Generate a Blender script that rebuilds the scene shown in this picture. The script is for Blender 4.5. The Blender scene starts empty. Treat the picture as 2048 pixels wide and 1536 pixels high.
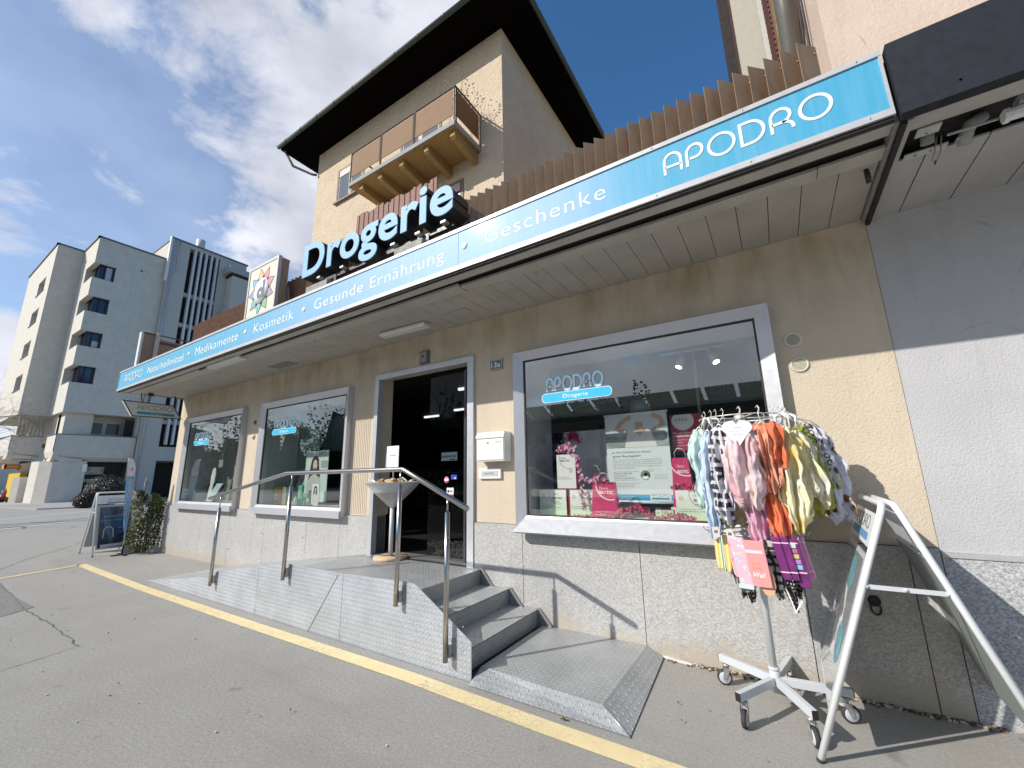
import bpy, bmesh, math, random
from mathutils import Vector, Matrix
R = math.radians
random.seed(7)
scene = bpy.context.scene
COL = scene.collection

# ------------------------------------------------------------------ camera
cam_d = bpy.data.cameras.new('camera')
cam = bpy.data.objects.new('camera', cam_d)
COL.objects.link(cam)
cam_d.sensor_width = 36
cam_d.lens = 821.43 / 2048 * 36
cam_d.clip_start = 0.05
cam_d.clip_end = 2000
rx, ry, rz = ((0.842900, 0.537714, -0.019565), (-0.130855, 0.169583, -0.976790), (-0.521916, 0.825897, 0.213304))
M = Matrix(((rx[0], -ry[0], -rz[0], 0), (rx[1], -ry[1], -rz[1], -3.85), (rx[2], -ry[2], -rz[2], 1.5), (0, 0, 0, 1)))
cam.matrix_world = M
scene.camera = cam

# ------------------------------------------------------------------ light
SUN = Vector((-0.90, -1.17, 1.03)).normalized()      # towards the sun
sun_el = math.asin(SUN.z)
sun_az = math.atan2(SUN.x, SUN.y)
world = bpy.data.worlds.new('World')
scene.world = world
world.use_nodes = True
wn = world.node_tree
wn.nodes.clear()
def W(t, **k):
    n = wn.nodes.new(t)
    for a, b in k.items():
        setattr(n, a, b)
    return n
wo = W('ShaderNodeOutputWorld'); bg = W('ShaderNodeBackground')
sky = W('ShaderNodeTexSky', sky_type='NISHITA', sun_disc=False)
sky.sun_elevation = sun_el
sky.sun_rotation = sun_az
sky.altitude = 400
sky.air_density = 1.0
sky.dust_density = 1.0
sky.ozone_density = 2.2
geo = W('ShaderNodeTexCoord')
def wmath(op, a, b=None, clamp=False):
    n = W('ShaderNodeMath', operation=op, use_clamp=clamp)
    for i, v in enumerate((a, b)):
        if v is None: continue
        if isinstance(v, (int, float)): n.inputs[i].default_value = v
        else: wn.links.new(v, n.inputs[i])
    return n.outputs[0]
def wdot(d, lo, hi, amp=1.0):
    d = Vector(d).normalized()
    n = W('ShaderNodeVectorMath', operation='DOT_PRODUCT')
    wn.links.new(geo.outputs['Generated'], n.inputs[0])
    n.inputs[1].default_value = d
    m = W('ShaderNodeMapRange', interpolation_type='SMOOTHSTEP')
    wn.links.new(n.outputs['Value'], m.inputs[0])
    m.inputs[1].default_value = lo; m.inputs[2].default_value = hi
    m.inputs[3].default_value = 0; m.inputs[4].default_value = amp
    return m.outputs[0]
def ray(u, v):
    x, y = (u - 1024) / 821.43, (v - 768) / 821.43
    return [rx[i] * x + ry[i] * y + rz[i] for i in range(3)]
# cloud banks: the big one stands up-left of the houses, smaller ones lower left and across the street
banks = [(ray(690, 60), .93, .995, .46), (ray(800, 210), .94, .995, .50), (ray(600, 400), .965, .998, .44), (ray(520, 250), .975, .997, .36), (ray(330, 20), .97, .995, .22),
         (ray(-60, 520), .99, .999, .40), (ray(-30, 760), .98, .999, .5), (ray(290, 350), .992, .9995, .30), (ray(30, 30), .98, .999, .16), (ray(470, 520), .985, .999, .34),
         ((-.35, -.85, .38), .80, .97, .46), ((-.26, -.93, .26), .86, .985, .50), ((-.62, -.72, .30), .9, .99, .45), ((-.25, -.9, .42), .93, .995, .5), ((-.8, -.45, .25), .93, .99, .5), ((-.5, -.6, .6), .93, .99, .45), ((.3, -.9, .5), .93, .99, .4), ((-.98, .1, .25), .93, .99, .3)]
acc = None
for d, lo, hi, amp in banks:
    o = wdot(d, lo, hi, amp)
    acc = o if acc is None else wmath('MAXIMUM', acc, o)
mp = W('ShaderNodeMapping'); mp.inputs['Scale'].default_value = (1, 1, 1.7)
wn.links.new(geo.outputs['Generated'], mp.inputs[0])
nz = W('ShaderNodeTexNoise'); nz.inputs['Scale'].default_value = 3.4; nz.inputs['Detail'].default_value = 12; nz.inputs['Roughness'].default_value = .62
nz.inputs['Distortion'].default_value = .35
wn.links.new(mp.outputs[0], nz.inputs['Vector'])
dens = wmath('ADD', acc, nz.outputs[0])
mr = W('ShaderNodeMapRange', interpolation_type='SMOOTHSTEP')
wn.links.new(dens, mr.inputs[0])
mr.inputs[1].default_value = .72; mr.inputs[2].default_value = .96; mr.inputs[3].default_value = 0; mr.inputs[4].default_value = .92
nz2 = W('ShaderNodeTexNoise'); nz2.inputs['Scale'].default_value = 5; nz2.inputs['Detail'].default_value = 6
wn.links.new(mp.outputs[0], nz2.inputs['Vector'])
cr = W('ShaderNodeValToRGB')
cr.color_ramp.elements[0].position = .3; cr.color_ramp.elements[0].color = (4.6, 4.75, 5.4, 1)
cr.color_ramp.elements[1].position = .7; cr.color_ramp.elements[1].color = (7.6, 7.7, 8.2, 1)
wn.links.new(nz2.outputs[0], cr.inputs[0])
mx = W('ShaderNodeMix', data_type='RGBA')
veil = wdot(ray(-300, 480), .62, .97, .30)
wn.links.new(wmath('MAXIMUM', mr.outputs[0], veil), mx.inputs[0])
tint = W('ShaderNodeMix', data_type='RGBA', blend_type='MULTIPLY'); tint.inputs[0].default_value = 1
wn.links.new(sky.outputs[0], tint.inputs[6]); tint.inputs[7].default_value = (.95, 1.10, 1.20, 1)
hsv = W('ShaderNodeHueSaturation'); hsv.inputs['Saturation'].default_value = 1.15; hsv.inputs['Value'].default_value = 1.02; wn.links.new(tint.outputs[2], hsv.inputs['Color'])
wn.links.new(hsv.outputs[0], mx.inputs[6]); wn.links.new(cr.outputs[0], mx.inputs[7])
wn.links.new(mx.outputs[2], bg.inputs[0])
bg.inputs[1].default_value = .112
wn.links.new(bg.outputs[0], wo.inputs[0])

sd = bpy.data.lights.new('sun', 'SUN'); sd.energy = 4.3; sd.angle = R(.53); sd.color = (1, .955, .88)
so = bpy.data.objects.new('sun', sd); COL.objects.link(so)
so.rotation_euler = SUN.to_track_quat('Z', 'Y').to_euler()
so.location = (-9, -12, 14)

scene.view_settings.view_transform = 'Standard'
scene.view_settings.look = 'None'
scene.view_settings.exposure = 0.26
scene.view_settings.gamma = 1
scene.cycles.max_bounces = 8
scene.cycles.transparent_max_bounces = 16

# ------------------------------------------------------------------ materials
class NT:
    def __init__(s, name):
        s.m = bpy.data.materials.new(name); s.m.use_nodes = True
        s.t = s.m.node_tree; s.t.nodes.clear()
        s.o = s.n('ShaderNodeOutputMaterial'); s.b = s.n('ShaderNodeBsdfPrincipled')
        s.l(s.b.outputs[0], s.o.inputs[0])
        s.g = s.n('ShaderNodeNewGeometry')
        s.P = s.g.outputs['Position']
    def n(s, t, **k):
        n = s.t.nodes.new(t)
        for a, b in k.items(): setattr(n, a, b)
        return n
    def l(s, a, b): s.t.links.new(a, b)
    def put(s, v, i):
        if isinstance(v, (int, float)): i.default_value = v
        elif isinstance(v, (tuple, list)): i.default_value = tuple(v) + ((1,) if len(v) == 3 and len(i.default_value) == 4 else ())
        else: s.l(v, i)
    def math(s, op, a, b=None, c=None, clamp=False):
        n = s.n('ShaderNodeMath', operation=op, use_clamp=clamp)
        for i, v in enumerate((a, b, c)):
            if v is not None: s.put(v, n.inputs[i])
        return n.outputs[0]
    def noise(s, scale, detail=3, rough=.5, vec=None, dist=0):
        n = s.n('ShaderNodeTexNoise'); s.l(vec or s.P, n.inputs['Vector'])
        n.inputs['Scale'].default_value = scale; n.inputs['Detail'].default_value = detail
        n.inputs['Roughness'].default_value = rough; n.inputs['Distortion'].default_value = dist
        return n.outputs[0]
    def vor(s, scale, feat='F1', out='Distance', vec=None):
        n = s.n('ShaderNodeTexVoronoi', feature=feat); s.l(vec or s.P, n.inputs['Vector'])
        n.inputs['Scale'].default_value = scale
        return n.outputs[out]
    def map(s, sc=(1, 1, 1), rot=(0, 0, 0), vec=None, loc=(0, 0, 0)):
        n = s.n('ShaderNodeMapping'); s.l(vec or s.P, n.inputs[0])
        n.inputs['Scale'].default_value = sc; n.inputs['Rotation'].default_value = rot; n.inputs['Location'].default_value = loc
        return n.outputs[0]
    def ramp(s, f, *st, interp='LINEAR'):
        n = s.n('ShaderNodeValToRGB'); s.l(f, n.inputs[0]); e = n.color_ramp.elements
        n.color_ramp.interpolation = interp
        while len(e) < len(st): e.new(.5)
        for i, (p, c) in enumerate(st):
            e[i].position = p
            e[i].color = (c, c, c, 1) if isinstance(c, (int, float)) else tuple(c) + (1,)
        return n.outputs[0]
    def mr(s, f, a, b, c=0., d=1., sm=False):
        n = s.n('ShaderNodeMapRange'); s.l(f, n.inputs[0])
        if sm: n.interpolation_type = 'SMOOTHSTEP'
        for i, v in enumerate((a, b, c, d)): n.inputs[i + 1].default_value = v
        return n.outputs[0]
    def mix(s, f, a, b, mode='MIX'):
        n = s.n('ShaderNodeMix', data_type='RGBA', blend_type=mode)
        s.put(f, n.inputs[0]); s.put(a, n.inputs[6]); s.put(b, n.inputs[7])
        return n.outputs[2]
    def sep(s, vec=None):
        n = s.n('ShaderNodeSeparateXYZ'); s.l(vec or s.P, n.inputs[0])
        return n.outputs
    def bump(s, h, st=.3, dist=.01):
        n = s.n('ShaderNodeBump'); s.put(h, n.inputs['Height'])
        n.inputs['Strength'].default_value = st; n.inputs['Distance'].default_value = dist
        s.l(n.outputs[0], s.b.inputs['Normal'])
        return n
    def set(s, col=None, rough=None, metal=None, **k):
        if col is not None: s.put(col, s.b.inputs['Base Color'])
        if rough is not None: s.put(rough, s.b.inputs['Roughness'])
        if metal is not None: s.put(metal, s.b.inputs['Metallic'])
        for a, v in k.items(): s.put(v, s.b.inputs[a.replace('_', ' ')])
        return s
MC = {}
def mat(name, col, rough=.6, metal=0., var=.06, vs=9., bump=0., bs=60., coat=0., fine=0.):
    """painted / plain surface: slight large-scale colour variation plus optional fine bump"""
    if name in MC: return MC[name]
    t = NT(name)
    lo = tuple(c * (1 - var) for c in col); hi = tuple(min(1, c * (1 + var)) for c in col)
    f = t.noise(vs, 4, .6)
    t.set(t.mix(t.mr(f, .3, .7), lo, hi), t.mr(t.noise(vs * 2.3, 3), .3, .7, rough * .85, min(1, rough * 1.15)), metal)
    if coat: t.set(Coat_Weight=coat, Coat_Roughness=.08)
    if bump: t.bump(t.noise(bs, 4), bump, .004)
    MC[name] = t.m
    return t.m
def matte(m, v=.12):
    for n in m.node_tree.nodes:
        if n.type == 'BSDF_PRINCIPLED': n.inputs['Specular IOR Level'].default_value = v
    return m
def emat(name, col, st):
    if name in MC: return MC[name]
    t = NT(name); t.set(col, .5); t.put(col, t.b.inputs['Emission Color']); t.b.inputs['Emission Strength'].default_value = st
    MC[name] = t.m; return t.m

def m_stucco(name, col, dark, bs=55, bst=.5, stain=True, top=3.4, streak=.5, band=0, pits=(.58, .68, .28), bd=.012):
    t = NT(name)
    n1 = t.noise(1.7, 5, .62); n2 = t.noise(bs, 3, .55); n3 = t.noise(6, 4, .6)
    c = t.mix(t.mr(n1, .35, .7), tuple(x * .93 for x in col), tuple(min(1, x * 1.05) for x in col))
    pit = t.mr(t.noise(bs * .55, 3, .6, t.map((1, 1, 1.8), (0, .5, 0))), pits[0], pits[1])
    c = t.mix(t.math('MULTIPLY', pit, pits[2]), c, tuple(x * .62 for x in col))
    if stain:
        xyz = t.sep()
        up = t.mr(xyz[2], top - .95, top, 0, 1, True)
        sn = t.noise(2.4, 6, .65, t.map((1.2, 1.2, .55)))
        f = t.math('MULTIPLY', t.mr(sn, .38, .68, 0, 1, True), up)
        dr = t.mr(t.noise(14, 4, .6, t.map((1, 1, .10))), .52, .72)
        f2 = t.math('MULTIPLY', dr, t.math('MULTIPLY', up, .35))
        c = t.mix(t.math('ADD', t.math('MULTIPLY', f, streak), f2, clamp=True), c, dark)
    c = t.mix(t.mr(t.noise(7, 5, .65, t.map((1, 1, .07), loc=(3, 1, 0))), .54, .74, 0, .20), c, tuple(x * .55 for x in col))
    hc = t.vor(.55, 'DISTANCE_TO_EDGE', vec=t.map((1, 1, 1.3), loc=(.4, 0, .2))); c = t.mix(t.math('MULTIPLY', t.mr(t.math('ADD', hc, t.math('MULTIPLY', t.noise(9, 4), .010)), .0085, .0065, 0, .35), t.mr(n3, .5, .6)), c, tuple(x * .4 for x in col))
    t.set(c, .9)
    t.bump(t.math('ADD', n2, t.math('MULTIPLY', t.noise(bs * 2.4, 2), .5)), bst, bd)
    return t.m
M_WALL = m_stucco('cream_plaster', (.60, .51, .39), (.34, .27, .16), streak=.7)
M_HOUSE = m_stucco('yellow_render', (.62, .50, .36), (.3, .25, .14), bs=13, bst=1.0, stain=False, pits=(.53, .66, .26), bd=.04)
M_GREYW = m_stucco('grey_render', (.50, .495, .505), (.3, .3, .3), bs=70, bst=.45, stain=False)
M_PEACH = m_stucco('peach_render', (.60, .475, .385), (.4, .3, .22), bs=26, bst=.4, stain=False)
M_BLOCK = m_stucco('white_grey_render', (.60, .565, .50), (.3, .3, .28), bs=6, bst=.15, stain=False)

def m_granite(name, a, b, dirt=True):
    t = NT(name)
    v = t.map((1.0, 1.0, 1.5), (.0, .6, .0))
    n = t.noise(66, 3, .66, v, .6); n2 = t.noise(170, 2)
    f = t.math('ADD', t.math('MULTIPLY', n, .75), t.math('MULTIPLY', n2, .25))
    c = t.ramp(f, (.40, a), (.50, tuple((x + y) / 2 for x, y in zip(a, b))), (.60, b))
    c = t.mix(t.mr(t.noise(1.3, 4), .35, .7, 0, .25), c, tuple(x * .8 for x in a))
    if dirt:
        z = t.sep()[2]
        sn = t.math('ADD', t.noise(5, 5, .6, t.map((1, 1, .6))), t.mr(z, .0, .34, .42, -.35))
        c = t.mix(t.mr(sn, .50, .78, 0, .75, True), c, (.42, .365, .285))
        c = t.mix(t.mr(t.noise(11, 4, .6, t.map((1, 1, .09))), .56, .72, 0, .22), c, (.25, .24, .22))
        sp = t.mr(t.noise(9, 5, .6), .62, .70)
        c = t.mix(t.math('MULTIPLY', sp, .15), c, (.22, .22, .18))
    t.set(c, .55); t.bump(f, .12, .003)
    return t.m
M_GRAN = m_granite('granite_slab', (.31, .307, .298), (.56, .55, .53))
M_GRAN2 = m_granite('granite_slab_dark', (.25, .252, .26), (.60, .60, .60), False)

def m_asphalt():
    t = NT('asphalt')
    n = t.noise(130, 2, .6); n2 = t.noise(2.1, 6, .6); n3 = t.noise(.35, 4)
    n = t.math('ADD', t.math('MULTIPLY', n, .55), t.math('MULTIPLY', t.noise(52, 3, .65), .45)); base = t.ramp(n, (.34, (.21, .198, .176)), (.5, (.338, .322, .29)), (.66, (.48, .46, .42)))
    c = t.mix(t.mr(n2, .35, .7, 0, .35), base, (.25, .238, .22))
    c = t.mix(t.mr(n3, .42, .60, 0, .35), c, (.36, .345, .32))
    c = t.mix(t.mr(t.noise(1.1, 4, .6, t.map((.25, 1.6, 1), (0, 0, .25))), .55, .70, 0, .35), c, (.235, .222, .205))
    c = t.mix(t.mr(t.noise(42, 2), .75, .78, 0, .4), c, (.09, .085, .08))
    c = t.mix(t.mr(t.vor(4.3), .022, .012, 0, .8), c, (.62, .60, .55))
    # oil spots and old stains
    c = t.mix(t.mr(t.noise(3.3, 3, .5, t.map((1, 1, 1), loc=(4, 2, 0))), .68, .74, 0, .45), c, (.12, .115, .11))
    t.set(c, .88)
    t.bump(t.math('ADD', n, t.noise(420, 2)), .55, .006)
    return t.m
M_ASPH = m_asphalt()
def m_patch():
    t = NT('asphalt_patch')
    n = t.noise(60, 3, .7)
    t.set(t.ramp(n, (.3, (.12, .115, .11)), (.5, (.21, .205, .19)), (.7, (.36, .35, .33))), .9)
    t.bump(n, .8, .01)
    return t.m
M_PATCH = m_patch()
def m_paint(name, col, under=(.30, .29, .27)):
    t = NT(name)
    cr = t.vor(13, 'DISTANCE_TO_EDGE', vec=t.map((1, 1.6, 1), (0, 0, .5)))
    n = t.noise(70, 4, .65)
    w = t.mr(n, .62, .72, 0, .8)
    k = t.mr(cr, .030, .008, 0, .75)
    f = t.math('MAXIMUM', w, t.math('MULTIPLY', k, t.mr(t.noise(1.7, 3), .40, .60)))
    c = t.mix(t.mr(t.noise(6, 4), .3, .7), tuple(x * .86 for x in col), col)
    t.set(t.mix(f, c, under), .75); t.bump(t.noise(150, 2), .5, .004)
    return t.m
M_YEL = m_paint('yellow_line_paint', (.80, .655, .36))
M_WHL = m_paint('white_line_paint', (.72, .72, .70))

def m_tread(name, ax, pitch=.040, col=(.47, .48, .485), ang=45):
    """galvanised chequer plate: raised lozenges turned alternately left and right"""
    t = NT(name); xyz = t.sep()
    A, B = xyz['XYZ'.index(ax[0])], xyz['XYZ'.index(ax[1])]
    a = t.math('MULTIPLY', A, 1 / pitch); b = t.math('MULTIPLY', B, 1 / pitch)
    ia = t.math('FLOOR', a); ib = t.math('FLOOR', b)
    par = t.math('SUBTRACT', t.math('MULTIPLY', t.math('FLOORED_MODULO', t.math('ADD', ia, ib), 2), 2), 1)
    fa = t.math('SUBTRACT', t.math('FRACT', a), .5); fb = t.math('SUBTRACT', t.math('FRACT', b), .5)
    fb = t.math('MULTIPLY', fb, par)
    u = t.math('MULTIPLY', t.math('ADD', fa, fb), .7071); v = t.math('MULTIPLY', t.math('SUBTRACT', fa, fb), .7071)
    e = t.math('ADD', t.math('POWER', t.math('DIVIDE', u, .44), 2), t.math('POWER', t.math('DIVIDE', v, .14), 2))
    h = t.mr(e, 1.15, .35, 0, 1, True)
    w = t.noise(3, 5, .6); w2 = t.noise(40, 3)
    c = t.mix(t.mr(w, .35, .7), tuple(x * .84 for x in col), tuple(x * 1.1 for x in col))
    c = t.mix(t.math('MULTIPLY', t.mr(w2, .45, .7), .25), c, (.36, .36, .35))
    c = t.mix(t.math('MULTIPLY', h, .5), c, tuple(min(1, x * 1.45) for x in col))
    t.set(c, t.mr(w2, .3, .7, .42, .62), .55)
    t.bump(h, 1., .006)
    return t.m
M_TR_XZ = m_tread('chequer_plate_side', 'XZ', .040, (.56, .59, .63)); M_TR_XY = m_tread('chequer_plate_top', 'XY'); M_TR_YZ = m_tread('chequer_plate_riser', 'YZ', col=(.36, .37, .36))
def m_steel():
    t = NT('brushed_stainless'); n = t.noise(30, 3, .6, t.map((1, 1, .1)))
    t.set((.50, .48, .45), .24, 1.0); return t.m
M_STEEL = m_steel()
M_ALU = mat('anodised_aluminium', (.52, .53, .56), .38, .35, var=.03)
M_ALUE = mat('white_aluminium_trim', (.50, .50, .50), .42, .2, var=.05)
M_WHITE = mat('white_powder_coat', (.76, .78, .80), .35, coat=.3, var=.03)
M_GREYP = mat('light_grey_powder_coat', (.52, .545, .57), .38, coat=.2, var=.03)
M_GALV = mat('galvanised_bracket', (.42, .41, .40), .45, .6, var=.2, vs=30)
M_BLACK = mat('black_plastic', (.018, .018, .02), .45)
M_RUB = mat('dark_rubber', (.035, .034, .033), .7)
M_DARK = mat('dark_gap', (.02, .018, .016), .8)
def m_glass(name, tint=(1, 1, 1), r=.0, f0=.21):
    t = NT(name); t.t.nodes.remove(t.b)
    tr = t.n('ShaderNodeBsdfTransparent'); tr.inputs[0].default_value = tint + (1,)
    gl = t.n('ShaderNodeBsdfGlossy'); gl.inputs['Roughness'].default_value = r; gl.inputs[0].default_value = (.95, 1, .98, 1)
    dt = t.n('ShaderNodeVectorMath', operation='DOT_PRODUCT'); t.l(t.g.outputs['Incoming'], dt.inputs[0]); t.l(t.g.outputs['Normal'], dt.inputs[1])
    cs_ = t.math('SUBTRACT', 1, t.math('ABSOLUTE', dt.outputs['Value'])); fr = t.math('ADD', f0, t.math('MULTIPLY', t.math('POWER', cs_, 4.5), 1 - f0), clamp=True)
    mxs = t.n('ShaderNodeMixShader')
    t.l(fr, mxs.inputs[0]); t.l(tr.outputs[0], mxs.inputs[1]); t.l(gl.outputs[0], mxs.inputs[2]); t.l(mxs.outputs[0], t.o.inputs[0])
    return t.m
M_GLASS = m_glass('shop_window_glass', (.93, .97, .95))

# ------------------------------------------------------------------ mesh building
class MB:
    def __init__(s): s.v = []; s.f = []; s.mi = []; s.sm = []; s.k = 0; s.smooth = False
    def mat(s, k): s.k = k; return s
    def face(s, idx):
        s.f.append(tuple(idx)); s.mi.append(s.k); s.sm.append(s.smooth)
    def add(s, vs, fs):
        o = len(s.v); s.v += [Vector(v) for v in vs]
        for f in fs: s.face([i + o for i in f])
        return s
    def box(s, x0, x1, y0, y1, z0, z1):
        if x0 > x1: x0, x1 = x1, x0
        if y0 > y1: y0, y1 = y1, y0
        if z0 > z1: z0, z1 = z1, z0
        return s.add([(x0, y0, z0), (x1, y0, z0), (x1, y1, z0), (x0, y1, z0), (x0, y0, z1), (x1, y0, z1), (x1, y1, z1), (x0, y1, z1)],
                     [(0, 3, 2, 1), (4, 5, 6, 7), (0, 1, 5, 4), (1, 2, 6, 5), (2, 3, 7, 6), (3, 0, 4, 7)])
    def obox(s, c, u, v, w):
        """box from centre and three half-extent vectors"""
        c, u, v, w = map(Vector, (c, u, v, w)); p = []
        for k in (-1, 1):
            for a, b in ((-1, -1), (1, -1), (1, 1), (-1, 1)): p.append(c + u * a + v * b + w * k)
        return s.add(p, [(0, 3, 2, 1), (4, 5, 6, 7), (0, 1, 5, 4), (1, 2, 6, 5), (2, 3, 7, 6), (3, 0, 4, 7)])
    def bar(s, a, b, w, h, up=(0, 0, 1)):
        a, b = Vector(a), Vector(b); d = (b - a); L = d.length; d.normalize()
        u = d.cross(Vector(up)); 
        if u.length < 1e-4: u = d.cross(Vector((1, 0, 0)))
        u.normalize(); v = u.cross(d).normalized()
        return s.obox((a + b) / 2, d * L / 2, u * w / 2, v * h / 2)
    def quad(s, *p): return s.add(p, [tuple(range(len(p)))])
    def prism(s, poly, o, u, v, w):
        """extrude 2D polygon (in u,v from origin o) by vector w"""
        o, u, v, w = map(Vector, (o, u, v, w)); n = len(poly)
        a = [o + u * p[0] + v * p[1] for p in poly]; b = [p + w for p in a]
        return s.add(a + b, [tuple(range(n - 1, -1, -1)), tuple(range(n, 2 * n))] + [(i, (i + 1) % n, n + (i + 1) % n, n + i) for i in range(n)])
    def tube(s, pts, r, n=10, cap=True, closed=False):
        pts = [Vector(p) for p in pts]; rs = r if isinstance(r, (list, tuple)) else [r] * len(pts)
        o = len(s.v); m = len(pts); prev = None
        for i, p in enumerate(pts):
            if closed: d = (pts[(i + 1) % m] - pts[i - 1])
            elif i == 0: d = pts[1] - p
            elif i == m - 1: d = p - pts[-2]
            else:
                d = (pts[i + 1] - p).normalized() + (p - pts[i - 1]).normalized()
            d.normalize()
            if prev is None:
                u = d.orthogonal().normalized()
            else:
                u = prev - d * prev.dot(d)
                u = u.normalized() if u.length > 1e-5 else d.orthogonal().normalized()
            prev = u; w = d.cross(u)
            k = 1.0
            if not closed and 0 < i < m - 1:
                cosv = max(.3, (pts[i + 1] - p).normalized().dot(d)); k = 1 / cosv if cosv < .98 else 1
            for j in range(n):
                a = 2 * math.pi * j / n
                s.v.append(p + (u * math.cos(a) + w * math.sin(a)) * rs[i] * (k if k < 1.25 else 1.25))
        sm = s.smooth; s.smooth = True
        for i in range(m if closed else m - 1):
            for j in range(n):
                a = o + i * n; b = o + ((i + 1) % m) * n
                s.face((a + j, a + (j + 1) % n, b + (j + 1) % n, b + j))
        s.smooth = sm
        if cap and not closed:
            s.face([o + j for j in range(n - 1, -1, -1)]); s.face([o + (m - 1) * n + j for j in range(n)])
        return s
    def lathe(s, prof, c, n=24, axis=(0, 0, 1), smooth=True):
        c = Vector(c); ax = Vector(axis).normalized(); u = ax.orthogonal().normalized(); w = ax.cross(u)
        o = len(s.v)
        for r, z in prof:
            for j in range(n):
                a = 2 * math.pi * j / n
                s.v.append(c + ax * z + (u * math.cos(a) + w * math.sin(a)) * max(r, 1e-5))
        sm = s.smooth; s.smooth = smooth
        for i in range(len(prof) - 1):
            for j in range(n):
                s.face((o + i * n + j, o + i * n + (j + 1) % n, o + (i + 1) * n + (j + 1) % n, o + (i + 1) * n + j))
        s.smooth = sm
        if prof[0][0] > 1e-4: s.face([o + j for j in range(n - 1, -1, -1)])
        if prof[-1][0] > 1e-4: s.face([o + (len(prof) - 1) * n + j for j in range(n)])
        return s
    def stroke(s, pts, w, o, u, v, nv, th, closed=False):
        """flat ribbon of width w along 2D pts, lying in plane (o,u,v), thickness th along nv"""
        o, u, v, nv = map(Vector, (o, u, v, nv)); P2 = [Vector(p) for p in pts]; m = len(P2); L = []; Rr = []
        for i in range(m):
            if closed: a, b = P2[i] - P2[i - 1], P2[(i + 1) % m] - P2[i]
            else:
                a = P2[i] - P2[i - 1] if i else P2[1] - P2[0]
                b = P2[i + 1] - P2[i] if i < m - 1 else a
            a = a.normalized(); b = b.normalized(); t = (a + b)
            t = t.normalized() if t.length > 1e-6 else a
            nn = Vector((-t.y, t.x)); k = 1 / max(.5, nn.dot(Vector((-a.y, a.x))))
            L.append(P2[i] + nn * w / 2 * k); Rr.append(P2[i] - nn * w / 2 * k)
        b0 = len(s.v); to = lambda p, z: o + u * p.x + v * p.y + nv * z
        for i in range(m): s.v += [to(L[i], 0), to(Rr[i], 0), to(L[i], th), to(Rr[i], th)]
        for i in range(m if closed else m - 1):
            a = b0 + 4 * i; b = b0 + 4 * ((i + 1) % m)
            s.face((a + 2, a + 3, b + 3, b + 2)); s.face((a, a + 2, b + 2, b)); s.face((a + 1, b + 1, b + 3, a + 3)); s.face((a, b, b + 1, a + 1))
        if not closed:
            s.face((b0, b0 + 1, b0 + 3, b0 + 2)); e = b0 + 4 * (m - 1); s.face((e, e + 2, e + 3, e + 1))
        return s
    def build(s, name, m, parent=None, label=None, cat=None, group=None, kind=None):
        ms = m if isinstance(m, (list, tuple)) else [m]
        me = bpy.data.meshes.new(name)
        if parent is not None: org = Vector(parent['_org']) 
        else:
            xs = [v.x for v in s.v]; ys = [v.y for v in s.v]; zs = [v.z for v in s.v]
            org = Vector(((min(xs) + max(xs)) / 2, (min(ys) + max(ys)) / 2, min(zs)))
        me.from_pydata([tuple(v - org) for v in s.v], [], s.f)
        for x in ms: me.materials.append(x)
        me.polygons.foreach_set('material_index', s.mi)
        me.polygons.foreach_set('use_smooth', s.sm)
        me.update()
        bm = bmesh.new(); bm.from_mesh(me); bmesh.ops.recalc_face_normals(bm, faces=bm.faces); bm.to_mesh(me); bm.free()
        ob = bpy.data.objects.new(name, me); COL.objects.link(ob)
        ob['_org'] = list(org)
        if parent is not None: ob.parent = parent
        else: ob.location = org
        if label: ob['label'] = label
        if cat: ob['category'] = cat
        if group: ob['group'] = group
        if kind: ob['kind'] = kind
        return ob
def thing(name, label, cat, loc, group=None):
    o = bpy.data.objects.new(name, None); COL.objects.link(o); o.location = loc; o['_org'] = list(loc)
    o.empty_display_size = .1
    o['label'] = label; o['category'] = cat
    if group: o['group'] = group
    return o
def bevel(ob, w=.004, seg=2):
    b = ob.modifiers.new('bevel', 'BEVEL'); b.width = w; b.segments = seg; b.limit_method = 'ANGLE'; b.angle_limit = R(40)
    return ob
# ------------------------------------------------------------------ lettering
def text_geo(s, bold=0., res=3, space=1.0):
    c = bpy.data.curves.new('t', 'FONT'); c.body = s; c.size = 1; c.offset = bold; c.resolution_u = res; c.space_character = space
    c.fill_mode = 'BOTH'; c.extrude = .5
    o = bpy.data.objects.new('t', c); COL.objects.link(o)
    dg = bpy.context.evaluated_depsgraph_get(); dg.update()
    me = bpy.data.meshes.new_from_object(o.evaluated_get(dg))
    V = [v.co.copy() for v in me.vertices]; F = [tuple(p.vertices) for p in me.polygons]
    bpy.data.objects.remove(o); bpy.data.curves.remove(c); bpy.data.meshes.remove(me)
    return V, F
CAP = .73
def add_text(mb, s, o, u, v, nv, width, cap, th=.002, bold=0., res=3, space=1.0, fixed=None, slant=0):
    """write s with its lower-left corner of the baseline at o; capital height cap, total width width (or natural if None)"""
    V, F = text_geo(s, bold, res, space)
    if not V: return
    x0 = min(p.x for p in V); x1 = max(p.x for p in V)
    sy = cap / CAP; sx = (width / (x1 - x0)) if width else sy * (fixed or 1)
    o, u, v, nv = map(Vector, (o, u, v, nv))
    mb.add([o + u * ((p.x - x0) * sx + slant * p.y * sy) + v * (p.y * sy) + nv * ((p.z + .5) * th) for p in V], F)
    return (x1 - x0) * sx
def arc(cx, cy, r, a0, a1, n=10, ry=None):
    ry = ry or r
    return [(cx + r * math.cos(R(a0 + (a1 - a0) * i / n)), cy + ry * math.sin(R(a0 + (a1 - a0) * i / n))) for i in range(n + 1)]
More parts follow.
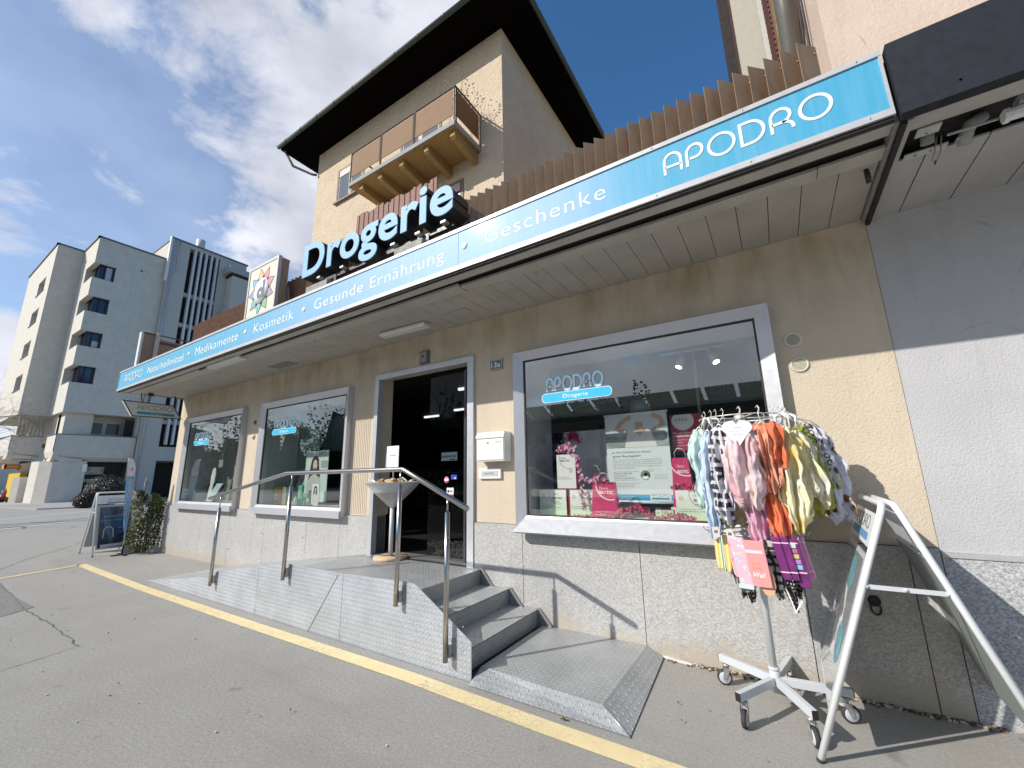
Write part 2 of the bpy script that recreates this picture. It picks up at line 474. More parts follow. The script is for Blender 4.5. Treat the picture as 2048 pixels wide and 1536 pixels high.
ROUND = {
 'A': (.72, [([(0, 0)] + arc(.36, .62, .36, 180, 0, 12, .38) + [(.72, 0)], 0), ([(.02, .36), (.70, .36)], 0)]),
 'P': (.66, [([(0, 0)] + arc(.36, .62, .36, 180, 90, 6, .38) + arc(.36, .68, .30, 85, -90, 10, .32) + [(.13, .36)], 0)]),
 'O': (1.0, [(arc(.5, .5, .5, 0, 354, 27), 1)]),
 'D': (.84, [([(0, 0), (0, 1), (.34, 1)] + arc(.34, .5, .5, 84, -84, 12) + [(.34, 0)], 1)]),
 'R': (.74, [([(0, 0)] + arc(.36, .62, .36, 180, 90, 6, .38) + arc(.36, .69, .32, 85, -90, 10, .31) + [(.02, .38)], 0), ([(.38, .38)] + arc(.40, .10, .32, 85, 10, 6, .27) + [(.73, 0)], 0)])}
def add_round(mb, s, o, u, v, nv, height, wt=.12, th=.003, gap=.26, xs=1.0):
    o, u, v, nv = map(Vector, (o, u, v, nv)); x = 0
    for ch in s:
        w, st = ROUND[ch]
        for pts, cl in st:
            mb.stroke([((p[0] + x) * height * xs, p[1] * height) for p in pts], wt * height, o, u, v, nv, th, closed=bool(cl))
        x += w + gap
    return (x - gap) * height * xs
def rrect(w, h, r, n=5):
    p = []
    for cx, cy, a in ((w - r, h - r, 0), (r, h - r, 90), (r, r, 180), (w - r, r, 270)): p += arc(cx, cy, r, a, a + 90, n)
    return p
X, Y, Z = Vector((1, 0, 0)), Vector((0, 1, 0)), Vector((0, 0, 1))
# ================================================================== ground and road markings
g = MB(); g.quad((-140, -60, 0), (60, -60, 0), (60, 90, 0), (-140, 90, 0)); g.build('ground', M_ASPH, kind='structure')
g = MB(); g.add([(-10.9, -2.33, .004), (-9.3, -2.40, .004), (-8.0, -2.36, .004), (-7.75, -2.72, .004), (-8.7, -3.1, .004), (-12.5, -3.4, .004), (-12.4, -2.5, .004)], [(0, 1, 2, 3, 4, 5, 6)]); g.build('asphalt_patch', M_PATCH, kind='structure')
def crack(pts, w, seed):
    rn = random.Random(seed); P = []
    for i in range(len(pts) - 1):
        a, b = Vector(pts[i]), Vector(pts[i + 1]); n = max(2, int((b - a).length / .08))
        for k in range(n): P.append(a.lerp(b, k / n) + Vector((rn.uniform(-1, 1), rn.uniform(-1, 1))) * .016)
    P.append(Vector(pts[-1])); m = MB()
    for i in range(len(P) - 1):
        d = (P[i + 1] - P[i]).normalized(); nn = Vector((-d.y, d.x)) * w * .5 * rn.uniform(.5, 1.3)
        m.quad((*(P[i] - nn), .006), (*(P[i + 1] - nn), .006), (*(P[i + 1] + nn), .006), (*(P[i] + nn), .006))
    return m
M_CRK = mat('crack_tar', (.14, .13, .12), .9)
k = crack([(-10.9, -2.33), (-8.9, -2.40), (-7.95, -2.45), (-6.9, -2.42), (-5.75, -2.44)], .010, 1)
for a in (crack([(-5.75, -2.44), (-5.65, -2.75), (-5.5, -3.3)], .007, 2), crack([(-12.0, -2.15), (-13.2, -1.6), (-14.5, -.8), (-16.5, .2)], .012, 3),
          crack([(-22.4, -1.3), (-24, .6), (-27, 4)], .05, 4)):
    b = len(k.v); k.v += a.v
    for f in a.f: k.face([i + b for i in f])
k.build('ground_cracks', M_CRK, kind='structure')
def line(name, pts, w, m, z=.004):
    q = MB(); q.stroke(pts, w, (0, 0, z), X, Y, Z, .002); return q.build(name, m, kind='structure')
line('yellow_line', [(-11.2, -1.28), (-7.9, -1.345), (-4.9, -1.335), (-2.6, -1.31), (-1.4, -1.345), (-.75, -1.35), (.3, -1.37), (1.0, -1.30), (1.35, -1.05), (1.6, -.9)], .132, M_YEL)
line('yellow_edge_line', [(-11.15, -1.30), (-10.86, -2.26), (-10.6, -3.2)], .10, M_YEL)
line('white_road_line', [(-23.6, .9), (-22.2, -1.1), (-21.0, -2.7)], .16, M_WHL)
line('white_kerb_line', [(-34.0, 6.5), (-28.2, -.2), (-25, -3.8)], .16, M_WHL)
# low kerb of the far pavement
kb = MB(); kb.prism([(-60, .3), (-36.5, 2.2), (-34.3, 8), (-34.3, 40), (-60, 40)], (0, 0, .0), X, Y, (0, 0, .06))
kb.build('far_pavement', mat('concrete_pavement', (.36, .35, .33), .85, bump=.3), kind='structure')

# ================================================================== the shop building
shop = thing('shop_building', 'single-storey cream plastered shop with a grey granite base and a wide canopy along its front', 'building', (-5.3, 0, 0))
WIN = [(-10.88, -8.38), (-7.72, -5.24), (-2.357, .09)]        # outer frame edges (front plane y=-.1)
WZ0, WZ1 = .955, 2.815
DX0, DX1, DZ0, DZ1 = -4.73, -2.96, .50, 2.92
w = MB(); T0, T1 = 0.0, .28
xs = [-11.49]
for a, b in WIN[:2]: xs += [a + .03, b - .03]
xs += [DX0 + .02, DX1 - .02, WIN[2][0] + .03, WIN[2][1] - .03, .80]
for i in range(0, len(xs), 2): w.box(xs[i], xs[i + 1], T0, T1, .98, 3.36)
for i, (a, b) in enumerate(((xs[1], xs[2]), (xs[3], xs[4]), (xs[5], xs[6]), (xs[7], xs[8]))):
    zt = DZ1 - .02 if i == 2 else WZ1 - .03
    w.box(a, b, T0, T1, zt, 3.36)
    if i != 2: w.box(a, b, T0 + .02, T1, .98, 1.05)
w.box(-11.49, .80, T0, T1, 3.362, 3.70)
w.box(-11.49, -11.2, T1, 8.0, .98, 3.7)          # left gable wall
w.build('wall', M_WALL, shop)
gr = MB(); seams = [-11.49, -10.9, -9.7, -8.55, -7.35, -6.15, -5.35, DX0, None, DX1, -2.33, -1.13, .04, .64, .80]
i = 0
while i < len(seams) - 1:
    a, b = seams[i], seams[i + 1]
    if a is None or b is None: i += 1; continue
    gr.box(a + .003, b - .003, -.022, .26, -.05, .975); i += 1
gr.box(DX0 + .003, DX1 - .003, .0, .26, -.05, .44)
gr.box(-11.515, -11.2, .262, 8, -.05, .975)
gr.build('granite_base', M_GRAN, shop)
MB().box(-11.48, DX0, .0, .25, -.05, .96).box(DX1, .79, .0, .25, -.05, .96).build('joint_backing', mat('joint_mortar', (.14, .13, .12), .9), shop)
bl = MB()
for (x, z) in ((-8.55 + .08, .62), (-7.35 + .1, .4), (-7.35 - .06, .62), (-6.15 - .08, .3), (-8.47, .3), (-6.23, .62)): bl.lathe([(.0, .006), (.012, .006), (.012, 0)], (x, -.022, z), 10, (0, -1, 0))
bl.build('slab_bolt', M_GALV, shop)
# inside: near-black floor, wall and ceiling colours stand in for the unlit room
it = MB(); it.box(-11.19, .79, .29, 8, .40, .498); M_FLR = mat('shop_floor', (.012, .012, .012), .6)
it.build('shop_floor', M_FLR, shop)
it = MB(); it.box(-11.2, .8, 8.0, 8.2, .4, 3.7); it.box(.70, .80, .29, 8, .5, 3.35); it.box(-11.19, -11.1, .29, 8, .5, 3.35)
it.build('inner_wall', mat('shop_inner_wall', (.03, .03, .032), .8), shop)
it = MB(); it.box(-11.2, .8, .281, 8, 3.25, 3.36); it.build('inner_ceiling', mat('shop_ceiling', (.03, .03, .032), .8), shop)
it = MB(); it.box(-11.5, .8, -.05, 12, 3.702, 3.72); it.build('roof_deck', mat('roof_gravel', (.3, .29, .27), .95, bump=.6), shop)

# canopy: soffit boards, channel, edge strip
cs = MB(); x = .775
M_SOF = mat('soffit_board', (.37, .35, .31), .6, var=.09, vs=3)
while x > -11.45:
    a = max(x - .2 + .005, -11.48); cs.box(a, x, -.77, -.001, 3.362, 3.375); x -= .2
cs.build('soffit', M_SOF, shop)
MB().box(-11.48, .78, -1.12, -.002, 3.40, 3.42).build('soffit_backing', mat('soffit_shadow_gap', (.05, .045, .04), .9), shop)
es = MB(); es.box(-2.45, .45, -.90, -.772, 3.338, 3.36); es.box(.455, .78, -.90, -.772, 3.342, 3.36); es.box(-8.2, -2.46, -.935, -.772, 3.335, 3.362); es.box(-11.48, -8.21, -.96, -.772, 3.343, 3.362)
es.build('edge_strip', mat('soffit_edge_strip', (.40, .385, .34), .5, var=.1, vs=4), shop)
ch = MB(); ch.box(-11.48, .78, -1.105, -.985, 3.352, 3.372); ch.box(-11.48, .78, -1.105, -1.09, 3.335, 3.352)
ch.build('canopy_channel', mat('canopy_channel_grey', (.40, .385, .35), .5, var=.12, vs=5), shop)
MB().box(-11.50, -11.485, -1.12, .0, 3.34, 3.72).build('canopy_end_plate', mat('canopy_end', (.30, .30, .28), .6), shop); MB().box(.782, .80, -1.11, -.0, 3.33, 3.72).build('canopy_end_plate', mat('canopy_end', (.30, .30, .28), .6), shop)
rf = MB(); rf.box(-11.49, .80, -1.12, -.05, 3.70, 3.72); rf.build('canopy_top', mat('roof_sheet', (.25, .24, .22), .8), shop)
hk = MB(); hk.tube([(.72, -.68, 3.37), (.72, -.69, 3.31), (.725, -.66, 3.28)], .014, 8); hk.build('cable_stub', M_BLACK, shop)
for q, (x, y) in enumerate(((-1.7, -.70), (-.02, -.74), (-5.2, -.72), (-8.1, -.7), (-9.6, -.7))):
    h = MB(); h.tube([(x, y, 3.365), (x, y, 3.335), (x + .012, y, 3.325), (x + .02, y, 3.335)], .0025, 6); h.build('ceiling_hook', M_GALV, shop)
vg = MB()
for i in range(9):
    for j in range(4): vg.box(-7.1 + i * .07, -7.06 + i * .07, -.36 + j * .05, -.34 + j * .05, 3.358, 3.3615)
vg.build('vent_slots', M_DARK, shop)
for lx in (-9.4, -4.3, -.9):
    pass
# patch board on the soffit beside the lamp
MB().box(-3.15, -2.78, -.42, -.31, 3.354, 3.3615).build('soffit_patch', mat('soffit_patch_grey', (.36, .35, .32), .6), shop)

# windows -----------------------------------------------------------
def window(i, back):
    a, b = WIN[i]; fr = MB(); yo, yi = -.10, -.055; t = .105
    zi1 = 2.722; zi0 = 1.075
    ai, bi = a + t, b - t
    # four mitred face boards, sloping back to the pane
    F = [(a, yo, WZ0), (b, yo, WZ0), (b, yo, WZ1), (a, yo, WZ1)]; I = [(ai, yi, zi0), (bi, yi, zi0), (bi, yi, zi1), (ai, yi, zi1)]
    Bk = [(a, .03, WZ0), (b, .03, WZ0), (b, .03, WZ1), (a, .03, WZ1)]; Ib = [(p[0], .05, p[2]) for p in I]
    fr.v += [Vector(p) for p in F + I + Bk + Ib]
    for k in range(4):
        n = (k + 1) % 4
        fr.face((k, n, 4 + n, 4 + k)); fr.face((8 + k, 8 + n, n, k)); fr.face((4 + k, 4 + n, 12 + n, 12 + k))
    w = thing_part = fr.build('window', M_ALU, shop)
    s = MB()
    if i == 2:
        s.add([(a - .0, -.10, .955), (b, -.10, .955), (b - .09, -.135, 1.02), (a + .09, -.135, 1.02), (a, -.175, .93), (b, -.175, .93), (b, -.10, .905), (a, -.10, .905), (a + .09, -.06, 1.06), (b - .09, -.06, 1.06)],
              [(4, 5, 9, 8), (7, 6, 5, 4), (0, 4, 8), (1, 9, 5), (0, 7, 4), (1, 5, 6)])
    else:
        s.box(a + .01, b - .01, -.125, -.101, .935, 1.035)
    s.build('sill', M_ALU, w)
    MB().box(a + .03, b - .03, -.02, .03, .905, .93).build('sill_drip', M_DARK, w)
    gs = MB(); g_ = .016
    gs.box(ai, ai + g_, -.052, -.03, zi0, zi1); gs.box(bi - g_, bi, -.052, -.03, zi0, zi1); gs.box(ai + g_, bi - g_, -.052, -.03, zi1 - g_, zi1); gs.box(ai + g_, bi - g_, -.052, -.03, zi0, zi0 + .012)
    gs.build('gasket', M_RUB, w)
    pn = MB(); pn.quad((ai, -.04, zi0), (bi, -.04, zi0), (bi, -.04, zi1), (ai, -.04, zi1)); pn.build('pane', M_GLASS, w)
    M_BRD = mat('display_board', (.74, .78, .75), .5)
    d = MB(); d.box(ai - .02, bi + .02, .05, .62, 1.03, 1.055); d.box(ai - .02, bi + .02, -.02, .045, 1.045, 1.068)
    d.build('display_shelf', M_BRD, w)
    sdw = MB(); sdw.box(ai - .035, ai - .02, .05, .62, 1.03, 2.8); sdw.box(bi + .02, bi + .035, .05, .62, 1.03, 2.8); sdw.box(ai - .03, bi + .03, .05, .62, 2.76, 2.8)
    sdw.build('display_surround', mat('display_side_grey', (.42, .43, .43), .7), w)
    return w
w1 = window(0, 1); w2 = window(1, 1); w3 = window(2, 0)
M_GB = mat('green_grey_board', (.16, .22, .17), .6); M_DB = mat('dark_blue_board', (.012, .016, .035), .4); M_WB = mat('white_board', (.62, .64, .66), .6)
MB().box(-10.8, -9.55, .60, .62, 1.06, 2.76).build('back_board', mat('grey_board_left', (.26, .29, .26), .6), w1)
MB().box(-9.545, -8.46, .60, .62, 1.06, 2.2).build('back_board_low', mat('grey_green_low', (.30, .33, .30), .6), w1)
MB().box(-9.5, -8.6, .55, .57, 2.0, 2.55).build('navy_board', M_DB, w1)
MB().box(-7.65, -6.95, .60, .62, 1.06, 2.76).build('back_board', M_GB, w2)
MB().box(-6.90, -6.10, .62, .64, 1.95, 2.76).build('back_board_glass', mat('dark_petrol_board', (.025, .05, .055), .2), w2)
# window 3: low white partition, mullion behind, hanging department boards
MB().box(-2.15, -1.35, .72, .74, 1.06, 1.98).build('low_partition', M_WB, w3)
MB().box(-.62, -.595, .66, .70, 1.06, 2.76).build('inner_post', mat('grey_inner_post', (.12, .13, .13), .4), w3)
MB().box(-.59, .06, .70, .73, 1.5, 2.0).build('grey_partition', mat('grey_partition', (.30, .32, .33), .5), w3)

# door --------------------------------------------------------------
door = MB(); t = .075
door.box(DX0, DX0 + t, -.035, .05, DZ0, DZ1 - t); door.box(DX1 - t - .02, DX1, -.035, .05, .45, DZ1 - t); door.box(DX0, DX1, -.035, .05, DZ1 - t, DZ1)
dr = door.build('door', M_ALU, shop); bevel(dr, .003)
MB().box(DX0 + t, DX1 - t, .0, .29, .47, .503).build('threshold', mat('metal_threshold', (.30, .30, .29), .4, .5), dr)
mtx = MB(); mtx.prism([(0, 0)] + arc(0, 0, 1, 12, 78, 10), (-4.65, .02, .504), X * 1.5, Y * .26, (0, 0, .004))
rl = MB(); rl.box(DX1 - t - .19, DX1 - t - .16, .12, .15, .5, 2.8); rl.box(DX1 - t - .11, DX1 - t - .09, .10, .12, .5, 2.8)
leaf = rl.build('sliding_leaf', mat('dark_bronze_frame', (.06, .06, .065), .35, .5), dr)
MB().quad((-3.83, .15, .505), (-3.22, .15, .505), (-3.22, .15, 2.8), (-3.83, .15, 2.8)).build('leaf_pane', m_glass('clear_door_glass', (.8, .82, .82), f0=.01), leaf)
# neighbour rib patch of older plaster left of the door
rb = MB()
for i in range(9): rb.box(-5.15 + i * .038, -5.138 + i * .038, -.005, .0, 1.0, 3.25)
rb.build('plaster_rib', M_WALL, shop)

# ------------------------------------------------------------------ fascia sign
YF = -1.17
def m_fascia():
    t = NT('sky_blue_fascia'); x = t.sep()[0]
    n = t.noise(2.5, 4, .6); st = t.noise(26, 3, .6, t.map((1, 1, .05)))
    f = t.math('MULTIPLY', t.mr(x, -7.5, -3.2, 0, 1, True), t.mr(x, -1.35, -.35, 1, 0, True))  # pale middle stretch: sky glare painted into the blue
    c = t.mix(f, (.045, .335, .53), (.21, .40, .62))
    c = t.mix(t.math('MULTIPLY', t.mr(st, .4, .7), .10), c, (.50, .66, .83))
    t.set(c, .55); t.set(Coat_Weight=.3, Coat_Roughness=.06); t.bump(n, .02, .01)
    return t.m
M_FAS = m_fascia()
M_LET = mat('cream_white_vinyl', (.80, .82, .74), .6, var=.02)
fs = thing('fascia_sign', 'long sky-blue fascia sign with cream lettering along the canopy edge', 'sign', (-5.35, -1.15, 3.36))
b = MB()
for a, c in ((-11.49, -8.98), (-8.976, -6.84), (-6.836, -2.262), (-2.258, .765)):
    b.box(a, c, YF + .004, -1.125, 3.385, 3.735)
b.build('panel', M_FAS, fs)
b = MB(); b.box(-11.495, .775, YF - .006, -1.122, 3.345, 3.387); b.box(-11.495, .775, YF - .006, -1.122, 3.733, 3.765); b.box(-11.50, -11.488, YF - .004, -1.122, 3.387, 3.733); b.box(.762, .775, YF - .004, -1.122, 3.387, 3.733)
b.build('trim', M_ALUE, fs)
b = MB(); b.box(-11.49, .77, YF + .01, -1.13, 3.325, 3.345); b.build('shadow_trim', M_DARK, fs)
b = MB()
for i in range(22):
    for z_ in (3.366, 3.749): b.lathe([(0, .003), (.006, .002), (.007, 0)], (-11.3 + i * .57, YF - .006, z_), 8, (0, -1, 0))
b.build('trim_screw', M_GALV, fs)
O = lambda x, z, y=YF + .0035: (x, y, z)
NF = Vector((0, -1, 0))
for s, x0, x1, z, sp in (('Geschenke', -1.95, -.83, 3.505, 1.12), ('Gesunde Ernährung', -4.53, -2.43, 3.495, 1.1), ('Kosmetik', -5.96, -4.98, 3.49, 1.1), ('Medikamente', -7.82, -6.41, 3.487, 1.06), ('Naturheilmittel', -9.88, -8.28, 3.487, 1.04)):
    b = MB(); add_text(b, s, O(x0, z), X, Z, NF, x1 - x0, .142, .0015, bold=-.008, space=sp); b.build('lettering', M_LET, fs)
b = MB(); add_round(b, 'APODRO', O(-.40, 3.50), X, Z, NF, .155, .115, xs=.96); b.build('lettering', M_LET, fs)
b = MB(); add_round(b, 'APODRO', O(-11.12, 3.485), X, Z, NF, .15, .10, xs=1.0); b.build('lettering', M_LET, fs)
b = MB()
for x, z in ((-2.185, 3.567), (-4.755, 3.555), (-6.21, 3.56), (-8.08, 3.565)): b.lathe([(.0, .003), (.033, .003), (.033, 0)], O(x, z), 20, NF)
b.build('dot', M_LET, fs)

# ------------------------------------------------------------------ rooftop letters, light box, fin screen
YL = -.95
M_LF = NT('pale_blue_letter_face'); M_LF.set((.22, .42, .62), .6); M_LF = M_LF.m
rs = thing('rooftop_lettering', 'large pale blue block letters with deep black sides on the canopy roof', 'sign', (-3.9, YL, 3.72))
V, F = text_geo('Drogerie', .024, 5, 1.04)
XX = [v.x for v in V]; x0, x1 = min(XX), max(XX); totw = 2.74; sx = totw / (x1 - x0); cap = .49; sy = cap / CAP
cuts = []
for i in range(8):
    vv, _ = text_geo('Drogerie'[:i + 1], .024, 5, 1.04); cuts.append(max(p.x for p in vv))
start = x0
for i, chh in enumerate('Drogerie'):
    vv, ff = text_geo(chh, .024, 5, 1.0); a = min(p.x for p in vv); e = cuts[i]; wd = max(p.x for p in vv) - a
    ox = -5.26 + (e - wd - x0) * sx
    L = MB()
    for p in vv: L.v.append(Vector((ox + (p.x - a) * sx, YL - (p.z - .5) * .012, 4.225 + p.y * sy)))
    for f in ff: L.face(f)
    lf = L.build('letter', M_LF, rs)
    L = MB()
    for p in vv: L.v.append(Vector((ox + (p.x - a) * sx, YL + .013 + (.5 - p.z) * .25, 4.225 + p.y * sy)))
    for f in ff: L.face(f)
    L.build('letter_body', M_BLACK, lf)
b = MB(); b.box(-5.15, -2.6, YL + .10, YL + .14, 4.10, 4.145)
for x in (-4.65, -2.99): b.box(x, x + .045, YL + .09, YL + .135, 3.98, 4.12); b.tube([(x, YL + .12, 4.0), (x - .15, YL + .5, 3.95)], .018, 6)
b.build('support_rail', M_BLACK, rs)
b = MB()
for x in (-4.95, -4.45, -3.95, -3.5, -3.1, -2.72): b.box(x, x + .07, YL + .03, YL + .10, 4.135, 4.16)
b.build('letter_bracket', mat('grey_bracket', (.4, .4, .4), .5, .4), rs)
for nm, a, c, lb in (('concrete_block', -5.05, -4.58, 'rough concrete ballast block under the first letters of the rooftop lettering'), ('concrete_block', -3.34, -2.90, 'rough concrete ballast block under the last letters of the rooftop lettering')):
    b = MB(); b.box(a, c, YL - .05, YL + .25, 3.725, 4.0)
    o = b.build(nm, mat('rough_concrete', (.33, .32, .29), .95, bump=1., bs=25, var=.3, vs=14), label=lb, cat='block', group='ballast blocks on the canopy roof'); bevel(o, .012)

lb = thing('light_box', 'cream illuminated box sign with a rainbow star round a white disc with the letter d', 'sign', (-6.45, -.8, 3.75))
MB().box(-6.885, -6.035, -.895, -.74, 3.90, 4.83).build('box_body', mat('weathered_brown_side', (.30, .235, .17), .55, var=.2, vs=8), lb)
b = MB(); b.box(-6.86, -6.06, -.903, -.898, 3.92, 4.80); b.build('face_panel', mat('cream_acrylic', (.76, .71, .53), .35, coat=.4, var=.03), lb)
b = MB(); b.box(-6.90, -6.862, -.912, -.72, 3.88, 4.845); b.box(-6.058, -6.02, -.912, -.86, 3.88, 4.845); b.box(-6.862, -6.058, -.912, -.72, 4.802, 4.845); b.box(-6.862, -6.058, -.912, -.86, 3.88, 3.918); b.build('frame', M_ALUE, lb)
cx, cz = -6.46, 4.37; cols = [(.66, .26, .26), (.72, .48, .26), (.22, .42, .58), (.28, .32, .50), (.22, .42, .44), (.22, .46, .42), (.24, .48, .28), (.42, .31, .40), (.62, .25, .32)]
for k_, c in enumerate(cols):
    a = 62 + k_ * 40
    tip = (.375 * math.cos(R(a)), .40 * math.sin(R(a))); l = (.225 * math.cos(R(a - 27)), .24 * math.sin(R(a - 27))); r = (.225 * math.cos(R(a + 27)), .24 * math.sin(R(a + 27)))
    b = MB(); b.prism([(0, 0), l, tip, r], (cx, -.9035, cz), X, Z, (0, -.003, 0)); st = b.build('star_point', mat('star_%d' % k_, c, .4), lb)
    b = MB(); b.stroke([l, tip, r], .011, (cx, -.9066, cz), X, Z, NF, .001); b.build('outline', mat('outline_grey', (.16, .13, .13), .5), st)
b = MB(); b.lathe([(0, .0075), (.215, .0075), (.215, 0)], (cx, -.9035, cz), 36, NF); b.build('disc', mat('white_acrylic', (.82, .80, .84), .35), lb)
b = MB(); b.lathe([(.195, .0), (.205, .0095), (.215, .0)], (cx, -.902, cz), 36, NF); b.build('disc_edge', mat('outline_grey', (.16, .13, .13), .5), lb)
b = MB(); b.stroke(arc(-.015, -.035, .065, 0, 345, 23), .062, (cx, -.9115, cz), X, Z, NF, .002, closed=True); b.box(cx + .045, cx + .105, -.914, -.9115, cz - .125, cz + .165)
b.build('letter', mat('dark_grey_letter', (.14, .14, .15), .5), lb)
b = MB(); b.tube([(-6.0, -.73, 4.35), (-5.985, -.72, 4.2), (-5.96, -.72, 4.08), (-6.01, -.72, 4.0)], .008, 6); b.tube([(-6.02, -.73, 4.4), (-6.02, -.73, 3.76)], .008, 6); b.build('cable', mat('grey_cable', (.32, .28, .22), .6), lb)
b = MB(); b.box(-6.84, -6.80, -.86, -.80, 3.72, 3.9); b.box(-6.12, -6.08, -.86, -.80, 3.72, 3.9); b.build('foot', M_GALV, lb)

fn = thing('fin_screen', 'long screen of upright brown metal fins standing on the canopy roof edge', 'fence', (-4.5, -.55, 3.72))
M_FIN = NT('brown_fin'); t = M_FIN
n = t.noise(7, 5, .65, t.map((1, 1, .35))); c = t.mix(t.mr(n, .35, .7), (.31, .20, .125), (.42, .29, .19)); c = t.mix(t.mr(t.noise(20, 3, .6, t.map((1, 1, .2))), .62, .72, 0, .4), c, (.20, .12, .07))
t.set(c, .55, .15); M_FIN = matte(t.m, .2)
M_FIN2 = mat('reddish_board_fin', (.27, .125, .065), .7, var=.25, vs=16)
b = MB(); b2 = MB(); sc = MB(); x = .52
kx = .0745
while x > -9.75:
    # thin sheet turned 43 degrees: from front-left to back-right
    a = Vector((x, -.60, 3.74)); e = a + Vector((.124, .119, 0)); d = (e - a).normalized(); nn = Vector((d.y, -d.x, 0)) * .0018
    q = b2 if x < -5.4 else b
    rn = random.uniform(-.004, .004)
    for m_ in (q,): m_.obox((a + e) / 2 + Vector((0, 0, .435)), (e - a) / 2, nn, (0, 0, .435 + rn))
    sc.lathe([(0, .008), (.006, .006), (.008, 0)], a.lerp(e, .88) + Vector((0, 0, .80)) + nn, 6, nn.normalized())
    x -= .1065
b.build('fin', M_FIN, fn); b2.build('wood_fin', M_FIN2, fn); sc.build('screw', M_GALV, fn)
b = MB(); b.box(-9.8, .6, -.46, -.435, 4.42, 4.46); b.box(-9.8, .6, -.46, -.435, 3.80, 3.84)
for x in (-9.7, -7.6, -5.6, -3.6, -1.6, .3): b.box(x, x + .04, -.435, -.395, 3.72, 4.46)
b.build('rail', mat('brown_rail', (.12, .07, .04), .6), fn)

# terrace side screen at the left canopy end
ts = thing('terrace_side_screen', 'brown panelled railing with pale posts at the far left end of the canopy roof', 'railing', (-11.2, -.2, 3.72))
b = MB(); b.box(-11.31, -11.19, -1.02, -.985, 3.76, 4.65); b.build('end_panel', mat('pale_end_panel', (.62, .66, .64), .5), ts)
b = MB(); b.box(-11.21, -11.195, -.975, -.78, 3.76, 4.63); b.box(-11.21, -11.195, -.70, .35, 3.76, 4.55); b.build('panel', mat('brown_translucent_panel', (.25, .18, .15), .35, coat=.3), ts)
b = MB(); b.box(-11.20, -11.17, -.985, .4, 4.63, 4.65); b.box(-11.20, -11.175, -.70, .35, 4.46, 4.50); b.build('top_rail', mat('dark_rail', (.06, .05, .05), .5), ts)
for y in (-.78, .35):
    b = MB(); b.box(-11.20, -11.15, y, y + .07, 3.74, 4.65); b.tube([(-11.17, y + .035, 4.65), (-11.17, y + .035, 4.68)], .02, 8); b.build('post', mat('grey_post', (.45, .44, .42), .5), ts)

# wall lamp under the canopy, sensor, number plate, boxes
def emissless_lamp(name, x, y, ang, L_, lab):
    t_ = thing(name, lab, 'lamp', (x, y, 3.36), 'oblong canopy lamps')
    d = Vector((math.cos(ang), math.sin(ang), 0)); e = Vector((-d.y, d.x, 0)); c = Vector((x, y, 3.327))
    b = MB(); b.obox(c + Vector((0, 0, .02)), d * L_ / 2, e * .055, (0, 0, .014)); b.build('base', mat('lamp_base_grey', (.3, .3, .28), .6), t_)
    b = MB(); b.prism([(-.07, .028), (-.075, .0), (-.05, -.028), (.05, -.028), (.075, 0), (.07, .028)], c - d * L_ / 2, e, Z, d * L_); o = b.build('diffuser', mat('opal_diffuser', (.60, .60, .57), .35, coat=.2), t_); bevel(o, .012, 3)
emissless_lamp('canopy_lamp', -3.84, -.345, R(2), .78, 'white oblong lamp under the canopy above the shop door')
emissless_lamp('canopy_lamp', -7.25, -.93, R(0), 1.1, 'long grey lamp fixed at the canopy edge above the middle window')
se = thing('alarm_box', 'small grey square sensor box on the wall above the shop door', 'sensor', (-3.79, 0, 2.95))
o = MB().box(-3.87, -3.71, -.04, 0, 2.95, 3.12).build('housing', mat('dark_grey_plastic', (.12, .12, .12), .5), se); bevel(o, .01)
MB().box(-3.85, -3.73, -.052, -.0402, 2.97, 3.10).build('front_plate', mat('grey_plate', (.27, .265, .25), .55, var=.15, vs=30), se)
MB().lathe([(0, .006), (.014, .004), (.018, 0)], (-3.79, -.052, 3.04), 12, NF).build('lens', M_BLACK, se)
hn = thing('house_number', 'small dark plate with the white number 13a beside the shop door', 'sign', (-2.64, 0, 2.69))
o = MB().box(-2.735, -2.55, -.012, 0, 2.69, 2.815).build('plate', mat('dark_slate_enamel', (.04, .05, .075), .3, coat=.5), hn); bevel(o, .006)
b = MB(); b.stroke([(p[0] - .085, p[1] - .055) for p in rrect(.17, .11, .012)], .004, (-2.6425, -.012, 2.7525), X, Z, NF, .002, closed=True); add_text(b, '13a', (-2.71, -.0125, 2.722), X, Z, NF, .13, .062, .002, bold=.012); b.build('digits', mat('white_enamel', (.8, .8, .78), .4), hn)
mb_ = thing('letter_box', 'white wall-mounted letter box to the right of the shop door', 'letterbox', (-2.64, -.06, 1.63))
o = MB().box(-2.84, -2.46, -.13, -.002, 1.635, 1.955).build('body', mat('white_enamelled_steel', (.74, .74, .72), .35, coat=.3, var=.02), mb_); bevel(o, .006)
o = MB().box(-2.83, -2.47, -.139, -.131, 1.65, 1.88).build('flap_door', mat('white_enamelled_steel', (.8, .8, .8), .35), mb_); bevel(o, .003)
b = MB(); b.box(-2.84, -2.46, -.145, -.1305, 1.89, 1.925); b.build('slot_lid', mat('white_enamelled_steel', (.8, .8, .8), .35), mb_)
MB().lathe([(0, .006), (.010, .006), (.012, 0)], (-2.68, -.139, 1.84), 12, NF).build('lock', M_STEEL, mb_)
MB().box(-2.58, -2.51, -.141, -.139, 1.835, 1.855).build('name_label', mat('cream_label', (.62, .56, .40), .5), mb_)
ls = thing('letter_slot', 'low white letter slot plate below the white wall letter box', 'letter slot', (-2.75, -.01, 1.45))
o = MB().box(-2.885, -2.585, -.03, -.001, 1.45, 1.565).build('plate', mat('white_enamelled_steel', (.8, .8, .8), .35), ls); bevel(o, .005)
MB().box(-2.845, -2.625, -.034, -.0305, 1.48, 1.535).build('flap', mat('grey_flap', (.55, .55, .53), .4, .2), ls)
